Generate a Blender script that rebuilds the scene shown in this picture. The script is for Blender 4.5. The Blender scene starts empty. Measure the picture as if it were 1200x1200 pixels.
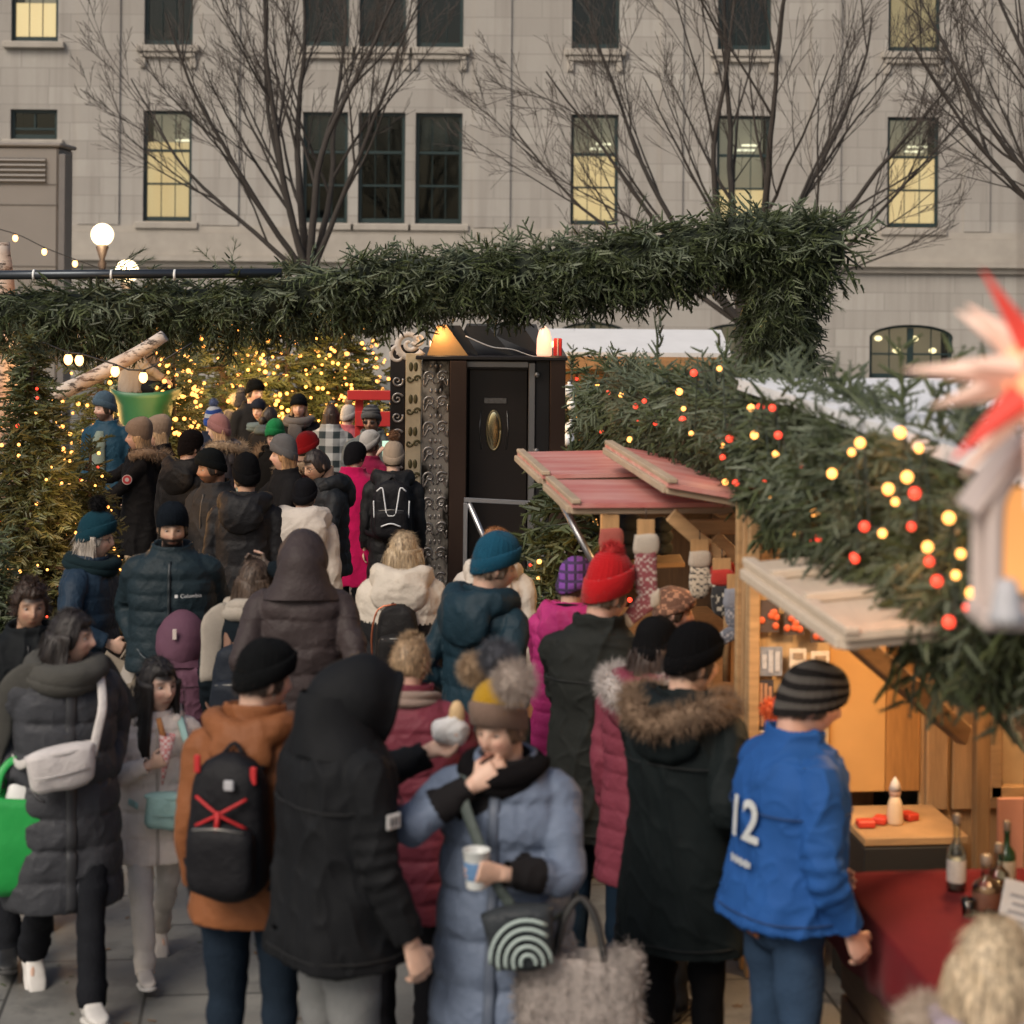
import bpy, bmesh, math, random
import numpy as np
from mathutils import Vector, Matrix

random.seed(7)
RS = np.random.RandomState(11)
scene = bpy.context.scene
COL = scene.collection
F, CZ, ROLL = 2400.0, 3.15, math.radians(0.5)   # lens in photo pixels, eye height, slight tilt of the camera
rad = math.radians
A = lambda *v: np.array(v, float)


def W(px, py, d):
    """world point seen at photo pixel (px, py) at distance d along the view axis"""
    u, v = px - 600.0, 300.0 - py
    return A((u - ROLL * v) * d / F, d, CZ + (v + ROLL * u) * d / F)


def dist_for(px, py, z):
    u, v = px - 600.0, 300.0 - py
    return (z - CZ) * F / (v + ROLL * u)


def sm(a, b, x):
    t = np.clip((np.asarray(x, float) - a) / (b - a), 0, 1)
    return t * t * (3 - 2 * t)


def fn(V, sc, seed=0):
    r = np.random.RandomState(seed)
    out = 0
    for k in range(6):
        d = r.normal(size=3)
        d /= np.linalg.norm(d)
        out = out + np.sin(V @ d * sc * (1 + .55 * k) + r.rand() * 6.28) / (1 + .35 * k)
    return out / 2.6


def unit(v):
    v = np.asarray(v, float)
    return v / (np.linalg.norm(v, axis=-1, keepdims=True) + 1e-9)


# ------------------------------------------------------------------ mesh pieces: (V, [F...], mat)
def loft(rings, cap0=True, cap1=True, mat=0):
    R = np.asarray(rings, float)
    m, n = R.shape[:2]
    V = R.reshape(-1, 3)
    i = np.arange(m - 1)[:, None] * n
    j = np.arange(n)[None, :]
    j2 = (j + 1) % n
    Q = np.stack([i + j, i + j2, i + n + j2, i + n + j], -1).reshape(-1, 4)
    Fs = [Q]
    extra = []
    if cap0:
        extra.append(R[0].mean(0))
        c = m * n + len(extra) - 1
        Fs.append(np.stack([np.full(n, c), j2[0], j[0]], -1))
    if cap1:
        extra.append(R[-1].mean(0))
        c = m * n + len(extra) - 1
        o = (m - 1) * n
        Fs.append(np.stack([np.full(n, c), o + j[0], o + j2[0]], -1))
    if extra:
        V = np.concatenate([V, np.array(extra)])
    return (V, Fs, mat)


def spline(P, step):
    """Catmull-Rom through the rows of P (any number of columns; first three are xyz)"""
    P = np.asarray(P, float)
    Q = np.concatenate([2 * P[:1] - P[1:2], P, 2 * P[-1:] - P[-2:-1]])
    out = []
    for k in range(len(P) - 1):
        p0, p1, p2, p3 = Q[k:k + 4]
        n = max(2, int(np.linalg.norm((p2 - p1)[:3]) / step + .5))
        t = (np.arange(n) / n)[:, None]
        out.append(.5 * (2 * p1 + (p2 - p0) * t + (2 * p0 - 5 * p1 + 4 * p2 - p3) * t ** 2 + (3 * p1 - p0 - 3 * p2 + p3) * t ** 3))
    out.append(P[-1:])
    return np.concatenate(out)


def frames(P, up=None):
    T = np.gradient(P, axis=0)
    T = unit(T)
    n = A(0, 0, 1) if up is None else np.asarray(up, float)
    if abs(T[0] @ n) > .95:
        n = A(0, 1, 0) if abs(T[0][1]) < .9 else A(1, 0, 0)
    N = []
    for t in T:
        n = n - t * (n @ t)
        n = n / (np.linalg.norm(n) + 1e-9)
        N.append(n)
    N = np.array(N)
    return T, N, np.cross(T, N)


def tube(P, R, n=10, cap=True, up=None, mat=0):
    P = np.asarray(P, float)
    R = np.asarray(R, float)
    if R.ndim == 0:
        R = np.full(len(P), float(R))
    if R.ndim == 1:
        R = np.stack([R, R], 1)
    T, N, B = frames(P, up)
    a = np.arange(n) / n * 2 * np.pi
    rings = P[:, None] + N[:, None] * (np.cos(a)[None, :, None] * R[:, :1, None]) + B[:, None] * (np.sin(a)[None, :, None] * R[:, 1:, None])
    return loft(rings[:, ::-1], cap, cap, mat)


def sphere(c, r, nu=20, nv=12, mat=0, R=None):
    r = np.broadcast_to(np.asarray(r, float), (3,))
    t = np.linspace(0, np.pi, nv + 1)[1:-1]
    a = np.arange(nu) / nu * 2 * np.pi
    D = np.stack([np.sin(t)[:, None] * np.cos(a), np.sin(t)[:, None] * np.sin(a), np.cos(t)[:, None] * np.ones(nu)], -1)
    D = D[::-1]
    V, Fs, _ = loft(D, True, True)
    V[-2] = (0, 0, -1)
    V[-1] = (0, 0, 1)
    V = V * r
    if R is not None:
        V = V @ np.asarray(R).T
    return (V + np.asarray(c), Fs, mat)


def lathe(prof, c=(0, 0, 0), n=20, mat=0):
    a = np.arange(n) / n * 2 * np.pi
    rings = [np.stack([r * np.cos(a), r * np.sin(a), np.full(n, z)], -1) for r, z in prof]
    V, Fs, _ = loft(rings)
    return (V + np.asarray(c, float), Fs, mat)


def box(c, s, R=None, bev=0.0, mat=0):
    hx, hy, hz = [x / 2 for x in s]
    b = min(bev, hx * .9, hy * .9, hz * .9)
    if b <= 0:
        V = A(*[(x, y, z) for x in (-hx, hx) for y in (-hy, hy) for z in (-hz, hz)])
        Q = np.array([(0, 1, 3, 2), (4, 6, 7, 5), (0, 4, 5, 1), (2, 3, 7, 6), (0, 2, 6, 4), (1, 5, 7, 3)])
        Fs = [Q]
    else:
        V, idx = [], {}
        for sx in (-1, 1):
            for sy in (-1, 1):
                for sz in (-1, 1):
                    for ax in range(3):
                        p = [sx * (hx - b), sy * (hy - b), sz * (hz - b)]
                        p[ax] = (sx * hx, sy * hy, sz * hz)[ax]
                        idx[sx, sy, sz, ax] = len(V)
                        V.append(p)
        V = np.array(V)
        Q, Tn = [], []
        for ax in range(3):
            o1, o2 = [(1, 2), (2, 0), (0, 1)][ax]
            for s0 in (-1, 1):
                q = []
                for u, v in ((-1, -1), (1, -1), (1, 1), (-1, 1)):
                    k = [0, 0, 0]
                    k[ax], k[o1], k[o2] = s0, u, v
                    q.append(idx[tuple(k) + (ax,)])
                Q.append(q if s0 > 0 else q[::-1])
            for u in (-1, 1):
                for v in (-1, 1):
                    k0, k1 = [0, 0, 0], [0, 0, 0]
                    k0[ax], k1[ax] = -1, 1
                    k0[o1] = k1[o1] = u
                    k0[o2] = k1[o2] = v
                    q = [idx[tuple(k0) + (o1,)], idx[tuple(k1) + (o1,)], idx[tuple(k1) + (o2,)], idx[tuple(k0) + (o2,)]]
                    Q.append(q if u * v < 0 else q[::-1])
        for k in [(x, y, z) for x in (-1, 1) for y in (-1, 1) for z in (-1, 1)]:
            t = [idx[k + (0,)], idx[k + (1,)], idx[k + (2,)]]
            Tn.append(t if k[0] * k[1] * k[2] > 0 else t[::-1])
        Fs = [np.array(Q), np.array(Tn)]
    if R is not None:
        V = V @ np.asarray(R, float).T
    return (V + np.asarray(c, float), Fs, mat)


def bar(p0, p1, w, h, up=(0, 0, 1), bev=0.004, mat=0):
    """square bar from p0 to p1, w across, h along 'up'"""
    p0, p1 = np.asarray(p0, float), np.asarray(p1, float)
    x = unit(p1 - p0)
    u = np.asarray(up, float)
    if abs(x @ u) > .98:
        u = A(0, 1, 0)
    y = unit(np.cross(u, x))
    z = np.cross(x, y)
    return box((p0 + p1) / 2, (np.linalg.norm(p1 - p0), w, h), np.stack([x, y, z], 1), bev, mat)


def slab(P, t, mat=0):
    """thick quad: four corners, extruded by t along its normal"""
    P = np.asarray(P, float)
    n = unit(np.cross(P[1] - P[0], P[3] - P[0])) * t
    V = np.concatenate([P, P - n])
    return (V, [np.array([(0, 1, 2, 3), (7, 6, 5, 4), (0, 4, 5, 1), (1, 5, 6, 2), (2, 6, 7, 3), (3, 7, 4, 0)])], mat)


def prism(P2, o, ex, ey, t, mat=0):
    """outline (counter-clockwise) in the plane o, ex, ey, with thickness t behind"""
    P2 = np.asarray(P2, float)
    n = len(P2)
    ex, ey = unit(ex), unit(ey)
    nz = np.cross(ex, ey)
    f = np.asarray(o) + P2[:, :1] * ex + P2[:, 1:] * ey
    V = np.concatenate([f, f - nz * t])
    i = np.arange(n)
    j = (i + 1) % n
    return (V, [np.arange(n)[None], (n + np.arange(n)[::-1])[None], np.stack([j, i, i + n, j + n], -1)], mat)


def grid(P00, P10, P01, nu, nv, mat=0):
    u = np.linspace(0, 1, nu + 1)
    v = np.linspace(0, 1, nv + 1)
    V = (np.asarray(P00) + u[None, :, None] * (np.asarray(P10) - P00) + v[:, None, None] * (np.asarray(P01) - P00)).reshape(-1, 3)
    i = np.arange(nv)[:, None] * (nu + 1) + np.arange(nu)[None]
    return (V, [np.stack([i, i + 1, i + nu + 2, i + nu + 1], -1).reshape(-1, 4)], mat)


def xf(ch, f):
    return (f(ch[0]), ch[1], ch[2])


# ------------------------------------------------------------------ linking
LOC = {}


def mesh(name, chunks, mats, smooth=True):
    me = bpy.data.meshes.new(name)
    Vs, lv, ls, mi, off, lo = [], [], [], [], 0, 0
    for V, Fs, m in chunks:
        Vs.append(V)
        for f in Fs:
            f = np.asarray(f)
            if f.size == 0:
                continue
            k = f.shape[1]
            lv.append((f + off).ravel())
            ls.append(lo + np.arange(len(f)) * k)
            mi.append(np.broadcast_to(np.asarray(m), (len(f),)))
            lo += f.size
        off += len(V)
    V = np.concatenate(Vs)
    lv, ls, mi = np.concatenate(lv), np.concatenate(ls), np.concatenate(mi)
    me.vertices.add(len(V))
    me.vertices.foreach_set('co', V.astype(np.float32).ravel())
    me.loops.add(len(lv))
    me.loops.foreach_set('vertex_index', lv.astype(np.int32))
    me.polygons.add(len(ls))
    me.polygons.foreach_set('loop_start', ls.astype(np.int32))
    me.polygons.foreach_set('material_index', mi.astype(np.int32))
    me.polygons.foreach_set('use_smooth', np.full(len(ls), bool(smooth)))
    for m in mats if isinstance(mats, (list, tuple)) else [mats]:
        me.materials.append(m)
    me.update(calc_edges=True)
    return me


def link(name, me, loc, parent=None):
    o = bpy.data.objects.new(name, me)
    COL.objects.link(o)
    if parent is not None:
        o.parent = parent
        LOC[o.name] = LOC[parent.name]
    else:
        o.location = loc
        LOC[o.name] = np.asarray(loc, float)
    return o


def tag(o, label=None, cat=None, group=None, kind=None):
    for k, v in (('label', label), ('category', cat), ('group', group), ('kind', kind)):
        if v:
            o[k] = v
    return o


def thing(name, label, cat, loc, group=None):
    o = link(name, None, np.asarray(loc, float))
    o.empty_display_size = .1
    return tag(o, label, cat, group)


def part(name, chunks, mats, parent, smooth=False, label=None, kind=None):
    if isinstance(chunks, tuple):
        chunks = [chunks]
    L = LOC[parent.name]
    me = mesh(name, [(V - L, f, m) for V, f, m in chunks], mats, smooth)
    return tag(link(name, me, None, parent), label, kind=kind)


def solo(name, chunks, mats, label=None, cat=None, group=None, smooth=False, kind=None):
    if isinstance(chunks, tuple):
        chunks = [chunks]
    V = np.concatenate([c[0] for c in chunks])
    L = (V.min(0) + V.max(0)) / 2
    L[2] = V[:, 2].min()
    me = mesh(name, [(v - L, f, m) for v, f, m in chunks], mats, smooth)
    return tag(link(name, me, L), label, cat, group, kind)


def dup(o, loc=None, rotz=0.0, scale=1.0, label=None, parent=None):
    c = o.copy()
    COL.objects.link(c)
    if parent is not None:
        c.parent = parent
    else:
        c.location = loc
        c.rotation_euler = (0, 0, rotz)
        c.scale = (scale,) * 3
        LOC[c.name] = np.asarray(loc, float)
    if label:
        c['label'] = label
    for ch in o.children:
        dup(ch, parent=c)
    return c


# ------------------------------------------------------------------ materials
MATS = {}


class NT:
    def __init__(s, name):
        s.m = bpy.data.materials.new(name)
        s.m.use_nodes = True
        s.t = s.m.node_tree
        s.bsdf = s.t.nodes['Principled BSDF']
        s.out = s.t.nodes['Material Output']

    def n(s, ty, **k):
        nd = s.t.nodes.new(ty)
        for a, v in k.items():
            if a.startswith('i_'):
                nd.inputs[a[2:].replace('_', ' ')].default_value = v
            else:
                setattr(nd, a, v)
        return nd

    def l(s, a, b):
        s.t.links.new(a, b)

    def coord(s, kind='Object', scale=None, rot=None):
        o = s.n('ShaderNodeTexCoord').outputs[kind]
        if scale is not None or rot is not None:
            mp = s.n('ShaderNodeMapping')
            if scale is not None:
                mp.inputs['Scale'].default_value = scale
            if rot is not None:
                mp.inputs['Rotation'].default_value = rot
            s.l(o, mp.inputs[0])
            o = mp.outputs[0]
        return o

    def noise(s, co, scale, detail=4, rough=.55):
        nd = s.n('ShaderNodeTexNoise')
        nd.inputs['Scale'].default_value = scale
        nd.inputs['Detail'].default_value = detail
        nd.inputs['Roughness'].default_value = rough
        s.l(co, nd.inputs['Vector'])
        return nd.outputs['Fac']

    def mix(s, fac, a, b, mode='MIX'):
        nd = s.n('ShaderNodeMix', data_type='RGBA', blend_type=mode)
        for sock, v in ((nd.inputs[0], fac), (nd.inputs[6], a), (nd.inputs[7], b)):
            if hasattr(v, 'links'):
                s.l(v, sock)
            elif isinstance(v, (int, float)):
                sock.default_value = v
            else:
                sock.default_value = tuple(v)[:3] + (1,)
        return nd.outputs[2]

    def math(s, op, a, b=0.0):
        nd = s.n('ShaderNodeMath', operation=op)
        for sock, v in ((nd.inputs[0], a), (nd.inputs[1], b)):
            if hasattr(v, 'links'):
                s.l(v, sock)
            else:
                sock.default_value = v
        return nd.outputs[0]

    def ramp(s, fac, stops):
        nd = s.n('ShaderNodeValToRGB')
        e = nd.color_ramp.elements
        while len(e) < len(stops):
            e.new(.5)
        for k, (p, c) in enumerate(stops):
            e[k].position = p
            e[k].color = (c if hasattr(c, '__len__') else (c, c, c)) + (1,) if not hasattr(c, '__len__') or len(c) == 3 else c
        s.l(fac, nd.inputs[0])
        return nd.outputs[0]

    def bump(s, h, strength=.3, dist=.01, prev=None):
        nd = s.n('ShaderNodeBump')
        nd.inputs['Strength'].default_value = strength
        nd.inputs['Distance'].default_value = dist
        s.l(h, nd.inputs['Height'])
        if prev is not None:
            s.l(prev, nd.inputs['Normal'])
        return nd.outputs[0]

    def done(s, color=None, normal=None, **k):
        if color is not None:
            if hasattr(color, 'links'):
                s.l(color, s.bsdf.inputs['Base Color'])
            else:
                s.bsdf.inputs['Base Color'].default_value = tuple(color)[:3] + (1,)
        if normal is not None:
            s.l(normal, s.bsdf.inputs['Normal'])
        for a, v in k.items():
            nm = a.replace('_', ' ')
            if hasattr(v, 'links'):
                s.l(v, s.bsdf.inputs[nm])
            else:
                s.bsdf.inputs[nm].default_value = v
        return s.m


def mat(name, col, rough=.6, var=.15, vs=6.0, bump=0.0, bs=60.0, metal=0.0, spec=.5, sheen=0.0, stretch=None, trans=0.0):
    key = (name, tuple(col), rough, bump, metal)
    if key in MATS:
        return MATS[key]
    t = NT(name)
    co = t.coord(scale=stretch)
    n = t.noise(co, vs, 5)
    c = t.mix(n, [x * (1 - var) for x in col], [min(1, x * (1 + var)) for x in col])
    nm = None
    if bump:
        nm = t.bump(t.noise(co, bs, 3), bump, .01)
    m = t.done(c, nm, Roughness=rough, Metallic=metal, Specular_IOR_Level=spec, Sheen_Weight=sheen, Transmission_Weight=trans)
    MATS[key] = m
    return m


def emat(name, col, strength, base=None):
    key = (name, tuple(col), strength)
    if key in MATS:
        return MATS[key]
    t = NT(name)
    m = t.done(base or col, Roughness=.4, Emission_Color=tuple(col) + (1,), Emission_Strength=strength)
    m.cycles.emission_sampling = 'NONE'
    MATS[key] = m
    return m


def nylon(col, rough=.55):
    key = ('nylon', tuple(col), rough)
    if key not in MATS:
        t = NT('quilted_nylon')
        co = t.coord()
        big = t.noise(co, 9, 6, .6)
        fine = t.noise(co, 70, 3)
        c = t.mix(big, [x * .8 for x in col], [x * 1.2 for x in col])
        b = t.bump(big, .55, .03)
        b = t.bump(fine, .12, .004, b)
        MATS[key] = t.done(c, b, Roughness=rough, Specular_IOR_Level=.16)
    return MATS[key]


def wool(col, rib=0, sc=1.0):
    key = ('wool', tuple(col), rib)
    if key not in MATS:
        t = NT('knitted_wool' if rib else 'wool_cloth')
        co = t.coord()
        fine = t.noise(co, 160, 3)
        big = t.noise(co, 14, 4)
        c = t.mix(big, [x * .8 for x in col], [x * 1.15 for x in col])
        c = t.mix(t.math('MULTIPLY', fine, .55), c, [x * .45 for x in col])
        b = t.bump(fine, .35, .006)
        if rib:
            w = t.n('ShaderNodeTexWave', bands_direction='Z')
            w.inputs['Scale'].default_value = rib
            w.inputs['Distortion'].default_value = 1.5
            w.inputs['Detail Scale'].default_value = 4
            t.l(co, w.inputs['Vector'])
            b = t.bump(w.outputs['Fac'], .5, .006, b)
        MATS[key] = t.done(c, b, Roughness=.95, Specular_IOR_Level=.06, Sheen_Weight=min(.15, .3 * max(col)))
    return MATS[key]


def furmat(col, tip=None):
    key = ('fur', tuple(col))
    if key not in MATS:
        t = NT('fur')
        n = t.noise(t.coord(), 45, 3)
        c = t.mix(n, [x * .55 for x in col], tip or [min(1, x * 1.35) for x in col])
        MATS[key] = t.done(c, Roughness=.9, Specular_IOR_Level=.15)
    return MATS[key]


def hairmat(col):
    key = ('hair', tuple(col))
    if key not in MATS:
        t = NT('hair')
        co = t.coord(scale=(1, 1, .12))
        n = t.noise(co, 120, 4)
        c = t.mix(t.ramp(n, [(.35, 0.), (.65, 1.)]), [x * .5 for x in col], [min(1, x * 1.45) for x in col])
        MATS[key] = t.done(c, t.bump(n, .5, .006), Roughness=.5, Specular_IOR_Level=.4)
    return MATS[key]


def woodmat(name, col, along=(1, 1, .08), rough=.7, sc=30, var=.35):
    key = ('wood', name, tuple(col), along)
    if key not in MATS:
        t = NT(name)
        co = t.coord(scale=along)
        n = t.noise(co, sc, 6, .65)
        k = t.noise(t.coord(), 3.0, 3)
        c = t.mix(t.ramp(n, [(.3, 0.), (.7, 1.)]), [x * (1 - var) for x in col], [min(1, x * (1 + var * .6)) for x in col])
        c = t.mix(t.math('MULTIPLY', k, .5), c, [x * .6 for x in col])
        MATS[key] = t.done(c, t.bump(n, .25, .006), Roughness=rough, Specular_IOR_Level=.3)
    return MATS[key]


def glassmat(name, tint=(1, 1, 1), refl=1.0):
    """thin pane: see-through, mirror-like at glancing angles"""
    key = ('glass', name)
    if key not in MATS:
        t = NT(name)
        fr = t.n('ShaderNodeFresnel')
        fr.inputs['IOR'].default_value = 1.5
        tr = t.n('ShaderNodeBsdfTransparent')
        tr.inputs[0].default_value = tuple(tint) + (1,)
        gl = t.n('ShaderNodeBsdfGlossy')
        gl.inputs['Roughness'].default_value = .03
        mx = t.n('ShaderNodeMixShader')
        t.l(t.math('MULTIPLY', fr.outputs[0], refl), mx.inputs[0])
        t.l(tr.outputs[0], mx.inputs[1])
        t.l(gl.outputs[0], mx.inputs[2])
        t.l(mx.outputs[0], t.out.inputs[0])
        MATS[key] = t.m
    return MATS[key]


# ------------------------------------------------------------------ fur, sprigs
def hairs(base, nrm, L, w, jitter=.35, seed=0, droop=0.0):
    """one thin triangle per root"""
    r = np.random.RandomState(seed)
    n = len(base)
    d = unit(nrm + r.normal(size=(n, 3)) * jitter)
    d[:, 2] -= droop
    t = unit(np.cross(d, r.normal(size=(n, 3))))
    ln = (L * (.6 + .6 * r.rand(n)))[:, None]
    V = np.stack([base - t * w / 2, base + t * w / 2, base + d * ln], 1).reshape(-1, 3)
    return (V, [np.arange(3 * n).reshape(-1, 3)], 0)


def furball(c, r, n, L, w, seed=0):
    q = np.random.RandomState(seed)
    n, w = int(n * 2.2), w * .6
    d = unit(q.normal(size=(n, 3)))
    s = sphere(c, r, 14, 9)
    cl = np.stack([fn(d, 9, seed), fn(d, 9, seed + 1), fn(d, 9, seed + 2)], 1)
    return [s, hairs(np.asarray(c) + d * r * .96, unit(d + cl * .45 + A(0, 0, -.15)), L, w, .22, seed)]


def furtube(P, r, n, L, w, seed=0):
    q = np.random.RandomState(seed)
    P = np.asarray(P, float)
    n = int(n * 1.6)
    T, N, B = frames(P)
    i = q.randint(0, len(P) - 1, n)
    f = q.rand(n)[:, None]
    a = q.rand(n)[:, None] * 6.283
    c = P[i] * (1 - f) + P[i + 1] * f
    d = N[i] * np.cos(a) + B[i] * np.sin(a)
    cl = np.stack([fn(c + d * r, 70, seed), fn(c + d * r, 70, seed + 1), fn(c + d * r, 70, seed + 2)], 1)
    return [tube(P, r, 10), hairs(c + d * r * .95, unit(d + cl * .6 + A(0, 0, -.2)), L, w * .7, .3, seed)]


def sprig(seed, L=.32, side=6, nl=.027, nw=.0062, step=.0135, pine=False):
    r = np.random.RandomState(seed)
    tw = [(A(0, 0, 0), A(1, 0, .0), L)]
    for k in range(side):
        t = .18 + .68 * k / max(1, side - 1)
        a = (1 if k % 2 else -1) * rad(r.uniform(38, 58))
        tw.append((A(t * L, 0, .01 * r.normal()), unit(A(math.cos(a), math.sin(a), r.uniform(-.18, .12))), L * r.uniform(.34, .5) * (1.1 - .55 * t)))
    tri = []
    for o, d, ln in tw:
        sd = unit(np.cross(A(0, 0, 1), d))
        upv = np.cross(d, sd)
        bend = r.uniform(-.5, .2)
        P = lambda q: o + d * q - upv * (-bend) * q * q / ln * .5
        tp = tube([P(0), P(ln * .5), P(ln)], [nw * 1.5, nw * 1.3, nw * .5] if not pine else [.004, .003, .002], 4, False)
        tri += [q for qd in tp[1][0] for q in (tp[0][qd[0]], tp[0][qd[1]], tp[0][qd[2]], tp[0][qd[0]], tp[0][qd[2]], tp[0][qd[3]])]
        m = max(4, int(ln / step))
        for k in range(m):
            q0 = ln * (k + r.rand()) / m
            if pine and q0 < ln * .45:
                continue
            p = P(q0)
            for ang in (r.uniform(-20, 25), r.uniform(155, 200), r.uniform(40, 140), r.uniform(220, 320)):
                s = math.cos(rad(ang)) * sd + math.sin(rad(ang)) * upv
                dd = unit(d * (r.uniform(.75, 1.2) if not pine else r.uniform(1.0, 2.2)) + s)
                l = nl * r.uniform(.75, 1.15) * (1 - .35 * q0 / ln)
                wv = d * nw * .5 if not pine else unit(np.cross(dd, s) + .01) * nw * .5
                tri += [p - wv, p + wv, p + dd * l]
    return np.array(tri)


SPR = [sprig(k) for k in range(5)]
SPR_C = [sprig(20 + k, nl=.036, nw=.009, step=.024) for k in range(5)]
PINE = [sprig(40 + k, L=.30, side=4, nl=.095, nw=.003, step=.012, pine=True) for k in range(3)]


def scatter(tpls, P, D, S, nm=3, seed=0, upb=1.0, mats=None):
    """copies of needle sprigs as one triangle soup; one of nm materials per sprig"""
    r = np.random.RandomState(seed)
    P, D = np.asarray(P, float), unit(D)
    n = len(P)
    S = np.broadcast_to(np.asarray(S, float), (n,))
    up = unit(A(0, 0, upb) + r.normal(size=(n, 3)) * .55)
    Y = unit(np.cross(up, D))
    Z = np.cross(D, Y)
    pick = r.randint(0, len(tpls), n)
    mm = r.randint(0, nm, n) if mats is None else mats
    out = []
    for k, T in enumerate(tpls):
        for m in range(nm):
            ix = np.where((pick == k) & (mm == m))[0]
            if len(ix) == 0:
                continue
            V = P[ix][:, None] + S[ix][:, None, None] * (T[None, :, :1] * D[ix][:, None] + T[None, :, 1:2] * Y[ix][:, None] + T[None, :, 2:] * Z[ix][:, None])
            V = V.reshape(-1, 3)
            out.append((V, [np.arange(len(V)).reshape(-1, 3)], m))
    return out


def bulbs(P, r, n=6):
    P = np.asarray(P, float)
    V0, F0, _ = sphere((0, 0, 0), 1, n, max(4, n - 1))
    rr = np.broadcast_to(np.asarray(r, float), (len(P),))
    V = (P[:, None] + V0[None] * rr[:, None, None]).reshape(-1, 3)
    off = (np.arange(len(P)) * len(V0))[:, None, None]
    return (V, [(f[None] + off).reshape(-1, f.shape[1]) for f in F0], 0)


def text_chunks(txt, size, bold=False):
    """flat lettering: triangles in x (reading direction), y (up), centred"""
    cu = bpy.data.curves.new('lettering', 'FONT')
    cu.body = txt
    cu.size = size
    cu.align_x = 'CENTER'
    cu.align_y = 'CENTER'
    if bold:
        cu.offset = size * .02
    o = bpy.data.objects.new('lettering', cu)
    COL.objects.link(o)
    dg = bpy.context.evaluated_depsgraph_get()
    me = bpy.data.meshes.new_from_object(o.evaluated_get(dg))
    bm = bmesh.new()
    bm.from_mesh(me)
    bmesh.ops.triangulate(bm, faces=bm.faces)
    bmesh.ops.subdivide_edges(bm, edges=bm.edges, cuts=2, use_grid_fill=True)
    bmesh.ops.triangulate(bm, faces=bm.faces)
    bm.verts.ensure_lookup_table()
    V = np.array([v.co[:] for v in bm.verts])
    Fc = np.array([[v.index for v in f.verts] for f in bm.faces])
    bm.free()
    bpy.data.meshes.remove(me)
    bpy.data.objects.remove(o)
    bpy.data.curves.remove(cu)
    return V, Fc


def lamp(name, loc, power, col=(1, .55, .2), r=.05, label=None, parent=None):
    li = bpy.data.lights.new(name, 'POINT')
    li.energy = power
    li.color = col
    li.shadow_soft_size = r
    o = bpy.data.objects.new(name, li)
    COL.objects.link(o)
    o.location = loc
    return o
# ================================================================== people
SKIN = {'light': (.56, .36, .27), 'pink': (.58, .34, .26), 'tan': (.40, .24, .16), 'olive': (.46, .29, .2), 'brown': (.23, .125, .08)}


def skinmat():
    if 'skin' not in MATS:
        t = NT('skin')
        at = t.n('ShaderNodeAttribute', attribute_name='Col')
        MATS['skin'] = t.done(at.outputs['Color'], t.bump(t.noise(t.coord(), 220, 2), .08, .003), Roughness=.5, Subsurface_Weight=.08, Subsurface_Radius=(.01, .004, .002))
    return MATS['skin']


def head_chunk(jaw=1.0, nose=1.0):
    V, Fs, _ = sphere((0, 0, 0), 1, 52, 38)
    x, y, z = V[:, 0] * .076, V[:, 1] * .097, V[:, 2] * .118
    low = np.clip(-z / .118, 0, 1)
    x = x * (1 - .26 * low ** 1.6 * jaw)
    y = np.where(y > 0, y * (1 - .5 * sm(.15, .95, low)), y * (1 - .04 * low))
    f = (V[:, 1] < .1)
    g = lambda cx, cz, wx, wz: np.exp(-((np.abs(x) - cx) / wx) ** 2 - ((z - cz) / wz) ** 2)
    dy = -.021 * nose * g(0, -.022, .0115, .017) - .014 * nose * g(0, -.004, .009, .022) - .008 * g(0, .014, .009, .02)
    dy += .012 * g(.031, .010, .016, .012) - .006 * g(.03, .034, .022, .009) - .005 * g(.036, -.022, .018, .018)
    dy += -.008 * g(0, -.058, .019, .010) + .004 * g(0, -.082, .022, .008) - .010 * g(0, -.104, .022, .014)
    y = y + np.where(f, dy, 0)
    head = (np.stack([x, y, z], 1), Fs, 0)
    ears = [sphere((s * .077, .012, -.004), (.008, .02, .031), 12, 8, R=Matrix.Rotation(s * .3, 3, 'Z')) for s in (-1, 1)]
    return [head] + ears


def hand_chunks(wr, d, pn, sx, curl=.5, thumb=.5):
    """palm and five fingers; d along the forearm, pn the way the palm faces"""
    d, pn = unit(d), unit(pn - d * (pn @ unit(d)))
    wd = np.cross(pn, d)            # across the palm
    if wd @ A(0, 0, 0) == 0:
        pass
    out = []
    P = [wr - d * .02, wr + d * .02, wr + d * .055, wr + d * .09]
    out.append(tube(P, [(.020, .026), (.017, .034), (.016, .042), (.014, .040)], 12, up=pn))
    for k, (off, ln) in enumerate(((-.031, .9), (-.0105, 1.02), (.0105, .96), (.030, .76))):
        p = wr + d * (.084 - abs(off) * .2) + wd * off
        a = 0.0
        pts, rr = [p - d * .02], [.0085]
        for j, sl in enumerate((.044, .028, .022)):
            a += curl * (.75 if j == 0 else .95) + .03 * k
            pts.append(pts[-1] + (d * math.cos(a) + pn * math.sin(a)) * sl * ln + (d * .02 if j == 0 else 0))
            rr.append(.0088 - .0008 * j)
        out.append(tube(pts, rr, 8))
    side = -1
    p = wr + d * .025 + wd * side * .032
    q = [p - wd * side * .012, p + unit(d * .8 + wd * side * .8 + pn * .3) * .035, p + unit(d * .8 + wd * side * .8 + pn * .3) * .035 + unit(d + pn * thumb + wd * side * .1) * .03,
         p + unit(d * .8 + wd * side * .8 + pn * .3) * .035 + unit(d + pn * thumb + wd * side * .1) * .03 + unit(d + pn * (thumb + .6) - wd * side * .2) * .024]
    out.append(tube(q, [.013, .0105, .0095, .008], 8))
    return out


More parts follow.
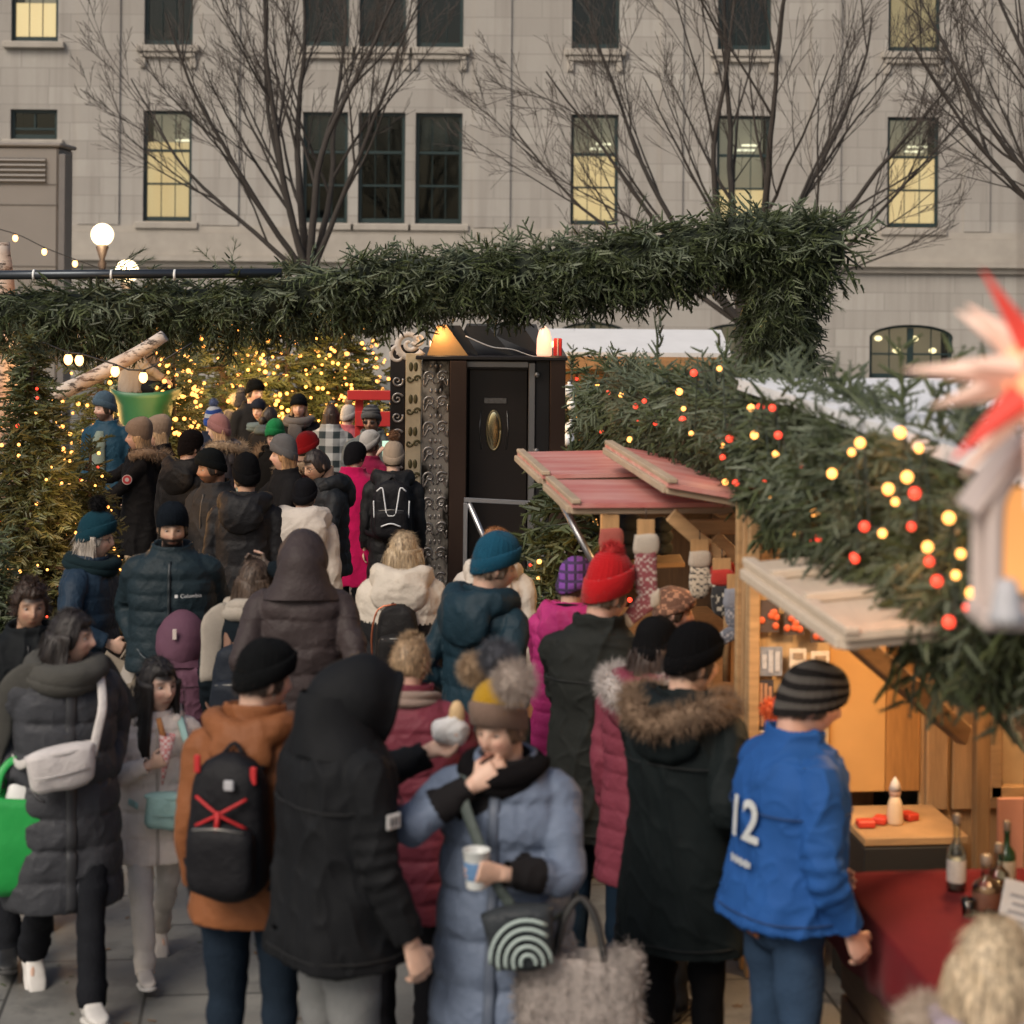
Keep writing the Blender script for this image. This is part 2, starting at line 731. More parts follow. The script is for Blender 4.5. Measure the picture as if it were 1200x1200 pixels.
def remeshed(name, chunks, voxel, it=2):
    me = mesh('tmp', chunks, [])
    o = bpy.data.objects.new('tmp', me)
    COL.objects.link(o)
    m = o.modifiers.new('r', 'REMESH')
    m.mode = 'VOXEL'
    m.voxel_size = voxel
    m.use_smooth_shade = True
    if it:
        s = o.modifiers.new('s', 'SMOOTH')
        s.factor = .5
        s.iterations = it
    dg = bpy.context.evaluated_depsgraph_get()
    r = bpy.data.meshes.new_from_object(o.evaluated_get(dg))
    r.name = name
    bpy.data.objects.remove(o)
    bpy.data.meshes.remove(me)
    return r


def rotz(a):
    c, s = math.cos(a), math.sin(a)
    return A([c, -s, 0], [s, c, 0], [0, 0, 1])


def rotx(a):
    c, s = math.cos(a), math.sin(a)
    return A([1, 0, 0], [0, c, -s], [0, s, c])


def roty(a):
    c, s = math.cos(a), math.sin(a)
    return A([c, 0, s], [0, 1, 0], [-s, 0, c])


def elbow(S, Wt, pole, u=.285, f=.255):
    D = Wt - S
    L = np.linalg.norm(D)
    if L > u + f - .005:
        Wt = S + D / L * (u + f - .005)
        D = Wt - S
        L = u + f - .005
    a = (u * u - f * f + L * L) / (2 * L)
    h = math.sqrt(max(0, u * u - a * a))
    d = D / L
    p = unit(pole - d * (pole @ d))
    return S + d * a + p * h, Wt


ARM = {  # wrist, elbow pole, palm normal, curl   (side +1 is the person's left)
    'down': ((.240, -.045, .872), (.3, 1, 0), (-1, .1, 0), .45),
    'pocket': ((.190, -.06, 1.01), (.45, 1, -.3), (-1, .3, 0), .3),
    'hold': ((.11, -.30, 1.22), (.7, .3, -1), (-.6, .5, .4), 1.0),
    'low': ((.15, -.32, 1.10), (.8, .6, -1), (-.8, .2, .3), 1.0),
    'mouth': ((.06, -.20, 1.44), (1, -.1, -.8), (-.5, .9, .1), .7),
    'strap': ((.16, -.17, 1.33), (1, .4, -.8), (-.6, .8, 0), 1.2),
    'phone': ((.10, -.36, 1.47), (.8, 0, -1), (-.7, -.6, .2), .9),
    'reach': ((.16, -.50, 1.30), (.6, .3, -1), (-.3, 0, -1), .5),
    'up': ((.17, -.10, 1.66), (1, -.3, -.4), (-1, 0, 0), .9),
    'table': ((.16, -.36, 1.02), (.8, .5, -.6), (-.5, 0, -1), .5),
}
CZT = ([.25, .5, .7, .85, .95, 1.1, 1.3, 1.39, 1.435, 1.47, 1.495], [.272, .258, .248, .238, .230, .216, .222, .212, .186, .150, .115], [.228, .215, .205, .193, .183, .166, .166, .155, .136, .118, .10])


def superell(a, b, th, e=2.5):
    c, s = np.cos(th), np.sin(th)
    return np.stack([a * np.sign(c) * np.abs(c) ** (2 / e), b * np.sign(s) * np.abs(s) ** (2 / e)], -1)


class Person:
    pass


def person(label, px, py, h, yaw, head=(0, 0), lean=0.0, bx=None, arms=('down', 'down'), walk=0, skin='light', coat=None, hair=None, hat=None,
           hood=None, scarf=None, trousers=(.012, .013, .016), shoes=(.02, .02, .022), beard=None, glasses=False, glove=None, hs=.95, group=None, seat=None, d=None, shin=None):
    P = Person()
    P.h, P.k, P.yaw = h, h / 1.75, yaw
    k = P.k
    if d is None:
        d = dist_for(px, py, h)
    bx = px if bx is None else bx
    P.d, P.s = d, F / d
    base = W(bx, 300, d)
    base[2] = 0 if seat is None else seat
    P.loc = base
    RZ = rotz(rad(yaw))
    P.RZ = RZ
    tl = math.tan(rad(lean))

    def bend(V):
        V = np.array(V, float)
        V[..., 1] -= tl * np.clip(V[..., 2] - .9, 0, 2)
        return V

    def fin(V):
        return (bend(V) * k) @ RZ.T + base
    P.fin = fin
    fc = lambda chs: [(fin(V), f, m) for V, f, m in chs]
    P.fc = fc
    det = P.s > 190
    # ---- head frame
    piv = A(0, -.012, 1.502)
    HR = rotz(rad(head[0])) @ rotx(rad(head[1]))
    off = A(0, -.018, .122)

    def hd(V):
        return (np.asarray(V) * 1.0 * hs + off * hs) @ HR.T + piv
    P.hd = hd
    hfc = lambda chs: [(fin(hd(V)), f, m) for V, f, m in chs]
    # ---- joints
    J = []
    for i, sx in enumerate((-1, 1)):
        a = arms[i]
        wt, pole, pn, curl = ARM[a] if isinstance(a, str) else a
        S = A(sx * .176, 0, 1.395)
        wt = A(wt[0] * sx, wt[1], wt[2])
        E, Wr = elbow(S, wt, A(pole[0] * sx, pole[1], pole[2]))
        J.append((sx, S, E, Wr, A(pn[0] * sx, pn[1], pn[2]), curl))
    P.J = J
    legs = []
    for sx in (-1, 1):
        if walk:
            fwd = sx * walk
            if fwd > 0:
                an, kn, lift = A(sx * .075, -.30, .09), A(sx * .085, -.20, .50), -12
            else:
                an, kn, lift = A(sx * .075, .33, .15), A(sx * .085, .02, .49), 35
        else:
            an, kn, lift = A(sx * .105, .02 * sx, .08), A(sx * .10, -.012, .49), 0
        legs.append((sx, A(sx * .092, 0, .92), kn, an, lift))
    if seat is not None:
        legs = [(sx, A(sx * .092, 0, .92), A(sx * .12, -.40, .90), A(sx * .12, -.42, .48), 0) for sx in (-1, 1)]
    # ---- body: one continuous surface
    B = [(bend(hd(V)), f, 0) for V, f, m in head_chunk()]
    th = np.arange(24) / 24 * 2 * np.pi
    tor = []
    for z, a, b in ((.84, .09, .06), (.88, .15, .10), (.95, .165, .11), (1.08, .14, .095), (1.25, .165, .11), (1.38, .17, .09), (1.44, .10, .065), (1.48, .062, .058), (1.53, .055, .058), (1.60, .05, .055)):
        e = superell(a, b, th, 2.2)
        tor.append(np.stack([e[:, 0], e[:, 1], np.full(24, z)], 1))
    B.append((bend(loft(tor)[0]), loft(tor)[1], 0))
    hands = []
    for sx, S, E, Wr, pn, curl in J:
        pts = spline([np.r_[S - A(sx * .06, 0, 0), .045], np.r_[S, .045], np.r_[E, .027], np.r_[Wr, .026]], .05)
        B.append(tube(bend(pts[:, :3]), pts[:, 3], 12))
        hd_d = unit(Wr - E)
        hc = hand_chunks(Wr, hd_d, pn, sx, curl)
        hands.append((Wr, hd_d))
        B += [(bend(V), f, m) for V, f, m in hc]
    for sx, H, K, An, lift in legs:
        pts = spline([np.r_[H, .075], np.r_[K, .05], np.r_[An, .034]], .06)
        B.append(tube(pts[:, :3], pts[:, 3], 12))
        fd = A(sx * .15, -math.cos(rad(lift)), -math.sin(rad(lift)))
        B.append(tube([An + A(0, .01, -.01), An + fd * .06 - A(0, 0, .025), An + fd * .12 - A(0, 0, .035)], [.028, .022, .014], 10))
    vox = (.0058 if P.s > 240 else .0068 if P.s > 190 else .0085) / 1.0
    me = remeshed('person', [(V * k, f, m) for V, f, m in B], vox * (k if k < 1 else 1))
    n = len(me.vertices)
    co = np.empty(n * 3, np.float32)
    me.vertices.foreach_get('co', co)
    V = co.reshape(-1, 3).astype(float) / k
    U = V.copy()
    U[:, 1] += tl * np.clip(U[:, 2] - .9, 0, 2)
    q = ((U - piv) @ HR - off * hs) / hs
    x, y, z = q[:, 0], q[:, 1], q[:, 2]
    sc = np.array(SKIN[skin])
    C = np.tile(sc, (n, 1)) * (1 + .07 * fn(U, 40, 3) + .06 * fn(U, 110, 4))[:, None]
    face = (y < -.02) & (z > -.13) & (z < .13)
    ch = np.exp(-((np.abs(x) - .038) / .018) ** 2 - ((z + .025) / .02) ** 2) * face
    C = C * (1 - ch[:, None] * A(.0, .16, .14))
    nz = np.exp(-(x / .012) ** 2 - ((z + .022) / .015) ** 2) * face
    C = C * (1 - nz[:, None] * A(.0, .12, .10))
    lip = np.exp(-(x / .022) ** 4 - ((z + .058) / .0085) ** 4) * face
    C = C * (1 - lip[:, None]) + lip[:, None] * sc * A(.85, .55, .52)
    ml = np.exp(-(x / .02) ** 4 - ((z + .058) / .0035) ** 2) * face * .7
    C = C * (1 - ml[:, None])
    hc = np.array(hair[1] if hair else (.03, .022, .018))
    br = np.exp(-((np.abs(x) - .032) / .018) ** 4 - ((z - .032 + .15 * (np.abs(x) - .03) ** 1) / .0055) ** 2) * face * .85
    C = C * (1 - br[:, None]) + br[:, None] * hc * .8
    ey = np.exp(-((np.abs(x) - .031) / .016) ** 4 - ((z - .012) / .0075) ** 4) * face * .75
    C = C * (1 - ey[:, None]) + ey[:, None] * sc * A(.45, .38, .36)
    if beard:
        bm = (sm(-.025, -.042, z) * sm(.035, .005, y) * (1 - lip) * sm(-.135, -.12, z) + np.exp(-(x / .028) ** 4 - ((z + .044) / .006) ** 2) * face).clip(0, 1) * beard[1]
        C = C * (1 - bm[:, None]) + bm[:, None] * np.array(beard[0])
    if hair:
        sca = np.clip(sm(.055, .075, z - .3 * np.clip(y, -.1, .1)) + sm(-.01, .03, y) * sm(-.06, -.03, z), 0, 1) * (np.abs(q).max(1) < .16)
        C = C * (1 - sca[:, None]) + sca[:, None] * hc
    if glove is not None:
        for Wr, dd in hands:
            g = (((U - Wr) @ dd) > -.03) & (np.linalg.norm(U - Wr, axis=1) < .24)
            C[g] = glove
    at = me.color_attributes.new('Col', 'FLOAT_COLOR', 'POINT')
    at.data.foreach_set('color', np.concatenate([C.clip(0, 1), np.ones((n, 1))], 1).astype(np.float32).ravel())
    Vw = (V * k) @ RZ.T
    me.vertices.foreach_set('co', Vw.astype(np.float32).ravel())
    me.materials.clear()
    me.materials.append(skinmat())
    me.update()
    root = link('person', me, base)
    tag(root, label, 'person', group)
    P.root = root
    P.lat = {}
    # ---- eyes
    facing = abs(((yaw + head[0] + 180) % 360) - 180)
    if P.s > 120 and facing < 120:
        for s in (-1, 1):
            ec = A(s * .0305, -.0745, .0105)
            Ve, Fe, _ = sphere((0, 0, 0), 1, 16, 12, R=rotx(rad(90)))
            cth = -Ve[:, 1]
            q0 = Fe[0]
            fm = cth[q0].mean(1) > .74
            E0 = (Ve * A(.0118, .0115, .0062) + ec, [q0[~fm]] + Fe[1:2], 0)
            E1 = (Ve * A(.0118, .0115, .0062) + ec, [q0[fm]] + Fe[2:], 1)
            part('eye', hfc([E0, E1]), [mat('eye_white', (.36, .32, .29), .3, .05), mat('iris', (.03, .018, .012), .25, .1)], root, True)
    # ---- coat
    co_ = dict(col=(.02, .02, .022), hem=.85, puff=None, g=1.0, kind='nylon', collar=1, split=None, cuff=None, zip=False, sg=1.0)
    co_.update(coat or {})
    mk = {'nylon': nylon, 'wool': lambda c: wool(c), 'shell': lambda c: mat('shell_jacket', c, .7, .18, 9, .3, 30, spec=.10), 'mat': lambda c: c}[co_['kind']]
    cm = mk(co_['col'])
    sm2 = mk(co_['split'][1]) if co_['split'] else cm
    cuffm = wool(co_['cuff'], 0) if co_['cuff'] else cm
    lin = mat('lining', (.03, .03, .033), .8)
    g = co_['g'] * (.97 if P.s > 190 else .92)
    co_['sg'] *= .97 if P.s > 190 else .93
    if seat is not None:
        co_['hem'] = max(co_['hem'], .86)
    hem = co_['hem']
    NN = 64
    th = np.arange(NN) / NN * 2 * np.pi
    puff = co_['puff']
    stp = (puff[0] / 7 if puff else .03)
    zs = np.r_[np.arange(hem, 1.43, stp), np.linspace(1.43, 1.497, 6)]
    sd = int(px * 7 + py)
    rings = []

    def surf(z, thv, rel=0.0):
        a = np.interp(z, CZT[0], CZT[1]) * g
        b = np.interp(z, CZT[0], CZT[2]) * g
        if z > 1.44:
            a, b = a / g ** .7, b / g ** .7
        off_ = 0
        if puff and z < 1.46:
            u = (z - hem) / puff[0]
            ph, bi = u % 1, int(u)
            dome = math.sqrt(max(0, 1 - (2 * ph - 1) ** 2))
            wob = .75 + .35 * np.sin(thv * 3 + bi * 1.7 + sd) + .2 * np.sin(thv * 7 + bi * 2.9)
            off_ = puff[1] * ((dome - .55) * wob + .18 * (1 - dome) * np.sin(thv * 26 + bi * 2.3 + 3 * np.sin(thv * 5)))
        e = superell(1, 1, thv, 2.4)
        x_ = e[:, 0] * (a + off_ + rel)
        y_ = e[:, 1] * (b + off_ + rel)
        pts = np.stack([x_, y_, np.full(len(thv), z)], 1)
        return pts
    P.surf = surf
    for z in zs:
        r_ = surf(z, th)
        lowf = sm(1.15, hem, z)
        fold = fn(r_ * A(1, 1, .22), 26, sd) * (.010 if not puff else .004) * (.4 + lowf)
        fold = fold + fn(r_, 13, sd + 5) * (.010 if not puff else .006)
        if z > 1.42:
            fold = fold * .2
        r_[:, :2] += unit(r_[:, :2]) * fold[:, None]
        rings.append(r_)
    r0 = rings[0]
    c0 = r0.mean(0)
    pre = [c0 + (r0 - c0) * .90 + A(0, 0, .10), c0 + (r0 - c0) * .93 + A(0, 0, .02), c0 + (r0 - c0) * .965 - A(0, 0, .004)]
    CH = [loft(pre + rings, True, True)]
    if co_['collar']:
        cz = co_['collar'] * .048
        cr = []
        for z, s_ in ((1.455, 1.16), (1.487 + cz * .3, 1.06), (1.487 + cz * .8, 1.05), (1.487 + cz, 1.02), (1.487 + cz, .90), (1.50, .80), (1.47, .72)):
            e = superell(.105 * s_, .098 * s_, th, 2.1)
            cr.append(np.stack([e[:, 0], e[:, 1] + .0 - .004, np.full(NN, z) + .012 * np.sin(th)], 1))
        CH.append(loft(cr, True, True))
    P.wrist = []
    for i, (sx, S, E, Wr, pn, curl) in enumerate(J):
        fdir = unit(Wr - E)
        cuffp = Wr - fdir * .015
        pts = spline([np.r_[A(sx * .09, 0, 1.395), .066], np.r_[S + A(sx * .006, 0, -.006), .078], np.r_[(S * .5 + E * .5) + A(sx * .008, 0, 0), .070], np.r_[E, .063], np.r_[(E + cuffp) / 2, .058], np.r_[cuffp, .045]], stp if puff else .022)
        sl = np.r_[0, np.cumsum(np.linalg.norm(np.diff(pts[:, :3], axis=0), axis=1))]
        n2 = 22
        r2 = pts[:, 3] * g ** .6 * co_['sg']
        T, Nn, Bb = frames(pts[:, :3], up=A(0, 1, .2))
        a_ = np.arange(n2) / n2 * 2 * np.pi
        RR = np.tile(r2[:, None], (1, n2))
        if puff:
            u = sl / (puff[0] * .95)
            ph = u % 1
            dome = np.sqrt(np.clip(1 - (2 * ph - 1) ** 2, 0, 1))
            RR = RR + puff[1] * .8 * ((dome[:, None] - .55) * (.8 + .3 * np.sin(a_ * 2 + np.floor(u)[:, None] * 1.9)) + .15 * (1 - dome[:, None]) * np.sin(a_ * 11 + np.floor(u)[:, None]))
        fade = np.clip(sl / .12, 0, 1)[:, None]
        cen = pts[:, None, :3]
        raw = cen + (Nn[:, None] * np.cos(a_)[None, :, None] + Bb[:, None] * np.sin(a_)[None, :, None]) * RR[..., None]
        el = np.exp(-((sl - np.linalg.norm(E - S) - .08) / .10) ** 2)[:, None]
        RR = RR + fade * (fn(raw.reshape(-1, 3), 22, sd + i).reshape(RR.shape) * .006 + el * .006 * np.sin(sl * 130)[:, None] * (0 if puff else 1))
        raw = cen + (Nn[:, None] * np.cos(a_)[None, :, None] + Bb[:, None] * np.sin(a_)[None, :, None]) * RR[..., None]
        rg = list(raw[:, ::-1])
        last = rg[-1]
        cl = last.mean(0)
        rg += [cl + (last - cl) * .8 - fdir * .002, cl + (last - cl) * .72 - fdir * .05]
        CH.append(loft(rg, True, True))
    cv = .0078 if P.s > 240 else .0095 if P.s > 170 else .012
    cme = remeshed('coat', CH, cv, 2)
    nv = len(cme.vertices)
    b_ = np.empty(nv * 3, np.float32)
    cme.vertices.foreach_get('co', b_)
    cv_ = b_.reshape(-1, 3).astype(float)
    b_ = np.empty(nv * 3, np.float32)
    cme.vertex_normals.foreach_get('vector', b_)
    cn_ = b_.reshape(-1, 3).astype(float)
    rid = lambda sc_, s_, st_: (1 - np.abs(fn(cv_ * st_, sc_, s_))) ** 5
    if puff:
        cv_ = cv_ + cn_ * ((rid(30, sd, A(1, 1, .7)) - .3) * .0045)[:, None]
    else:
        am = .015 if co_['kind'] in ('shell', 'nylon') else .007
        cv_ = cv_ + cn_ * ((rid(12, sd, A(1, .8, .5)) - .25) * am + (rid(27, sd + 3, A(1, 1, .8)) - .2) * am * .45)[:, None]
    npol = len(cme.polygons)
    b_ = np.empty(npol * 3, np.float32)
    cme.polygons.foreach_get('center', b_)
    fc_ = b_.reshape(-1, 3)
    mi = np.zeros(npol, np.int32)
    if co_['split'] and co_['split'][0] > .2:
        mi[fc_[:, 2] < co_['split'][0]] = 1
    for sx, S, E, Wr, pn, curl in J:
        fd_ = unit(Wr - E)
        rel_ = fc_ - E
        tt_ = rel_ @ fd_
        near_ = np.linalg.norm(rel_ - tt_[:, None] * fd_, axis=1) < .10
        if co_['cuff']:
            mi[near_ & (tt_ > np.linalg.norm(Wr - E) - .15)] = 3
        if co_['split'] and co_['split'][0] <= .2:
            mi[near_ & (tt_ > -.06)] = 1
    cme.vertices.foreach_set('co', (fin(cv_) - base).astype(np.float32).ravel())
    cme.materials.clear()
    for m_ in (cm, sm2, lin, cuffm):
        cme.materials.append(m_)
    cme.polygons.foreach_set('material_index', mi)
    cme.update()
    coat_o = link('coat' if hem < .8 else 'jacket', cme, None, root)
    if det and not puff:
        for z in (hem + .04, 1.285):
            sp_ = surf(z, np.linspace(0, 2 * np.pi, 90), .007)
            sp_[:, :2] += unit(sp_[:, :2]) * (fn(sp_ * A(1, 1, .22), 26, sd) * .006)[:, None]
            part('seam', fc([tube(sp_, .0032, 6)]), [mat('seam_thread', [x * .45 for x in (co_['col'] if isinstance(co_['col'], tuple) else (.1, .1, .1))], .8)], coat_o, True)
    P.coat = coat_o
    if co_['zip']:
        zz = np.arange(hem + .01, 1.47, .02)
        pth = np.array([surf(z, np.array([-np.pi / 2]))[0] for z in zz])
        pth[:, 1] -= .002
        wd = .009 if co_['zip'] is True else co_['zip']
        part('placket', fc([tube(pth, np.tile([[.006, wd]], (len(pth), 1)), 8, up=(0, -1, 0))]), [mat('zip', [x * .6 for x in co_['col']], .5)], coat_o, True)
    # ---- trousers, shoes
    tm = trousers if not isinstance(trousers, tuple) else mat('trouser_cloth', trousers, .9, .25, 12, .4, 60, spec=.08)
    TR = []
    tr = []
    for z, a, b in ((.80, .10, .09), (.85, .17, .125), (.92, .182, .13), (1.0, .17, .12), (1.04, .16, .11)):
        e = superell(a, b, th[::2], 2.3)
        tr.append(np.stack([e[:, 0], e[:, 1], np.full(NN // 2, z)], 1))
    TR.append(loft(tr))
    for sx, H, K, An, lift in legs:
        w = shin or .066
        pts = spline([np.r_[H, .098], np.r_[H * .5 + K * .5, .084], np.r_[K, .066], np.r_[K * .45 + An * .55, (.062 + w) / 2], np.r_[An + A(0, 0, -.01), w]], .03)
        T, Nn, Bb = frames(pts[:, :3], up=A(0, 1, 0))
        a_ = np.arange(18) / 18 * 2 * np.pi
        raw = pts[:, None, :3] + (Nn[:, None] * np.cos(a_)[None, :, None] + Bb[:, None] * np.sin(a_)[None, :, None]) * pts[:, 3][:, None, None]
        dsp = fn(raw.reshape(-1, 3) * A(1, 1, 1.6), 22, sd + 9).reshape(raw.shape[:2]) * .009
        zl = pts[:, 2]
        dsp = dsp + (np.sin(zl * 80 + sd + 2 * np.sin(zl * 31)) * .008 * (sm(.38, .1, zl) + .7 * np.exp(-((zl - .52) / .09) ** 2)))[:, None]
        raw = raw + unit(raw - pts[:, None, :3]) * dsp[..., None]
        TR.append(loft(raw[:, ::-1]))
    P.trousers = part('trousers', fc(TR), [tm], root, True)
    shm = shoes if not isinstance(shoes, tuple) else mat('shoe_leather', shoes, .5, .2, 20, .1, 60)
    white = isinstance(shoes, tuple) and sum(shoes) > 1
    solem = mat('rubber_sole', (.55, .53, .5) if white else (.03, .03, .03), .7)
    for sx, H, K, An, lift in legs:
        prof = [(-.075, .02, .03, .07), (-.07, .036, .045, .10), (-.03, .043, .062, .125), (.02, .044, .060, .12), (.06, .042, .042, .092), (.11, .046, .03, .07), (.16, .046, .026, .058), (.20, .036, .02, .046), (.215, .015, .012, .03)]
        a_ = np.arange(16) / 16 * 2 * np.pi
        rg, sl_ = [], []
        for f_, w_, hz, top in prof:
            e = superell(w_, 1, a_, 2.8)
            zc = .5 * (top + .022)
            rg.append(np.stack([e[:, 0], np.full(16, -f_), zc + e[:, 1] * (top - .022) / 2], 1))
            sl_.append(np.stack([e[:, 0] * 1.08, np.full(16, -f_ * 1.02), .012 + e[:, 1] * .012], 1))
        RL = rotz(sx * -rad(8) if not walk else 0) @ rotx(rad(lift))

        def sh(V):
            V = np.asarray(V) - A(0, 0, .08)
            return V @ RL.T + An
        so = part('shoe', fc([xf(loft(rg), sh)]), [shm], root, True)
        part('sole', fc([xf(loft(sl_), sh)]), [solem], so, True)
    # ---- hair
    if hair and not (hood and hood.get('state') == 'up'):
        st, hcol = hair[:2]
        V, Fs, _ = sphere((0, 0, 0), 1, 96, 44)
        hx, hy, hz = V[:, 0] * .076, V[:, 1] * .097, V[:, 2] * .118
        azi = np.arctan2(V[:, 0], -V[:, 1])
        lim = .062 - .10 * sm(.75, 1.25, np.abs(azi)) + .0
        bot = {'short': -.055, 'bob': -.09, 'long': -.09, 'curly': -.05, 'bun': -.06}[st]
        mk_ = sm(-.012, .012, hz - lim) * sm(bot - .012, bot + .02, hz)
        mk_ = np.maximum(mk_, sm(1.6, 2.0, np.abs(azi)) * sm(bot - .015, bot + .02, hz))
        thick = {'short': .10, 'bob': .17, 'long': .13, 'curly': .20, 'bun': .13}[st]
        ridg = np.sin(azi * 47 + 4 * np.sin(hz * 30 + sd) + sd) * .006 + fn(V * A(1, 1, .3), 9, sd) * .035
        if st == 'curly':
            ridg = fn(V, 14, sd) * .07 + fn(V, 34, sd + 1) * .04
        s_ = .93 + mk_ * (.07 + thick + ridg)
        y_ = np.where(V[:, 1] > 0, hy * (1 - .2 * sm(.15, .95, -V[:, 2])), hy)
        HV = np.stack([hx * s_, y_ * s_, hz * s_], 1)
        HC = [(HV, Fs, 0)]
        if hat:
            HV *= A(.985, .985, .9)
        if st in ('bob', 'long'):
            L = .17 if st == 'bob' else .40
            NA = 60
            half = rad(hair[2] if len(hair) > 2 else 112 if st == 'bob' else 100)
            az = np.linspace(-half, half, NA)
            outr = []
            nr = 14 if st == 'bob' else 22
            for i_ in range(nr):
                t_ = i_ / (nr - 1)
                zz = .03 - (L + .03) * t_
                fl = (.098 + .028 * math.sin(t_ * 2.2)) if st == 'bob' else (.094 + .03 * sm(.15, .6, t_) - .02 * sm(.7, 1, t_))
                bk = .112 + (.02 * math.sin(t_ * 2.2) if st == 'bob' else .03 * sm(.25, .6, t_))
                strand = .007 * np.sin(az * 5 + sd + 2 * math.sin(t_ * 4)) + .0025 * np.sin(az * 37 + t_ * 3)
                jag = (.025 * np.sin(az * 17 + sd) + .018 * np.sin(az * 41)) * t_ ** 3
                o_ = np.stack([np.sin(az) * (fl + strand), np.cos(az) * (bk + strand), zz + jag], 1)
                th_ = .032 * (1 - .65 * t_ ** 2)
                i2 = np.stack([np.sin(az) * (fl - th_), np.cos(az) * (bk - th_), zz + jag], 1)
                outr.append(np.concatenate([o_, i2[::-1]]))
            HC.append(loft(np.array(outr)[:, ::-1]))
            if det:
                r_ = np.random.RandomState(sd)
                azs = r_.uniform(-half, half, 420)
                bp = np.stack([np.sin(azs) * .115, np.cos(azs) * .13, r_.uniform(-L, .02, 420)], 1)
                HC.append(hairs(bp, np.tile(A(0, .02, -1), (420, 1)) + bp * 2, .10, .004, .12, sd))
        if det and st in ('bob', 'long', 'bun'):
            r_ = np.random.RandomState(sd + 2)
            pk = np.where((mk_ > .7) & (V[:, 2] > -.6))[0]
            pk = r_.choice(pk, 600)
            tn = unit(A(0, .35, -1) - unit(HV[pk]) * (unit(HV[pk]) @ A(0, .35, -1))[:, None])
            HC.append(hairs(HV[pk], tn + unit(HV[pk]) * .07, .05, .0022, .12, sd + 2))
        if st == 'bun':
            HC.append(sphere((0, .125, -.03), (.045, .04, .05), 16, 10))
            HC[-1] = (HC[-1][0] + unit(HC[-1][0] - A(0, .125, -.03)) * (fn(HC[-1][0], 60, sd) * .006)[:, None], HC[-1][1], 0)
        if st == 'curly':
            r_ = np.random.RandomState(sd)
            pk = np.where(mk_ > .8)[0]
            pk = r_.choice(pk, 500)
            HC.append(hairs(HV[pk] * 1.0, unit(HV[pk]), .035, .007, .9, sd))
        if st == 'short' and det:
            r_ = np.random.RandomState(sd)
            pk = np.where(mk_ > .7)[0]
            pk = r_.choice(pk, 700)
            HC.append(hairs(HV[pk], unit(HV[pk]) * .5 + A(0, .5, -.6) * (HV[pk][:, 2:] < .09), .03, .004, .3, sd))
        P.hair = part('hair', hfc(HC), [hairmat(hcol)], root, True)
    # ---- hat
    if hat:
        ht = dict(kind='beanie', col=(.015, .015, .017), H=.155, cuff=.055, pom=None, stripes=None, top=None, rib=40, slouch=0, cuffcol=None, pomcol=(.3, .24, .19), low=0.0)
        ht.update(hat)
        na = 64
        a_ = np.arange(na) / na * 2 * np.pi
        rows, mi, rl = [], [], 0
        HB = ht['H']
        zb = .016 - ht['low']
        hp = (.103 if not (hair and hair[0] in ('bob', 'long', 'curly')) else .107) + ht.get('wide', 0)
        ts = np.linspace(0, 1, 26)
        knit = (.0042 if det else .0025) * np.sin(a_ * 26)
        for t_ in ts:
            z_ = zb + HB * (t_ if t_ < .4 else .4 + (t_ - .4))
            u = max(0, (t_ - .38) / .62)
            r_ = (1 - u ** 2.3) ** .5 if u < 1 else 0
            r_ = max(r_, .06)
            if ht['top']:                    # pointed or fuller crown
                r_ = max(r_, (1 - u) * ht['top'] + .06)
            bulge = 1 + .04 * math.sin(min(1, t_ / .5) * math.pi) + ht['slouch'] * .12 * math.sin(t_ * math.pi)
            rr = r_ * bulge
            tilt = .046 * -np.sin(a_)        # front edge higher
            rows.append(np.stack([np.cos(a_) * (hp - .018 + knit) * rr, np.sin(a_) * (hp + .006 + knit) * rr + ht['slouch'] * .06 * t_ ** 2, z_ + tilt * (1 - t_) + .003 * np.sin(a_ * 3 + t_ * 7)], 1))
        CHh = []
        ch = loft(rows, False, True)
        if ht['stripes']:
            ri = np.repeat(np.arange(len(rows) - 1), na)
            mi = ((ri // ht['stripes'][1]) % 2).astype(int)
        else:
            mi = 0
        if ht.get('crown'):
            ri = np.repeat(np.arange(len(rows) - 1), na)
            mi = np.where(ri > 6, 3, 0)
        CHh += [(ch[0], [ch[1][0]], mi), (ch[0], [ch[1][1]], 0)]
        if ht['cuff']:
            cr = []
            kk = .0042 * np.sin(a_ * 30)
            for dz, dr in ((.0, -.012), (-.006, 0), (.0, .007), (ht['cuff'] * .5, .010), (ht['cuff'] * .92, .008), (ht['cuff'], .001), (ht['cuff'] * .9, -.01)):
                cr.append(np.stack([np.cos(a_) * (hp - .017 + dr + kk), np.sin(a_) * (hp + .007 + dr + kk), zb + dz + .046 * -np.sin(a_)], 1))
            CHh.append(loft(cr, False, False, 2))
        hc_ = wool(ht['col'], ht['rib']) if isinstance(ht['col'], tuple) else ht['col']
        ho = part('hat', hfc(CHh), [hc_, wool(ht['stripes'][0], ht['rib']) if ht['stripes'] else hc_, wool(ht['cuffcol'], 0) if ht['cuffcol'] else hc_, wool(ht['crown'], 30) if ht.get('crown') else hc_], root, True)
        if ht['pom']:
            poms = ht['pom'] if isinstance(ht['pom'], list) else [((0, .0, zb + HB + .035), ht['pom'], ht['pomcol'])]
            for c_, r_, pc in poms:
                part('pompom', hfc(furball(c_, r_ * .72, 900 if det else 320, r_ * .5, .0035 if det else .006, sd)), [furmat(pc)], ho, True)
        if ht.get('fur'):
            r_ = np.random.RandomState(sd)
            pv = np.concatenate(rows[2:])
            pk = r_.randint(0, len(pv), 5200)
            part('hat_fur', hfc([hairs(pv[pk], unit(pv[pk] - A(0, 0, .03)) + A(0, 0, -.75), ht['fur'], .005, .7, sd)]), [furmat(ht['col'])], ho, True)
        P.hat = ho
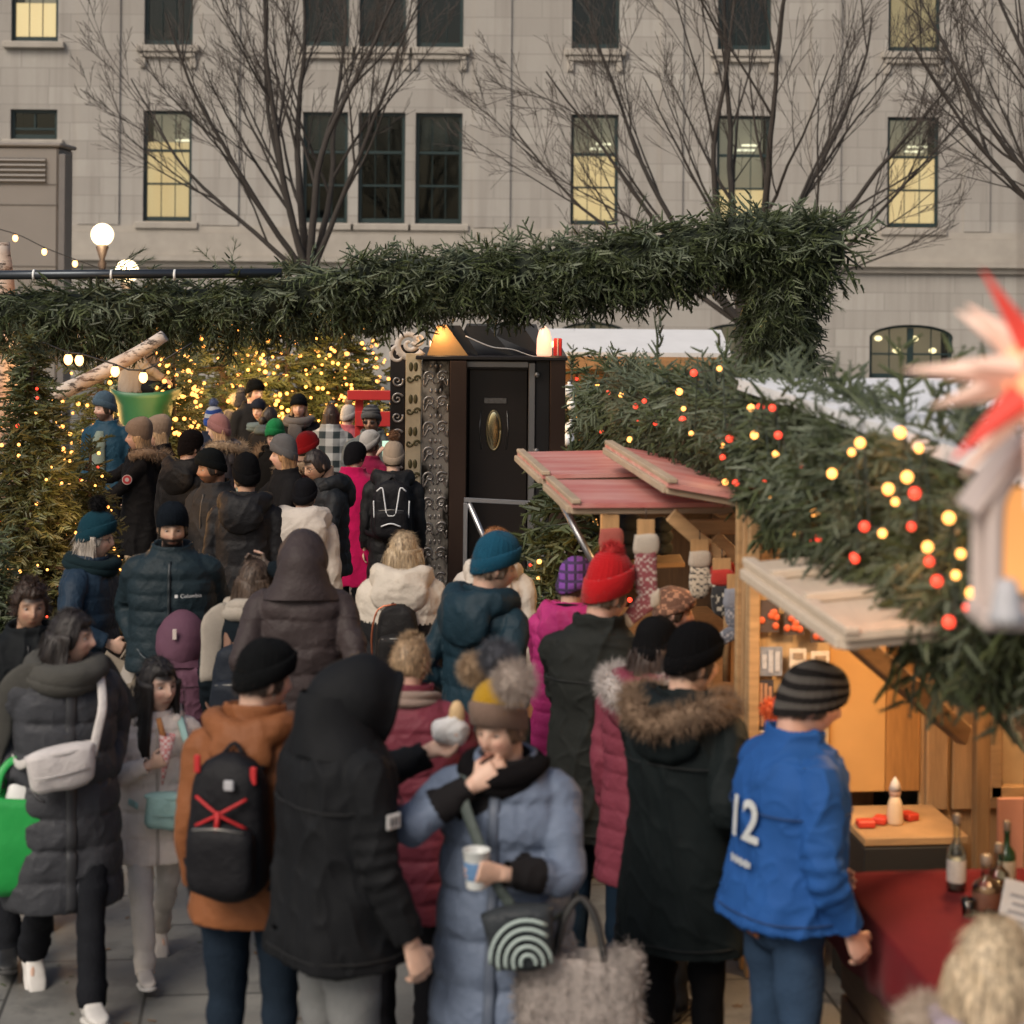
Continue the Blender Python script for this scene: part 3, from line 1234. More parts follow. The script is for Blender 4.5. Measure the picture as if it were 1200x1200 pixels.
    # ---- hood
    if hood:
        hd_ = dict(state='down', col=None, fur=None, g=1.0, peak=0.0, mat=None)
        hd_.update(hood)
        hm = hd_['mat'] or (mk(hd_['col']) if hd_['col'] else cm)
        if hd_['state'] == 'down':
            gg = hd_['g']
            pth = spline([(.11, -.10, 1.455, .03), (.135, -.02, 1.485, .048), (.12, .075, 1.485, .06), (.0, .135, 1.45, .072), (-.12, .075, 1.485, .06), (-.135, -.02, 1.485, .048), (-.11, -.10, 1.455, .03)], .02)
            pth[:, :2] *= .95 + .05 * gg
            ch = tube(pth[:, :3], np.stack([pth[:, 3] * 1.15 * gg, pth[:, 3] * .9 * gg], 1), 20, up=(0, 0, 1))
            V = ch[0]
            V = V + unit(V - A(0, .05, 1.47)) * (fn(V, 24, sd) * .009)[:, None]
            low = sphere((0, .145, 1.40), (.15 * gg, .062 * gg, .12 * gg), 26, 16)
            hme = remeshed('hood', [(V, ch[1], 0), low], .012, 9)
            b_ = np.empty(len(hme.vertices) * 3, np.float32)
            hme.vertices.foreach_get('co', b_)
            hv_ = b_.reshape(-1, 3).astype(float)
            hv_ = hv_ + unit(hv_ - A(0, .05, 1.43)) * (((1 - np.abs(fn(hv_, 24, sd + 2))) ** 3 - .3) * .008)[:, None]
            hme.vertices.foreach_set('co', (fin(hv_) - base).astype(np.float32).ravel())
            hme.materials.clear()
            hme.materials.append(hm)
            ho = link('hood', hme, None, coat_o)
            if hd_['fur']:
                fp = spline([(.13, -.09, 1.47), (.17, .0, 1.50), (.16, .09, 1.50), (.09, .19, 1.47), (0, .215, 1.44), (-.09, .19, 1.47), (-.16, .09, 1.50), (-.17, .0, 1.50), (-.13, -.09, 1.47)], .03)
                part('fur_trim', fc(furtube(fp, .042, 3200 if det else 900, .05, .004 if det else .007, sd)), [furmat(hd_['fur'])], ho, True)
        else:
            rows = []
            na = 48
            a_ = np.arange(na) / na * 2 * np.pi
            pk = hd_['peak']
            for t_ in np.linspace(0, 1, 26):
                yy = .165 - .275 * t_
                r_ = math.sqrt(max(.0025, 1 - (1 - min(1, t_ / .62)) ** 2.2))
                fl = 1 - .24 * sm(.62, 1, t_)
                ex = .120 * r_ * fl * hd_['g']
                ez = .152 * r_ * (1 - .05 * sm(.8, 1, t_)) * hd_['g']
                up_ = np.clip(np.sin(a_), 0, 1)
                zc = -.035 + .02 * t_ - .03 * (1 - t_)
                pts = np.stack([np.cos(a_) * ex, np.full(na, yy) - pk * up_ ** 2 * t_ ** 3 * .5, zc + np.sin(a_) * ez], 1)
                pts[:, 2] += pk * .3 * up_ * t_ ** 2 - .055 * up_ * sm(.6, 1.05, t_)
                pts = pts + unit(pts) * (fn(pts, 20, sd) * .006)[:, None]
                if puff:
                    pts = pts + unit(pts) * (.006 * abs(math.sin(t_ * math.pi * 3.5)) - .003)
                rows.append(pts)
            rim = rows[-1]
            cc = rim.mean(0)
            rows += [cc + (rim - cc) * 1.02 + A(0, -.012, 0), cc + (rim - cc) * .94 + A(0, -.016, 0), cc + (rim - cc) * .88 + A(0, .0, 0), cc + (rim - cc) * .86 + A(0, .05, 0)]
            ch = loft(rows, True, False)
            ho_ch = hfc([ch])
            nr = []
            for z_, a0, b0 in ((1.42, .185, .145), (1.455, .165, .14), (1.49, .135, .132), (1.53, .118, .126), (1.57, .105, .12), (1.60, .095, .11)):
                e = superell(a0 * hd_['g'] ** .5, b0 * hd_['g'] ** .5, th, 2.1)
                pz = np.stack([e[:, 0], e[:, 1] + .012, np.full(NN, z_) + .018 * np.sin(th)], 1)
                pz[:, :2] *= (1 + .05 * fn(pz, 30, sd))[:, None]
                nr.append(pz)
            ho_ch += fc([loft(nr, False, False)])
            ho = part('hood', ho_ch, [hm], coat_o, True)
            if hd_['fur']:
                fp = rows[25]
                part('fur_trim', hfc(furtube(np.concatenate([fp, fp[:1]]), .03, 1800 if det else 600, .04, .004 if det else .006, sd)), [furmat(hd_['fur'])], ho, True)
    # ---- scarf
    if scarf:
        sc_ = dict(col=(.1, .1, .1), r=.05, tail=0, tails=None)
        sc_.update(scarf)
        pth = []
        for t_ in np.linspace(0, 1, 70):
            an = t_ * 2 * np.pi * 1.9 + 2.2
            rr = .105 + .012 * math.sin(t_ * 9) + sc_['r'] * .25
            pth.append((math.sin(an) * rr, -math.cos(an) * rr - .012, 1.45 + .052 * t_ - .026 * math.cos(an), sc_['r'] * (1 + .12 * math.sin(t_ * 23))))
        pth = np.array(pth)
        ch = tube(pth[:, :3], np.stack([pth[:, 3] * .78, pth[:, 3] * 1.0], 1), 16, up=(0, 0, 1))
        V = ch[0] + unit(ch[0] - np.array([0, 0, 1.49])) * (fn(ch[0] * A(1, 1, 2.5), 40, sd) * .008)[:, None]
        SC = [(V, ch[1], 0)]
        for tl_ in (sc_['tails'] or []):
            tp = spline(tl_, .03)
            wv = np.stack([np.full(len(tp), .018), .065 + .012 * np.sin(np.arange(len(tp)) * .6)], 1)
            c2 = tube(tp, wv, 14, up=(0, 1, 0))
            SC.append((c2[0] + unit(c2[0] - A(0, 0, 1)) * (fn(c2[0] * A(1, 1, .3), 50, sd) * .006)[:, None], c2[1], 0))
        part('scarf', fc(SC), [wool(sc_['col'], 60 if det else 0)], root, True)
    # ---- glasses
    if glasses:
        G = []
        for s in (-1, 1):
            c_ = A(s * .032, -.094, .010)
            a_ = np.arange(17) / 16 * 2 * np.pi
            G.append(tube(np.stack([c_[0] + .022 * np.cos(a_), np.full(17, c_[1]) + .02 * (np.abs(c_[0] + .022 * np.cos(a_)) - .03), c_[2] + .018 * np.sin(a_)], 1), .0022, 6))
            G.append(tube([(s * .054, -.09, .014), (s * .078, -.05, .014), (s * .079, .01, .012)], .002, 6))
            if glasses == 'sun':
                G.append(sphere(c_, (.021, .003, .017), 14, 8))
        G.append(tube([(-.010, -.098, .014), (.010, -.098, .014)], .0022, 6))
        part('glasses', hfc(G), [mat('dark_frame', (.015, .012, .012), .3)], root, True)
    return P


# ------------------------------------------------------------------ what people carry
def backpack(P, label, col=(.014, .014, .016), w=.30, hgt=.46, z0=.98, dep=.17, strapcol=None, seed=1, pocket=True, extra=None, group=None, yb=.16, kind='nylon'):
    m = nylon(col, .6)
    tx = lambda V: P.fin(V)
    na = 32
    a = np.arange(na) / na * 2 * np.pi
    rows = []
    for t in np.linspace(0, 1, 20):
        z = z0 + hgt * t
        r = (1 - (2 * t - 1) ** 6) ** .5 if 0 < t < 1 else .25
        tp = 1 - .22 * t ** 2
        e = superell(w / 2 * max(r, .3) * tp, dep / 2 * max(r, .35) * (1 - .2 * t), a, 3.0)
        p = np.stack([e[:, 0], e[:, 1] + yb + dep / 2 - .01, np.full(na, z)], 1)
        p[:, :2] += unit(p[:, :2] - A(0, yb + dep / 2)) * (fn(p, 22, seed) * .006)[:, None]
        rows.append(p)
    loc = tx(A([0, yb + dep / 2, z0]))[0]
    t = thing('backpack', label, 'backpack', loc, group)
    bd = part('main_compartment', [xf(loft(rows), tx)], [m], t, True)
    if pocket:
        rows2 = []
        for q in np.linspace(0, 1, 12):
            r = (1 - (2 * q - 1) ** 6) ** .5 if 0 < q < 1 else .25
            e = superell(w * .4 * max(r, .3), .05 * max(r, .3), a, 3)
            rows2.append(np.stack([e[:, 0], e[:, 1] + yb + dep - .012, np.full(na, z0 + .03 + hgt * .52 * q)], 1))
        part('front_pocket', [xf(loft(rows2), tx)], [m], t, True)
        zc = tube([(-w * .3, yb + dep + .02, z0 + hgt * .53), (0, yb + dep + .03, z0 + hgt * .55), (w * .3, yb + dep + .02, z0 + hgt * .53)], .004, 6)
        part('zip', [xf(zc, tx)], [mat('zip_metal', (.25, .24, .22), .4, metal=.6)], t, True)
    for sx in (-1, 1):
        pth = spline([(sx * .075, yb + .02, z0 + hgt * .86), (sx * .11, .06, 1.50), (sx * .125, -.07, 1.47), (sx * .15, -.19, 1.28), (sx * .20, -.15, 1.08), (sx * .235, .02, z0 + .06), (sx * .13, yb + .04, z0 + .04)], .03)
        part('strap', [xf(tube(pth, np.tile([[.008, .024]], (len(pth), 1)), 8, up=(0, -1, .3)), tx)], [nylon(strapcol or col, .6)], t, True)
    part('top_loop', [xf(tube(spline([(-.04, yb + .05, z0 + hgt * .97), (0, yb + .04, z0 + hgt * 1.05), (.04, yb + .05, z0 + hgt * .97)], .02), .008, 8), tx)], [nylon(strapcol or col, .6)], t, True)
    if extra:
        extra(t, tx)
    return t


def bag_rows(w, d, hgt, taper=.0, sag=.0, n=10, na=32, e=4.0, seed=1):
    a = np.arange(na) / na * 2 * np.pi
    rows = []
    for t in np.linspace(0, 1, n):
        s = 1 - taper * (1 - t) + (.04 * math.sin(t * math.pi))
        r = 1 if t > .08 else .86
        q = superell(w / 2 * s * r, d / 2 * s * r * (1 + .25 * math.sin((1 - t) * math.pi)), a, e)
        p = np.stack([q[:, 0], q[:, 1], np.full(na, hgt * t)], 1)
        p = p + unit(p - A(0, 0, hgt / 2)) * (fn(p, 14, seed) * .012)[:, None]
        p[:, 2] += sag * np.sin(a * 2) * t
        rows.append(p)
    rim = rows[-1]
    rows += [rim * A(.96, .9, 1), rim * A(.94, .85, 1) - A(0, 0, hgt * .3)]
    return loft(rows)


def place(V, loc, yaw, R=None):
    V = np.asarray(V, float)
    if R is not None:
        V = V @ np.asarray(R).T
    return V @ rotz(rad(yaw)).T + np.asarray(loc, float)


def hand_at(P, i, along=.07, palm=.03):
    sx, S, E, Wr, pn, curl = P.J[i]
    d = unit(Wr - E)
    pn = unit(pn - d * (pn @ d))
    return P.fin((Wr + d * along + pn * palm)[None])[0]


def cup(P, i, label, col=(.62, .64, .60), h=.125, r=.042, group='drink cups in hand', band=(.3, .45, .42), tilt=0, along=.075, palm=.035):
    c = hand_at(P, i, along, palm) - A(0, 0, h * .55)
    t = thing('cup', label, 'cup', c, group)
    prof = [(r * .72, 0), (r * .74, .003), (r * .86, h * .5), (r, h), (r * 1.04, h + .002), (r * 1.0, h + .004), (r * .92, h - .004), (r * .84, h * .75)]
    part('cup_wall', [lathe(prof, c, 24)], [mat('cup_plastic', col, .35, .06)], t, True)
    part('printed_band', [lathe([(r * .80, h * .24), (r * .815, h * .25), (r * .93, h * .72), (r * .92, h * .73)], c, 24)], [mat('cup_print', band, .4, .3, 40)], t, True)
    part('drink', [lathe([(.001, h * .70), (r * .84, h * .70), (r * .84, h * .705), (.001, h * .706)], c, 20)], [mat('drink', (.12, .04, .02), .2)], t)
    return t
# ================================================================== setting
AX = A(-.1036, .9946, 0)          # the market lane runs this way
RT = A(.9946, .1036, 0)           # square to the lane, towards the stalls
LANE = math.atan2(.1036, .9946)


def S(o, a, z):
    """stall frame: o to the right of the counter line, a = distance from the camera along y"""
    b = A(2.006 - .104 * a, a, 0)
    return b + RT * o + A(0, 0, z)


RL = rotz(LANE)                   # box orientation aligned with the lane (x = right, y = away)

# ---- ground: slate slabs
t = NT('slate_paving')
co = t.coord(rot=(0, 0, -LANE + rad(90)))
br = t.n('ShaderNodeTexBrick')
br.offset = .5
br.inputs['Scale'].default_value = 1.0
br.inputs['Mortar Size'].default_value = .009
br.inputs['Mortar Smooth'].default_value = .3
br.inputs['Brick Width'].default_value = .92
br.inputs['Row Height'].default_value = .58
br.inputs['Color1'].default_value = (.0, .0, .0, 1)
br.inputs['Color2'].default_value = (1, 1, 1, 1)
br.inputs['Mortar'].default_value = (.5, .5, .5, 1)
t.l(co, br.inputs['Vector'])
n1 = t.noise(t.coord(), 1.2, 6, .6)
n2 = t.noise(t.coord(), 14, 6, .65)
c = t.mix(br.outputs['Color'], (.115, .118, .112), (.175, .172, .16))
c = t.mix(t.math('MULTIPLY', n2, .7), c, (.09, .092, .088))
c = t.mix(t.ramp(n1, [(.42, 0.), (.62, .7)]), c, (.215, .21, .19))
c = t.mix(t.ramp(t.noise(t.coord(), 3.4, 7, .7), [(.50, 0.), (.62, .75)]), c, (.085, .085, .08))
c = t.mix(br.outputs['Fac'], c, (.045, .044, .04))
b = t.bump(br.outputs['Fac'], -.6, .01)
b = t.bump(n2, .25, .01, b)
ground_m = t.done(c, b, Roughness=t.ramp(n1, [(.35, .45), (.65, .8)]))
solo('ground', grid(A(-90, -30, 0), A(90, -30, 0), A(-90, 130, 0), 4, 4), [ground_m], kind='structure')

# ---- stone building
DB = 52.0
KB = F / DB
# facade stands square to the view, verticals true
bx_ = lambda px: (px - 600 - ROLL * 140) / KB
bz_ = lambda py: CZ + (300 - py) / KB
t = NT('limestone_ashlar')
co = t.coord()
sp = t.n('ShaderNodeSeparateXYZ')
t.l(co, sp.inputs[0])
cb = t.n('ShaderNodeCombineXYZ')
t.l(t.math('ADD', sp.outputs[0], t.math('MULTIPLY', sp.outputs[1], 1.0)), cb.inputs[0])
t.l(sp.outputs[2], cb.inputs[1])
br = t.n('ShaderNodeTexBrick')
br.offset, br.offset_frequency, br.squash, br.squash_frequency = .43, 2, 1.35, 3
br.inputs['Scale'].default_value = 1
br.inputs['Brick Width'].default_value = 1.25
br.inputs['Row Height'].default_value = .46
br.inputs['Mortar Size'].default_value = .017
br.inputs['Mortar Smooth'].default_value = .4
br.inputs['Bias'].default_value = 0
br.inputs['Color1'].default_value = (0, 0, 0, 1)
br.inputs['Color2'].default_value = (1, 1, 1, 1)
br.inputs['Mortar'].default_value = (.5, .5, .5, 1)
t.l(cb.outputs[0], br.inputs['Vector'])
n1 = t.noise(t.coord(scale=(1, 1, .35)), .55, 6, .6)
n2 = t.noise(co, 9, 7, .65)
stv = t.noise(t.coord(scale=(2.2, 2.2, .10)), 1.6, 5, .6)
c = t.mix(br.outputs['Color'], (.335, .312, .280), (.435, .41, .37))
c = t.mix(t.ramp(n1, [(.35, 0.), (.7, .5)]), c, (.28, .255, .23))
c = t.mix(t.ramp(stv, [(.48, 0.), (.72, .55)]), c, (.22, .195, .17))
c = t.mix(t.math('MULTIPLY', n2, .35), c, (.28, .25, .22))
c = t.mix(t.math('MULTIPLY', br.outputs['Fac'], .5), c, (.20, .185, .165))
stone = t.done(c, t.bump(n2, .3, .03, t.bump(br.outputs['Fac'], -.4, .02)), Roughness=.85)
stone_trim = mat('stone_trim', (.36, .325, .28), .85, .22, 2.5, .3, 12)
frame_m = mat('green_black_frame', (.012, .028, .028), .45, .2)
bldg = thing('stone_building', 'pale limestone building with tall green framed sash windows behind the bare trees', 'building', A(0, DB, 0))
colpx = [(-208, -150), (-110, -52), (12, 67), (168, 225), (355, 408), (420, 475), (487, 542), (669, 725), (840, 903), (1040, 1101), (1222, 1280), (1380, 1438)]
tall = (133, 263)
upper = (-75, 56)
rects = []
for i, (x0, x1) in enumerate(colpx):
    if i == 2:
        rects += [(x0, x1, -75, 53, 'u'), (x0, x1, 133, 168, 's'), (x0, x1, 190, 263, 'b')]
    else:
        rects += [(x0, x1) + upper + ('u',), (x0, x1) + tall + ('t',)]
for x0, x1 in ((-208, -110), (150, 246), (655, 738), (825, 918), (1021, 1119), (1215, 1300)):
    rects.append((x0, x1, 376, 440, 'a'))
xs = sorted(set([-900, 2100] + [r[0] for r in rects] + [r[1] for r in rects]))
ys = sorted(set([-420, 300, 446] + [r[2] for r in rects] + [r[3] for r in rects]))
Vw, Fw = [], []
for i in range(len(xs) - 1):
    for j in range(len(ys) - 1):
        mx, my = (xs[i] + xs[i + 1]) / 2, (ys[j] + ys[j + 1]) / 2
        if any(r[0] < mx < r[1] and r[2] < my < r[3] for r in rects):
            continue
        k = len(Vw)
        zb = bz_(ys[j + 1])
        if j == len(ys) - 2:
            zb = -.1
        Vw += [(bx_(xs[i]), DB, zb), (bx_(xs[i + 1]), DB, zb), (bx_(xs[i + 1]), DB, bz_(ys[j])), (bx_(xs[i]), DB, bz_(ys[j]))]
        Fw.append((k, k + 1, k + 2, k + 3))
for x0, x1, y0, y1, ty in rects:      # reveals
    X0, X1, Z0, Z1 = bx_(x0), bx_(x1), bz_(y1), bz_(y0)
    for q in ([(X0, Z0), (X0, Z1)], [(X1, Z1), (X1, Z0)], [(X0, Z1), (X1, Z1)], [(X1, Z0), (X0, Z0)]):
        k = len(Vw)
        (a0, b0), (a1, b1) = q
        Vw += [(a0, DB, b0), (a1, DB, b1), (a1, DB + .42, b1), (a0, DB + .42, b0)]
        Fw.append((k, k + 1, k + 2, k + 3))
Wch = (np.array(Vw, float), [np.array(Fw)], 0)
X0, X1 = bx_(-900), bx_(2100)
side = [slab([(X0, DB + 12, 0), (X0, DB, 0), (X0, DB, bz_(-420)), (X0, DB + 12, bz_(-420))], .1), slab([(X1, DB, 0), (X1, DB + 12, 0), (X1, DB + 12, bz_(-420)), (X1, DB, bz_(-420))], .1)]
part('wall', [Wch] + side, [stone], bldg)
part('roof', box(((X0 + X1) / 2, DB + 6, bz_(-420) + .15), (X1 - X0 + .8, 13, .3)), [stone_trim], bldg)
# string course, plinth, pilaster strips
tr = []
cx = (X0 + X1) / 2
for py0, py1, dp in ((268, 276, .10), (276, 303, .16), (303, 309, .26), (309, 316, .12)):
    tr.append(box((cx, DB - dp / 2 + .002, (bz_(py0) + bz_(py1)) / 2), (X1 - X0, dp, bz_(py0) - bz_(py1) - .004)))
part('string_course', tr, [stone_trim], bldg)
for x0, x1 in ((92, 140), (236, 280), (556, 598), (774, 800), (950, 985), (1130, 1160)):
    part('pilaster', [box(((bx_(x0) + bx_(x1)) / 2, DB - .028, (bz_(-420) + bz_(267)) / 2), (bx_(x1) - bx_(x0), .06, bz_(-420) - bz_(267)))], [stone], bldg)
glass = glassmat('window_glass', (.72, .78, .78), .9)
dark_in = mat('dark_room', (.035, .033, .032), .9)
curtain = mat('pale_curtain', (.15, .145, .135), .9, .3, 12)
lit = {}


def litmat(s):
    if s not in lit:
        t_ = NT('lit_blind')
        co_ = t_.coord()
        w_ = t_.noise(t_.coord(scale=(3, 1, .3)), 1.5, 3)
        c_ = t_.mix(w_, (.95, .56, .25), (1.0, .70, .37))
        m_ = t_.done((.5, .4, .25), None, Emission_Color=c_, Emission_Strength=s * .72)
        m_.cycles.emission_sampling = 'NONE'
        lit[s] = m_
    return lit[s]


tube_l = emat('ceiling_tube', (1, .85, .6), 1.2)
LITS = {(168, 't'): (.72, .85), (669, 't'): (.62, 1.0), (840, 't'): (.34, 1.0), (1040, 't'): (.66, 1.05), (12, 'u'): (.36, 1.25), (1040, 'u'): (.62, .42), (1222, 't'): (.6, 1.)}
for x0, x1, y0, y1, ty in rects:
    X0, X1, Z0, Z1 = bx_(x0), bx_(x1), bz_(y1), bz_(y0)
    w, h = X1 - X0, Z1 - Z0
    fy = DB + .16
    fr = []
    xm = (X0 + X1) / 2
    fw = .085
    B = lambda x, z, sx, sz, dy=.07, y=fy: fr.append(box((x, y, z), (sx, dy, sz), None, .008))
    B(X0 + fw / 2 + .003, (Z0 + Z1) / 2, fw, h - .01)
    B(X1 - fw / 2 - .003, (Z0 + Z1) / 2, fw, h - .01)
    B(xm, Z1 - fw / 2 - .004, w - 2 * fw - .01, fw)
    B(xm, Z0 + .065, w - 2 * fw - .01, .12)
    if ty in ('t', 'u'):
        B(xm, Z1 - .36 * h, w - 2 * fw - .012, .075, .09)
        if ty == 't':
            B(xm, Z1 - .66 * h, w - 2 * fw - .012, .055, .08)
        for q in (1 / 3, 2 / 3):
            B(X0 + fw + (w - 2 * fw) * q, (Z0 + Z1) / 2, .022, h - .22, .04, fy + .004)
    elif ty == 's':
        B(xm, (Z0 + Z1) / 2 + .1, .05, h - .3, .05, fy + .004)
        B(xm, Z0 + h * .35, w - 2 * fw - .012, .06, .08)
    elif ty == 'a':
        B(xm, (Z0 + Z1) / 2, .16, h - .2, .09)
        B(xm, Z0 + h * .45, w - .2, .05, .04, fy + .006)
        for q in (.25, .75):
            B(X0 + w * q, (Z0 + Z1) / 2, .03, h - .25, .04, fy + .004)
    wo = part('window', fr, [frame_m], bldg)
    part('pane', box((xm, fy + .03, (Z0 + Z1) / 2), (w - .1, .006, h - .1)), [glass], wo)
    part('room', [slab([(X0, fy + 1.2, Z0), (X1, fy + 1.2, Z0), (X1, fy + 1.2, Z1), (X0, fy + 1.2, Z1)], .02),
                  slab([(X0, fy + .28, Z1), (X1, fy + .28, Z1), (X1, fy + 1.2, Z1 + .01), (X0, fy + 1.2, Z1 + .01)], .02),
                  slab([(X0, fy + .28, Z0), (X0, fy + .28, Z1), (X0, fy + 1.2, Z1), (X0, fy + 1.2, Z0)], .02), slab([(X1, fy + .28, Z0), (X1, fy + 1.2, Z0), (X1, fy + 1.2, Z1), (X1, fy + .28, Z1)], .02)], [dark_in], wo)
    if ty == 'a':
        part('back_wall', box((xm, fy + 1.1, (Z0 + Z1) / 2), (w - .1, .02, h)), [emat('lit_interior', (.60, .42, .26), .22, (.4, .34, .28))], wo)  # wall itself glows faintly, standing in for pendant light on it
    L = LITS.get((x0, ty))
    if L:
        part('back_wall', box((xm, fy + 1.1, (Z0 + Z1) / 2), (w - .1, .02, h)), [emat('lit_office', (.55, .44, .32), .26, (.4, .36, .3))], wo)  # dim glow put into the wall in place of office lighting
        part('blind', box((xm, fy + .16, Z0 + h * L[0] / 2), (w - .06, .01, h * L[0])), [litmat(L[1])], wo)
        for q in range(2):
            part('ceiling_light', box((xm + (.1 + q * .12) * w, fy + .5 + .3 * q, Z1 - h * (.30 - .05 * q)), (w * .34, .3, .035)), [tube_l], wo)
    elif ty in ('t', 'u') and (x0 * 7) % 3 == 1:
        part('blind', box((xm, fy + .16, Z1 - h * .17), (w - .06, .012, h * .33)), [curtain], wo)
    if ty == 'a' and x0 > 1000:
        for q in range(4):
            part('ceiling_light', sphere((X0 + w * (.16 + .22 * q), fy + .5, Z1 - h * (.28 + .22 * (q % 2))), (.10, .1, .07), 10, 6), [emat('pendant', (1, .72, .38), 2.2)], wo)
    if ty in ('t', 'u', 's'):
        si = [box((xm, DB - .05, Z0 - .10), (w + .36, .24, .17), None, .02)]
        if ty == 'u' and x0 > 60:
            si += [box((xm, DB - .04, Z0 - .26), (w + .16, .16, .13), None, .02)]
            si += [box((xm + s * (w / 2 + .02), DB - .03, Z0 - .46), (.16, .12, .26), None, .02) for s in (-1, 1)]
        part('sill', si, [stone_trim], wo)
    if ty == 'a':
        n = 20
        ang = np.linspace(math.pi, 0, n + 1)
        arc = [(xm + (w / 2) * math.cos(q), Z1 - .34 + .33 * math.sin(q)) for q in ang]
        left = [(X0 - .02, Z1 + .03)] + [(X0 - .02, arc[0][1])] + arc[:n // 2 + 1] + [(xm, Z1 + .03)]
        right = [(xm, Z1 + .03)] + arc[n // 2:] + [(X1 + .02, arc[-1][1]), (X1 + .02, Z1 + .03)]
        part('arch', [prism(np.array(q) - A(xm, 0), (xm, DB - .004, 0), (1, 0, 0), (0, 0, 1), .19) for q in (left, right)], [stone], wo)
        hd = [(x, DB + .1, z - .03) for x, z in arc]
        part('arch_frame', tube(hd, np.tile([[.045, .05]], (len(hd), 1)), 6), [frame_m], wo)


# ---- bare trees
def bare_tree(name, label, base, seed, limbs, r0, hb, levels=4, length=4.2, grp=None):
    """limbs: list of (lean to the right in degrees, lean to the back, relative size); stems divide at height hb"""
    r = random.Random(seed)
    T_, tw = [], []
    base = np.asarray(base, float)

    def grow(p, d, rad_, ln, lv):
        n = max(4, int(ln / .28))
        pts, rr = [p], [rad_]
        cur = A(*d)
        for i in range(n):
            cur = unit(cur + A(r.gauss(0, .055), r.gauss(0, .055), r.gauss(.035, .045)))
            pts.append(pts[-1] + cur * ln / n)
            rr.append(max(.004, rad_ * (1 - .75 * (i + 1) / n)))
        (T_ if lv <= 2 else tw).append(tube(np.array(pts), np.array(rr), 8 if lv < 2 else 5 if lv < 3 else 3, cap=False))
        if lv >= levels:
            return
        k = {0: 6, 1: 4, 2: 4, 3: 3, 4: 3}[lv]
        for j in range(k):
            f = .22 + .76 * (j + r.random()) / k
            i = min(n - 1, int(f * n))
            ax = unit(pts[i + 1] - pts[i])
            side_ = unit(np.cross(ax, A(r.gauss(0, 1), r.gauss(0, 1), r.gauss(0, 1))))
            an = rad(r.uniform(16, 38))
            nd = unit(ax * math.cos(an) + side_ * math.sin(an) + A(0, 0, .10))
            grow(pts[i], nd, max(.0045, rr[i] * r.uniform(.45, .62)), ln * r.uniform(.42, .60) * (1.15 - .4 * f), lv + 1)
    top = base + A(0, 0, hb)
    T_.append(tube(np.array([base - A(0, 0, .1), base + A(.02, 0, hb * .5), top]), [r0 * 1.25, r0, r0 * .9], 12))
    for lx, ly, s_ in limbs:
        d = unit(A(math.sin(rad(lx)), math.sin(rad(ly)), math.cos(rad(lx))))
        grow(top + d * .0, d, .072 * s_, length * (.75 + .4 * s_), 0)
    bark = mat('tree_bark', (.038, .032, .028), .9, .35, 6, .6, 40)
    tr_ = thing(name, label, 'tree', base, grp)
    part('trunk', T_, [bark], tr_, True)
    part('crown', tw, [mat('twig_bark', (.070, .058, .050), .9, .3)], tr_, True)
    return tr_


g_ = 'bare trees before the stone building'
b0 = W(362, 300, 33)
b0[2] = 0
bare_tree('bare_tree', 'leafless tree fanning up in front of the three paired windows', b0, 5, [(-48, 8, .62), (-36, -10, .75), (-25, 14, .85), (-14, -6, .95), (-2, 10, 1.0), (9, -10, .95), (19, 8, .9), (30, -6, .75)], .17, 2.75, length=4.6, grp=g_)
b0 = W(872, 300, 32)
b0[2] = 0
bare_tree('bare_tree', 'leafless tree rising behind the corner of the fir garland', b0, 9, [(-62, 6, .62), (-50, -8, .7), (-36, 10, .8), (-20, -8, .9), (-4, 8, 1.0), (10, -8, 1.0), (26, 8, .9), (44, -6, .8), (56, 8, .6)], .15, 2.1, length=4.9, grp=g_)
b0 = W(1330, 300, 30)
b0[2] = 0
bare_tree('bare_tree', 'leafless branches reaching in from the right edge above the red star', b0, 4, [(-58, 5, .8), (-44, -8, .9), (-28, 6, 1.0), (0, 5, 1.0), (25, -8, .9)], .15, 2.7, length=4.6, grp=g_)

# ---- utility kiosk
dk = 30.0
kx0, kx1, kz = W(-70, 0, dk)[0], W(70, 0, dk)[0], W(40, 172, dk)[2]
tp = mat('taupe_metal', (.185, .168, .152), .6, .08, 3, .05, 30)
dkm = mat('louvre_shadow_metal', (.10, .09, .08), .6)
ko = thing('utility_kiosk', 'tall taupe metal utility cabinet with louvres left of the globe lamp', 'cabinet', A((kx0 + kx1) / 2, dk + 1, 0))
part('cabinet', [box(((kx0 + kx1) / 2, dk + .5, kz / 2), (kx1 - kx0, 1, kz), None, .03)], [tp], ko)
part('corner_post', [box((kx1 + .055, dk + .2, (kz - .1) / 2), (.1, .4, kz - .1), None, .01)], [mat('grey_metal', (.13, .12, .115), .5)], ko)
zl = W(40, 190, dk)[2]
part('top_cap', [box(((kx0 + kx1) / 2, dk + .5, kz + .03), (kx1 - kx0 + .1, 1.1, .06), None, .02)], [tp], ko)
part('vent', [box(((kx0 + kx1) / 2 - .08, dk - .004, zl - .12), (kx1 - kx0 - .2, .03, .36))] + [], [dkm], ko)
part('louvre', [box(((kx0 + kx1) / 2 - .08, dk - .03, zl + .02 - .075 * q), (kx1 - kx0 - .2, .05, .03), rotx(rad(-30))) for q in range(5)], [tp], ko)
for py in (216, 240, 312):
    part('panel_seam', box(((kx0 + kx1) / 2, dk - .004, W(40, py, dk)[2]), (kx1 - kx0 - .02, .012, .018)), [dkm], ko)

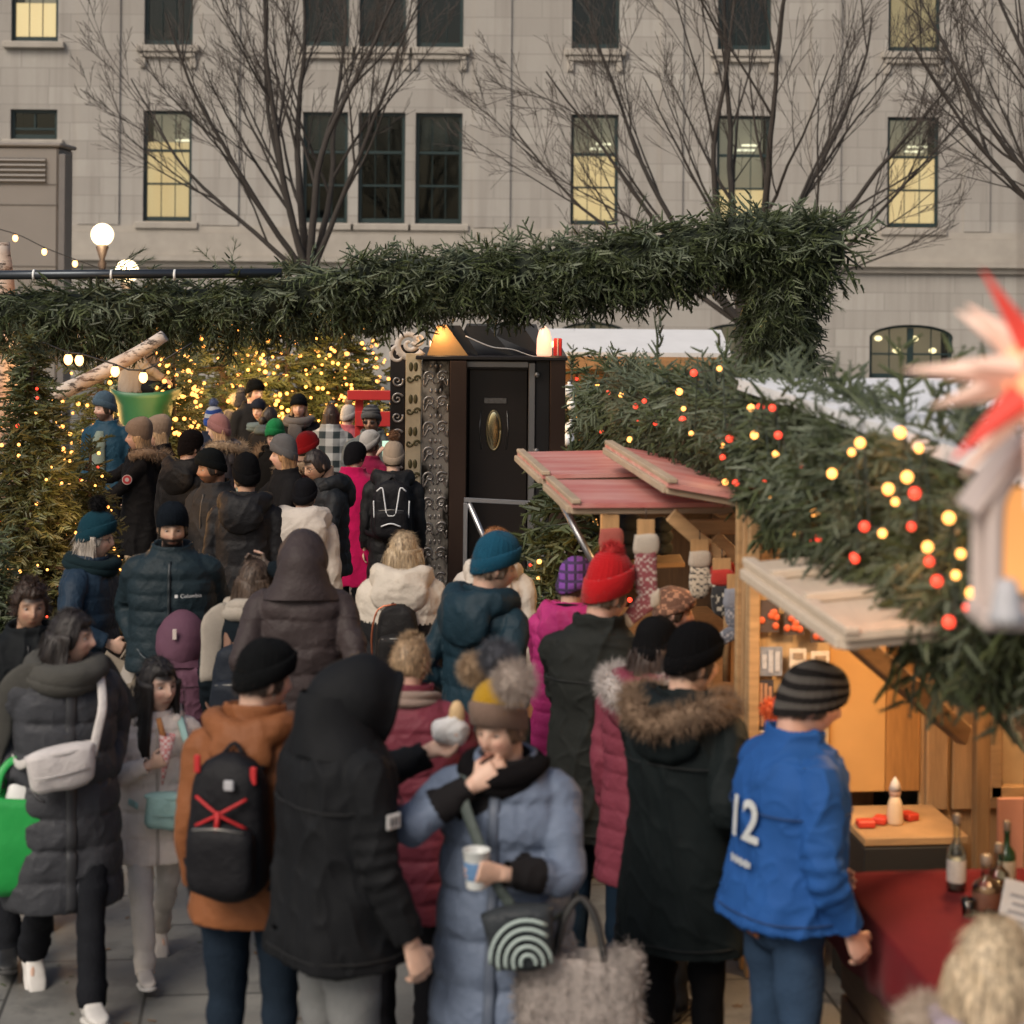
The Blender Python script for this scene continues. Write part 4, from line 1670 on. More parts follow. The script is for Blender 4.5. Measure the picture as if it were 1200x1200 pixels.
# ---- globe lamps
glow = emat('lamp_globe', (1, .80, .50), 1.5)
iron = mat('dark_iron', (.05, .035, .028), .5, .2, metal=.3)
for px, py, d, lb in ((120, 275, 28, 'round white globe street lamp beside the taupe cabinet'), (149, 318, 27, 'lower glowing globe street lamp half behind the fir garland')):
    c_ = W(px, py, d)
    t_ = thing('street_lamp', lb, 'street lamp', A(c_[0], c_[1], 0), 'globe street lamps')
    part('globe', sphere(c_, .155, 24, 16), [glow], t_, True)
    part('pole', [lathe([(.11, 0), (.10, .5), (.05, .55), (.042, c_[2] - .5), (.06, c_[2] - .40), (.035, c_[2] - .34), (.09, c_[2] - .17), (.07, c_[2] - .14)], A(c_[0], c_[1], 0), 14)], [iron], t_, True)
    lamp('globe_light', c_ - A(0, .3, 0), 25, (1, .75, .45), .15)

# ---- fir greenery
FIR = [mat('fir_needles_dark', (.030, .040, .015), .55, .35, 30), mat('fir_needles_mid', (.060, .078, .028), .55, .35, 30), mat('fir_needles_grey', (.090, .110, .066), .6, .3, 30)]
FIRY = [mat('spruce_needles_dark', (.026, .040, .016), .6, .3, 30), mat('spruce_needles_mid', (.045, .062, .022), .6, .3, 30), mat('spruce_needles_olive', (.065, .075, .03), .6, .3, 30)]
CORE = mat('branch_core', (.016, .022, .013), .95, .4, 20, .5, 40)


def garland(name, label, path, rx, rz, n, seed, droop=.45, tpls=SPR, sc=1.0, grp=None, along=.7, pine=.18, core=.55, parent=None):
    """fir branches bound round a pole: path (m,3), rx / rz half sizes across and up"""
    r = np.random.RandomState(seed)
    P = spline(path, .1)
    T, N, B = frames(P)
    i = r.randint(0, len(P) - 1, n)
    f = r.rand(n)[:, None]
    c = P[i] * (1 - f) + P[i + 1] * f
    a = r.rand(n) * 2 * np.pi
    rad_ = np.sqrt(r.uniform(.15, 1, n))
    sw_ = 1 + .32 * fn(c, 2.3, seed + 3)
    radial = B[i] * (np.cos(a) * rx)[:, None] + N[i] * (np.sin(a) * rz * np.where(np.sin(a) < 0, sw_, 1 + .4 * (sw_ - 1)))[:, None]
    pos = c + radial * (rad_ * .62)[:, None]
    lump = 1 + .25 * fn(pos, 3.2, seed)
    sgn = np.where(r.rand(n) < .5, 1, -1)[:, None]
    D = unit(radial) * .75 + T[i] * sgn * along * r.uniform(.3, 1.3, (n, 1)) + A(0, 0, -droop) * r.uniform(.3, 1.6, (n, 1))
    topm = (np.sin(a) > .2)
    mats_ = np.where(topm, r.choice([1, 2, 2], n), r.choice([0, 0, 1], n))  # light from above put into colour: upper sprigs lighter, lower ones darker
    ispine = r.rand(n) < pine
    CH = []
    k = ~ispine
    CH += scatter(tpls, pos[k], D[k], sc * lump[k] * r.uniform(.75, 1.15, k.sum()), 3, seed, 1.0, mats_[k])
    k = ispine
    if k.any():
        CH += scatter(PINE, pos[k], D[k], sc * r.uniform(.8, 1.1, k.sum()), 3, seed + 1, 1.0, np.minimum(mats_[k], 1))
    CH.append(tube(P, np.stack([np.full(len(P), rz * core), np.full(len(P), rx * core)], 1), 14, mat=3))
    V = np.concatenate([q[0] for q in CH])
    if parent is not None:
        return part('greenery', CH, FIR + [CORE], parent)
    return CH


dg_ = 16.0
# a few long pine sprays stick out above
sx_ = scatter(PINE, [W(125, 318, dg_), W(140, 316, dg_), W(258, 315, dg_), W(270, 312, dg_), W(560, 296, dg_), W(700, 284, dg_ + .1), W(742, 268, dg_ + .1)], [(.8, 0, .45), (.9, .1, .3), (-.6, .1, .5), (.2, 0, 1), (.7, 0, .6), (.8, 0, .4), (.3, 0, 1)], [1.1, .9, .8, .7, .8, .8, .9], 3, 5)
GP = [W(-90, 364, dg_), W(60, 366, dg_), W(200, 362, dg_), W(330, 351, dg_), W(430, 333, dg_), W(520, 327, dg_), W(600, 322, dg_ + .05), W(690, 314, dg_ + .1), W(780, 300, dg_ + .15), W(860, 288, dg_ + .2), W(940, 285, dg_ + .2)]
gate = thing('garland_gate', 'entrance gate wrapped in thick fir branches spanning above the crowd', 'gate', A(GP[8][0], dg_, 0))
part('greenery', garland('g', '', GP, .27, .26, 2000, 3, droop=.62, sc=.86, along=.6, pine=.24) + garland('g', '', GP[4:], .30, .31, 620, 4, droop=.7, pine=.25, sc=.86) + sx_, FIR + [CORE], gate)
pc = W(915, 300, dg_ + .2)
PP = [A(pc[0], pc[1], .05), A(pc[0], pc[1], 1.2), A(pc[0], pc[1], 2.4), A(pc[0], pc[1], 3.3)]
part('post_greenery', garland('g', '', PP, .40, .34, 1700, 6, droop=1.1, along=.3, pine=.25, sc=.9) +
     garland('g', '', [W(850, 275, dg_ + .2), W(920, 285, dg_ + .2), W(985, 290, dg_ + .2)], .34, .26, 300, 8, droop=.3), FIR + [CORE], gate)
bar0, bar1 = W(-110, 323, dg_ - .22), W(330, 320, dg_ - .18)
part('top_rail', tube([bar0, bar1], .036, 12), [mat('dark_steel', (.05, .058, .068), .35, .1, metal=.7)], gate, True)
for px in (40, 131, 205):
    c_ = W(px, 322, dg_ - .205)
    part('cable_tie', tube([c_ - A(.008, 0, 0), c_ + A(.008, 0, 0)], .042, 12), [mat('white_plastic', (.7, .7, .68), .4)], gate, True)
for px in (-100,):
    c_ = W(px, 340, dg_)
    part('post', box((c_[0], c_[1], c_[2] / 2), (.12, .12, c_[2]), None, .01), [mat('post_wood', (.2, .14, .09), .8)], gate)


# ---- Christmas trees
WARM = emat('warm_bulb', (1, .40, .09), 2.0)
WARM2 = emat('golden_bulb', (1, .40, .09), 1.7)
REDB = emat('red_bulb', (1, .06, .03), 1.1)


def spruce(name, label, base, H, R, seed, sprays, nbulb, red=.0, br=.014, mats_=FIRY, grp=None, tpls=SPR_C, sc=1.0, cat='tree', trunk=True, hang='lights', blunt=.0, lname='string of small golden lights wound round the tree'):
    r = np.random.RandomState(seed)
    base = np.asarray(base, float)
    t_ = thing(name, label, cat, base, grp)
    z = H * (1 - np.sqrt(r.rand(sprays) * (1 - .0)))
    z = np.clip(z + .06, .05, H * .985)
    a = r.rand(sprays) * 2 * np.pi
    prof = np.clip(1 - z / H, 0, 1) ** (1 - .55 * blunt)
    layer = .82 + .22 * np.sin(z / H * 42 + np.sin(a * 3) * 1.2)
    Rz = R * prof * layer * (1 + .16 * np.sin(a * 5 + z * 4)) + .05
    q = np.sqrt(r.uniform(.12, 1, sprays))
    rr = np.maximum(0, Rz * q - .16 * sc)
    pos = base + np.stack([np.cos(a) * rr, np.sin(a) * rr, z - .18 * rr], 1)
    D = np.stack([np.cos(a + r.normal(0, .5, sprays)), np.sin(a + r.normal(0, .5, sprays)), r.normal(-.08, .28, sprays)], 1)
    CH = scatter(tpls, pos, D, sc * r.uniform(.7, 1.2, sprays), 3, seed)
    tip = scatter(tpls, [base + A(0, 0, H - .22 * sc)] * 3, [(0, 0, 1), (.15, 0, 1), (-.1, .1, 1)], [sc, sc * .7, sc * .7], 3, seed)
    part('crown', CH + tip, mats_, t_)
    br_ = []
    for _ in range(60):
        zz = r.uniform(.1, .9) * H
        an = r.rand() * 6.28
        L_ = R * (1 - zz / H) * .8
        br_.append(tube([base + A(0, 0, zz), base + A(math.cos(an) * L_, math.sin(an) * L_, zz - .05 * L_)], [.016, .005], 5))
    part('trunk', [tube([base, base + A(0, 0, H * .97)], [.035 + .012 * H, .008], 10)] + br_, [mat('spruce_bark', (.06, .042, .03), .9)], t_, True)
    if nbulb:
        z = H * (1 - np.sqrt(r.rand(nbulb)))
        z = np.clip(z + .05, .08, H * .98)
        a = r.rand(nbulb) * 2 * np.pi
        Rz = R * np.clip(1 - z / H, 0, 1) ** (1 - .55 * blunt) * r.uniform(.72, 1.02, nbulb) + .05
        Pb = base + np.stack([np.cos(a) * Rz, np.sin(a) * Rz, z - .12 * Rz], 1)
        o = np.argsort(z)
        isred = r.rand(nbulb) < red
        s_ = thing('fairy_lights', lname, 'string lights', base + A(0, 0, .02), None)
        zz = np.linspace(.1, H * .95, 160)
        aa = zz / H * 2 * np.pi * 9
        rw = R * (1 - zz / H) ** (1 - .55 * blunt) * .8
        part('wire', tube(base + np.stack([np.cos(aa) * rw, np.sin(aa) * rw, zz - .1 * rw], 1), .004, 4), [mat('wire', (.02, .03, .02), .6)], s_)
        ch = [bulbs(Pb[~isred], br * r.uniform(.7, 1.3, (~isred).sum()))]
        if isred.any():
            b2 = bulbs(Pb[isred], br * 1.1 * r.uniform(.7, 1.3, isred.sum()))
            ch.append((b2[0], b2[1], 1))
        part('bulb', ch, [WARM2 if not red else WARM, REDB], s_, True, kind='stuff')
    return t_


gb = 'firs covered in golden lights behind the crowd'
for k, (px, d, H, R, nb, lb) in enumerate(((262, 23.5, 2.75, 1.0, 420, 'broad fir densely lit with golden lights behind the dark fur hat'), (338, 24.5, 3.0, 1.15, 560, 'broad fir sprinkled with golden lights in the middle of the lit row'),
                                           (398, 25, 2.85, .95, 330, 'olive fir with sparser golden lights beside the red wooden stand'))):
    b0 = W(px, 300, d)
    b0[2] = 0
    spruce('christmas_tree', lb, b0, H, R, 30 + k, 1500, nb, 0, .019, FIRY, gb, SPR_C, .75, blunt=1.0, lname='golden fairy lights on the ' + ('left', 'middle', 'right')[k] + ' fir of the lit row behind the crowd')
    lamp('fairy_glow', b0 + A(0, -1.6, 1.7), 120, (1, .55, .16), .8)
for k, (px, d, H, R, nb, lb) in enumerate(((205, 21.5, 2.3, .42, 520, 'slim shrub completely wrapped in golden lights beside the green sleigh'), (118, 23, 2.6, .6, 150, 'lit fir glowing behind the man in the slate blue beanie'), (178, 25, 2.9, .8, 230, 'lit fir glowing behind the green sleigh riders'))):
    b0 = W(px, 300, d)
    b0[2] = 0
    spruce('lit_shrub' if k == 0 else 'christmas_tree', lb, b0, H, R, 50 + k, 700, nb, 0, .020, FIRY, gb, SPR_C, .7, blunt=1.0, lname='golden fairy lights on the ' + ('slim shrub beside the green sleigh', 'fir behind the slate blue beanie', 'fir behind the sleigh riders')[k])
    lamp('fairy_glow', b0 + A(0, -1.2, 1.5), 48, (1, .55, .16), .6)
gl = 'firs with red and warm lights on the left'
b0 = W(38, 300, 14.6)
b0[2] = 0
spruce('christmas_tree', 'tall pointed fir with red and amber lights at the left edge', b0, 2.62, .68, 71, 2300, 170, .30, .0105, FIR[:2] + [FIRY[2]], gl, SPR_C, .55, lname='red and amber fairy lights on the tall pointed fir at the left edge')
b0 = W(108, 300, 15.2)
b0[2] = 0
spruce('christmas_tree', 'smaller fir with red and amber lights right of the tall pointed fir', b0, 1.75, .42, 72, 1000, 110, .25, .011, FIR[:2] + [FIRY[2]], gl, SPR_C, .5, lname='red and amber fairy lights on the smaller fir')
b0 = W(-8, 300, 12.6)
b0[2] = 0
spruce('christmas_tree', 'low bushy fir at the bottom of the left edge', b0, 1.40, .50, 73, 1200, 30, .3, .010, FIR, gl, SPR_C, .5, lname='few fairy lights on the low bushy fir at the left edge')
for p_ in (W(60, 520, 13.6), W(95, 590, 14.3), W(20, 640, 13.4)):
    lamp('fairy_glow', p_, 11, (1, .5, .16), .3)

# ---- birch logs
t = NT('birch_bark')
n1 = t.noise(t.coord(scale=(1, 1, 3)), 9, 5, .7)
n2 = t.noise(t.coord(), 3, 3)
c = t.mix(t.ramp(n1, [(.50, 0.), (.60, 1.)]), (.52, .45, .39), (.05, .04, .035))
c = t.mix(t.ramp(n2, [(.45, 0.), (.7, .8)]), c, (.30, .17, .10))
birch = t.done(c, t.bump(n1, .4, .01), Roughness=.8)


def log(label, P, R, grp='birch logs'):
    P = spline(np.c_[np.array(P), R], .08)
    V, f, m = tube(P[:, :3], P[:, 3], 16)
    V = V + (fn(V, 11, 3) * .008)[:, None]
    return solo('birch_log', [(V, f, m)], [birch], label, 'log', grp, True)


db = 16.4
log('birch log leaning up to the right under the fir garland', [W(48, 470, 15.25), W(105, 444, 15.2), W(150, 420, 15.15), W(192, 394, 15.1)], [.058, .058, .052, .046])
log('upright birch trunk at the left edge behind the pointed fir', [A(W(-2, 300, db + .4)[0], db + .4, 0), W(4, 520, db + .4), W(10, 420, db + .4), W(2, 285, db + .4)], [.13, .12, .10, .06])
log('upright birch trunk second from the left edge', [A(W(-45, 300, db + .8)[0], db + .8, 0), W(-40, 500, db + .8), W(-34, 300, db + .8)], [.13, .12, .09])
for p_, q_ in ((W(20, 440, db), 9), (W(70, 415, db + .4), 6)):
    lamp('string_bulb_glow', p_ + A(0, -.25, 0), q_, (1, .5, .2), .1)

# ---- festoon bulbs
for pts, lb in (([(-40, 262), (18, 277), (52, 293), (88, 307), (130, 322)], 'string of clear bulbs sagging before the taupe cabinet'), ([(40, 400), (80, 416), (93, 417), (135, 430), (168, 437), (225, 405)], 'string of clear bulbs hung along the birch log')):
    P_ = [W(x, y - 3, 14.8 if y > 350 else 24) for x, y in pts]
    t_ = thing('festoon_lights', lb, 'string lights', P_[0])
    part('wire', tube(spline(P_, .1), .006, 6), [mat('wire_black', (.015, .015, .015), .6)], t_, True)
    for q in P_[1:-1]:
        b_ = part('bulb', sphere(q - A(0, 0, .05), (.032, .032, .042), 14, 10), [emat('festoon', (1, .52, .18), 2.6)], t_, True)
        part('socket', tube([q, q - A(0, 0, .03)], .018, 8), [iron], b_, True)

# ---- green sleigh
ds = 21.5
sc_ = F / ds
cS = W(175, 300, ds)
cS[2] = 0
zt = W(175, 457, ds)[2]
gm = mat('green_paint', (.012, .085, .045), .45, .2, 4)
sl = thing('sleigh', 'dark green flared sleigh box raised behind the crowd', 'sleigh', cS)
rows = []
th_ = np.arange(28) / 28 * 2 * np.pi
for z, a, b in ((zt - .62, .20, .34), (zt - .45, .25, .40), (zt - .15, .29, .46), (zt - .06, .36, .50), (zt, .37, .52), (zt, .33, .48), (zt - .4, .22, .36)):
    e = superell(a, b, th_, 3.2)
    rows.append(np.stack([e[:, 0], e[:, 1], np.full(28, z) + .03 * np.abs(e[:, 0] / .3) ** 2], 1) + cS)
part('box', loft(rows), [gm], sl, True)
part('stand', [box(cS + A(0, 0, (zt - .62) / 2), (.30, .5, zt - .62), None, .02)], [mat('sleigh_stand', (.06, .04, .03), .8)], sl)

# ---- red wooden stand
dr = 20.5
rm = mat('red_paint', (.42, .018, .018), .5, .15, 5)
X0, X1 = W(409, 300, dr)[0], W(470, 300, dr)[0]
rs = thing('red_stand', 'bright red wooden crossbar stand left of the ornate booth', 'stand', A(X0, dr, 0))
z1, z2 = W(430, 463, dr)[2], W(430, 491, dr)[2]
part('top_beam', box(((X0 + X1) / 2, dr, z1), (X1 - X0, .10, .095), None, .006), [rm], rs)
part('lower_panel', box(((X0 + X1) / 2 + .04, dr + .02, z2), (X1 - X0 - .08, .06, .15), None, .006), [rm], rs)
part('post', box((X0 + .11, dr + .08, (z1 - .05) / 2), (.08, .06, z1 - .06), None, .005), [rm], rs)
part('post', box((X1 - .05, dr + .08, (z1 - .05) / 2), (.08, .06, z1 - .06), None, .005), [rm], rs)

# ---- hut with white roof far behind
dh = 24.0
hx0, hx1 = W(648, 300, dh)[0], W(846, 300, dh)[0]
zr0, zr1 = W(700, 412, dh)[2], W(700, 386, dh + .8)[2]
hut = thing('market_hut', 'small orange wood hut with a white roof behind the ornate booth', 'hut', A((hx0 + hx1) / 2, dh, 0))
pine_w = woodmat('pine_boards', (.30, .155, .065), (.12, 1, 1))
part('wall', [box(((hx0 + hx1) / 2, dh + 1.0, (zr0 - .02) / 2), (hx1 - hx0 - .1, 1.8, zr0 - .02), None, .01)], [pine_w], hut)
part('roof', [slab([(hx0 - .1, dh - .15, zr0), (hx1 + .1, dh - .15, zr0), (hx1 + .1, dh + 1.0, zr1), (hx0 - .1, dh + 1.0, zr1)], .05), slab([(hx1 + .1, dh + 2.15, zr0), (hx0 - .1, dh + 2.15, zr0), (hx0 - .1, dh + 1.002, zr1), (hx1 + .1, dh + 1.002, zr1)], .05)], [mat('white_tarp', (.62, .62, .62), .7, .1, 4, .3, 8)], hut)
part('fascia', [box(((hx0 + hx1) / 2, dh - .12, zr0 - .12), (hx1 - hx0 + .12, .04, .16), None, .005)], [woodmat('pine_trim', (.36, .19, .08), (.12, 1, 1))], hut)
for q in range(9):
    part('board', [box((hx0 + .2 + (hx1 - hx0 - .4) * q / 8, dh + .085, zr0 / 2 - .12), (.16, .03, zr0 - .3), None, .006)], [woodmat('pine_board_face', (.33, .17, .07), (1, 1, .12))], hut)
bp_ = W(671, 300, 23.2)
bp_[2] = 0
spruce('christmas_tree', 'narrow fir with white baubles between the booth and the stall garland', bp_, 2.05, .36, 90, 220, 30, .4, .018, FIRY, None, SPR_C, 1.0, blunt=.8, lname='fairy lights on the narrow fir beside the booth')
for k, (px, py) in enumerate(((667, 458), (672, 474), (669, 502), (666, 515))):
    c_ = W(px, py, 22.8)
    t_ = solo('bauble', [sphere(c_, .075, 18, 12), tube([c_ + A(0, 0, .07), c_ + A(0, 0, .10)], .018, 8)], [mat('white_bauble', (.65, .66, .68), .25, .05)], 'white shiny bauble hanging on the narrow fir by the booth', 'bauble', 'white baubles on the narrow fir', True)

# ---- ornate booth
dB = 17.1
KO = F / dB
X = lambda px: (px - 600 + ROLL * 200) / KO
Zb = lambda py: CZ + (300 - py) / KO
blk = mat('black_panel', (.018, .016, .016), .38, .25, 3, .05, 60)
brn = mat('dark_bronze_panel', (.060, .036, .026), .33, .2, 3, metal=.35)
alu = mat('brushed_metal', (.30, .29, .28), .42, .12, 5, metal=.8)
booth = thing('ornate_booth', 'tall black booth with mirrored scroll panels and an oval window in its door', 'booth', A(X(560), dB, 0))
zt = Zb(422)
Bx = lambda x0, x1, z0, z1, y0, y1, bev=.006: box(((X(x0) + X(x1)) / 2, (y0 + y1) / 2, (z0 + z1) / 2), (X(x1) - X(x0), y1 - y0, z1 - z0), None, bev)
part('cabin', [Bx(494, 545, 0, zt, dB + .02, dB + 1.5), Bx(545, 627, Zb(434), zt, dB + .06, dB + 1.5), Bx(627, 644, 0, zt, dB + .03, dB + 1.5), Bx(545, 627, 0, Zb(434) - .002, dB + .35, dB + 1.5)], [blk], booth)
part('roof_board', [Bx(487, 664, zt + .003, zt + .035, dB - .10, dB + 1.55)], [blk], booth)
part('corner_post', [Bx(527, 547, 0, zt - .004, dB - .10, dB + .016)], [brn], booth)
part('corner_post', [Bx(644, 662, 0, Zb(416), dB - .08, dB + .6)], [brn], booth)
dr_ = part('door', [Bx(549, 618, .12, Zb(432), dB + .14, dB + .19)], [mat('door_black', (.022, .017, .015), .30, .25, 2, .04, 60)], booth)
oc = A(X(578.5), dB + .135, Zb(506))
a_ = np.arange(33) / 32 * 2 * np.pi
part('oval_frame', tube(np.stack([oc[0] + .058 * np.cos(a_), np.full(33, oc[1]), oc[2] + .165 * np.sin(a_)], 1), .010, 8), [mat('brass', (.45, .36, .2), .3, metal=.9)], dr_, True)
part('oval_pane', sphere(oc, (.055, .008, .16), 24, 16), [mat('mirror_gold', (.72, .62, .38), .16, .4, 14, metal=.95)], dr_, True)
part('door_plate', box((X(580), dB + .133, Zb(471)), (.19, .012, .05), None, .003), [mat('tarnished_silver', (.22, .21, .2), .35, .5, 40, metal=.9)], dr_)
for s in (-1, 1):
    part('side_bracket', tube([(X(578.5) + s * .11, dB + .133, Zb(483)), (X(578.5) + s * .12, dB + .133, Zb(505)), (X(578.5) + s * .105, dB + .133, Zb(528))], .006, 6), [mat('tarnished_silver', (.22, .21, .2), .35, .5, 40, metal=.9)], dr_, True)
part('door_frame', [Bx(619, 627, 0, zt - .02, dB + .0, dB + .10), Bx(545, 618.8, Zb(431), zt - .01, dB + .0, dB + .10)], [alu], booth)
for py in (439, 528, 614):
    part('hinge', tube([(X(629), dB + .005, Zb(py)), (X(629), dB - .02, Zb(py))], .024, 12), [alu], booth, True)
# mirrored panels with scrolls
t = NT('mirror_panel')
n1 = t.noise(t.coord(scale=(1, 1, .5)), 5, 4, .6)
c = t.mix(t.ramp(n1, [(.42, 0.), (.55, 1.)]), (.03, .026, .022), (.50, .46, .40))
mirp = t.done(c, t.bump(n1, .05, .01), Metallic=.55, Roughness=.2)
gold = mat('gold_mirror', (.62, .52, .35), .3, .45, 7, .05, 30, metal=.35)
part('scroll_panel', [Bx(494, 526.5, .05, zt - .01, dB - .02, dB + .018)], [mirp], booth)
part('gold_strip', [Bx(475, 493.5, .05, Zb(415), dB - .03, dB + .03)], [gold], booth)
part('outer_panel', [Bx(457, 474.5, .05, Zb(405), dB - .02, dB + .02)], [mat('dark_mirror', (.05, .045, .045), .15, .3, 6, metal=.6)], booth)
part('panel_back', [Bx(459, 493, .02, Zb(410), dB + .032, dB + .09)], [blk], booth)


def spiral(cx, cz, r, turns, dirn=1, start=0, y=0.0, w=.010, grow=1.0):
    n_ = int(26 * turns)
    tt = np.linspace(0, 1, n_)
    an = start + dirn * tt * turns * 2 * np.pi
    rr = r * (1 - .9 * tt * grow)
    P_ = np.stack([cx + np.cos(an) * rr, np.full(n_, y), cz + np.sin(an) * rr], 1)
    wd = w * (1 - .55 * tt)
    return tube(P_, np.stack([np.full(n_, .004), wd], 1), 6, up=(0, -1, 0))


scr = []
r_ = random.Random(3)
for k, z in enumerate(np.arange(.25, 2.2, .21)):
    cx_ = X(510.5)
    for s in (-1, 1):
        scr.append(spiral(cx_ + s * .052, z, .05, 1.35, s, math.pi / 2 * (1 - s) + .6, dB - .028, .011))
        scr.append(tube(spline([(cx_ + s * .012, dB - .026, z - .06), (cx_ + s * .05, dB - .026, z - .03 + .02), (cx_ + s * .095, dB - .026, z - .08), (cx_ + s * .10, dB - .026, z - .02)], .015), [(.004, .008)] * len(spline([(cx_ + s * .012, dB - .026, z - .06), (cx_ + s * .05, dB - .026, z - .03 + .02), (cx_ + s * .095, dB - .026, z - .08), (cx_ + s * .10, dB - .026, z - .02)], .015)), 6, up=(0, -1, 0)))
    for q in range(3):
        scr.append(sphere((cx_ + (q - 1) * .04, dB - .024, z + .09), (.012, .006, .02), 8, 6))
part('scroll_ornament', scr, [mat('etched_silver', (.36, .33, .30), .3, .5, 20, metal=.75)], booth, True)
scr = []
for z in np.arange(.3, 2.2, .15):
    scr.append(spiral(X(465.5), z, .05, 1.4, 1 if int(z * 7) % 2 else -1, .4, dB - .028, .012))
part('scroll_ornament', scr, [mat('etched_silver', (.36, .33, .30), .3, .5, 20, metal=.75)], booth, True)
scr = []
for z in np.arange(.5, 2.2, .27):
    for s in (-1, 1):
        scr.append(spiral(X(484) + s * .03, z, .03, 1.1, s, 0, dB - .036, .012))
        scr.append(sphere((X(484) + s * .02, dB - .033, z + .10), (.018, .006, .04), 8, 6))
part('leaf_ornament', scr, [mat('olive_enamel', (.10, .085, .035), .4, .4, 30, metal=.3)], booth, True)
crest = [spiral(X(479), Zb(404), .125, 1.7, -1, -.5, dB - .02, .035), spiral(X(466), Zb(417), .075, 1.2, 1, 1.5, dB - .02, .02), spiral(X(489), Zb(398), .06, 1.1, 1, 3.6, dB - .025, .018)]
part('crest', crest, [mat('pale_crest', (.55, .50, .45), .45, .2, 8)], booth, True)
# raking boards on the roof
for k, (xa, xb, xt) in enumerate(((530, 560, 508), (562, 600, 540), (603, 637, 580))):
    P2 = [(X(xa), zt + .036), (X(xb), zt + .036), (X(xt) + .02, Zb(381)), (X(xt) - .0, Zb(381))] if False else [(X(xb) - .02, zt + .036), (X(xb), zt + .036), (X(xa) + .06, Zb(382)), (X(xa) - .12, Zb(382)), (X(xa) - .16, zt + .2)]
    part('sign_fin', prism(np.array(P2) - A(X(xa), 0), (X(xa), dB + .0 + .02 * k, 0), (1, 0, 0), (0, 0, 1), .02), [mat('matte_black', (.010, .011, .013), .6)], booth)
part('sign_back', [slab([(X(535), dB + .16, zt + .036), (X(640), dB + .16, zt + .036), (X(628), dB + .30, Zb(381)), (X(545), dB + .30, Zb(381))], .02)], [mat('matte_black', (.010, .011, .013), .6)], booth)
part('sign_wedge', prism([(X(500), zt + .037), (X(548), zt + .037), (X(522), Zb(381)), (X(512), Zb(381))], (0, dB - .06, 0), (1, 0, 0), (0, 0, 1), .02), [mat('lit_plywood', (.42, .25, .10), .6, .2, 8)], booth)
cab = spline([(X(545), dB - .06, Zb(394)), (X(575), dB - .09, Zb(406)), (X(600), dB - .09, Zb(409)), (X(625), dB - .09, Zb(417)), (X(655), dB - .09, Zb(419))], .03)
part('cable', tube(cab, .005, 6), [mat('pale_cable', (.5, .5, .5), .5)], booth, True)
# lanterns standing on the booth
for k, (px, lb) in enumerate(((507, 'glowing candle lantern on the left of the booth roof'), (637, 'pink glowing candle lamp on the right of the booth roof'))):
    c_ = A(X(px), dB + .02, zt + .036)
    t_ = thing('lantern', lb, 'lantern', c_, 'lanterns on the booth roof')
    part('candle', lathe([(.028, 0), (.030, .01), (.030, .12), (.008, .13)] if k == 0 else [(.06, 0), (.065, .02), (.062, .14), (.045, .21), (.01, .25)], c_, 16), [emat('candle_wax', (1, .5, .22) if k == 0 else (1, .45, .28), 1.5 if k == 0 else .75, (.7, .5, .4))], t_, True)
    part('base', lathe([(.055, -.001), (.058, .006), (.05, .012)], c_, 16), [iron], t_, True)
    part('bulb', sphere(c_ + A(.07, 0, .10), .022, 12, 8), [emat('festoon', (1, .52, .18), 2.6)], t_, True)
    lamp('lantern_light', c_ + A(.06, -.16, .18), 1.2 if k == 0 else .6, (1, .55, .22), .04)
c_ = A(X(650), dB + .0, zt + .036)
solo('gift_box', [box(c_ + A(.02, 0, .075), (.07, .06, .15), None, .006), tube([c_ + A(.02, -.031, .0), c_ + A(.02, -.031, .15)], .008, 6, mat=1)], [mat('red_box', (.5, .02, .02), .5), mat('ribbon', (.6, .35, .3), .5)], 'small red box beside the pink lamp on the booth roof', 'box')

# ---- metal railings before the booth
dR = 16.2
XR = lambda px: (px - 600 + ROLL * 350) * dR / F
ZR = lambda py: CZ + (300 - py) * dR / F
steel = mat('galvanised_steel', (.42, .42, .43), .35, .15, 8, metal=.85)
ra = thing('metal_railing', 'square steel handrail frame in front of the booth door', 'railing', A(XR(590), dR, 0))
part('top_rail', bar((XR(543), dR, ZR(586)), (XR(637), dR, ZR(590)), .035, .035), [steel], ra)
for px in (545, 635):
    part('post', bar((XR(px), dR, 0), (XR(px), dR, ZR(589.5)), .034, .034, (0, 1, 0)), [steel], ra)
part('brace', tube([(XR(549), dR, ZR(590)), (XR(600), dR + .02, ZR(705))], .022, 12), [steel], ra, True)
part('bottom_rail', bar((XR(546), dR, .18), (XR(634), dR, .18), .03, .03), [steel], ra)

# ================================================================== stalls on the right
pine_l = woodmat('light_pine', (.42, .25, .12), (1, 1, .1))
pine_h = woodmat('light_pine_beam', (.44, .27, .13), (.12, .12, 1))
pine_d = woodmat('brown_pine', (.22, .115, .05), (1, 1, .1))
white_roof = mat('white_roof_sheet', (.74, .74, .75), .6, .10, 2.5, .4, 7)


def sbox(o0, o1, a0, a1, z0, z1, bev=.006, mat=0):
    """box in the stall frame"""
    c = S((o0 + o1) / 2, 0, (z0 + z1) / 2) * 0
    am = (a0 + a1) / 2
    c = S((o0 + o1) / 2, am, (z0 + z1) / 2)
    return box(c, (o1 - o0, (a1 - a0) / .9946, z1 - z0), RL, bev, mat)


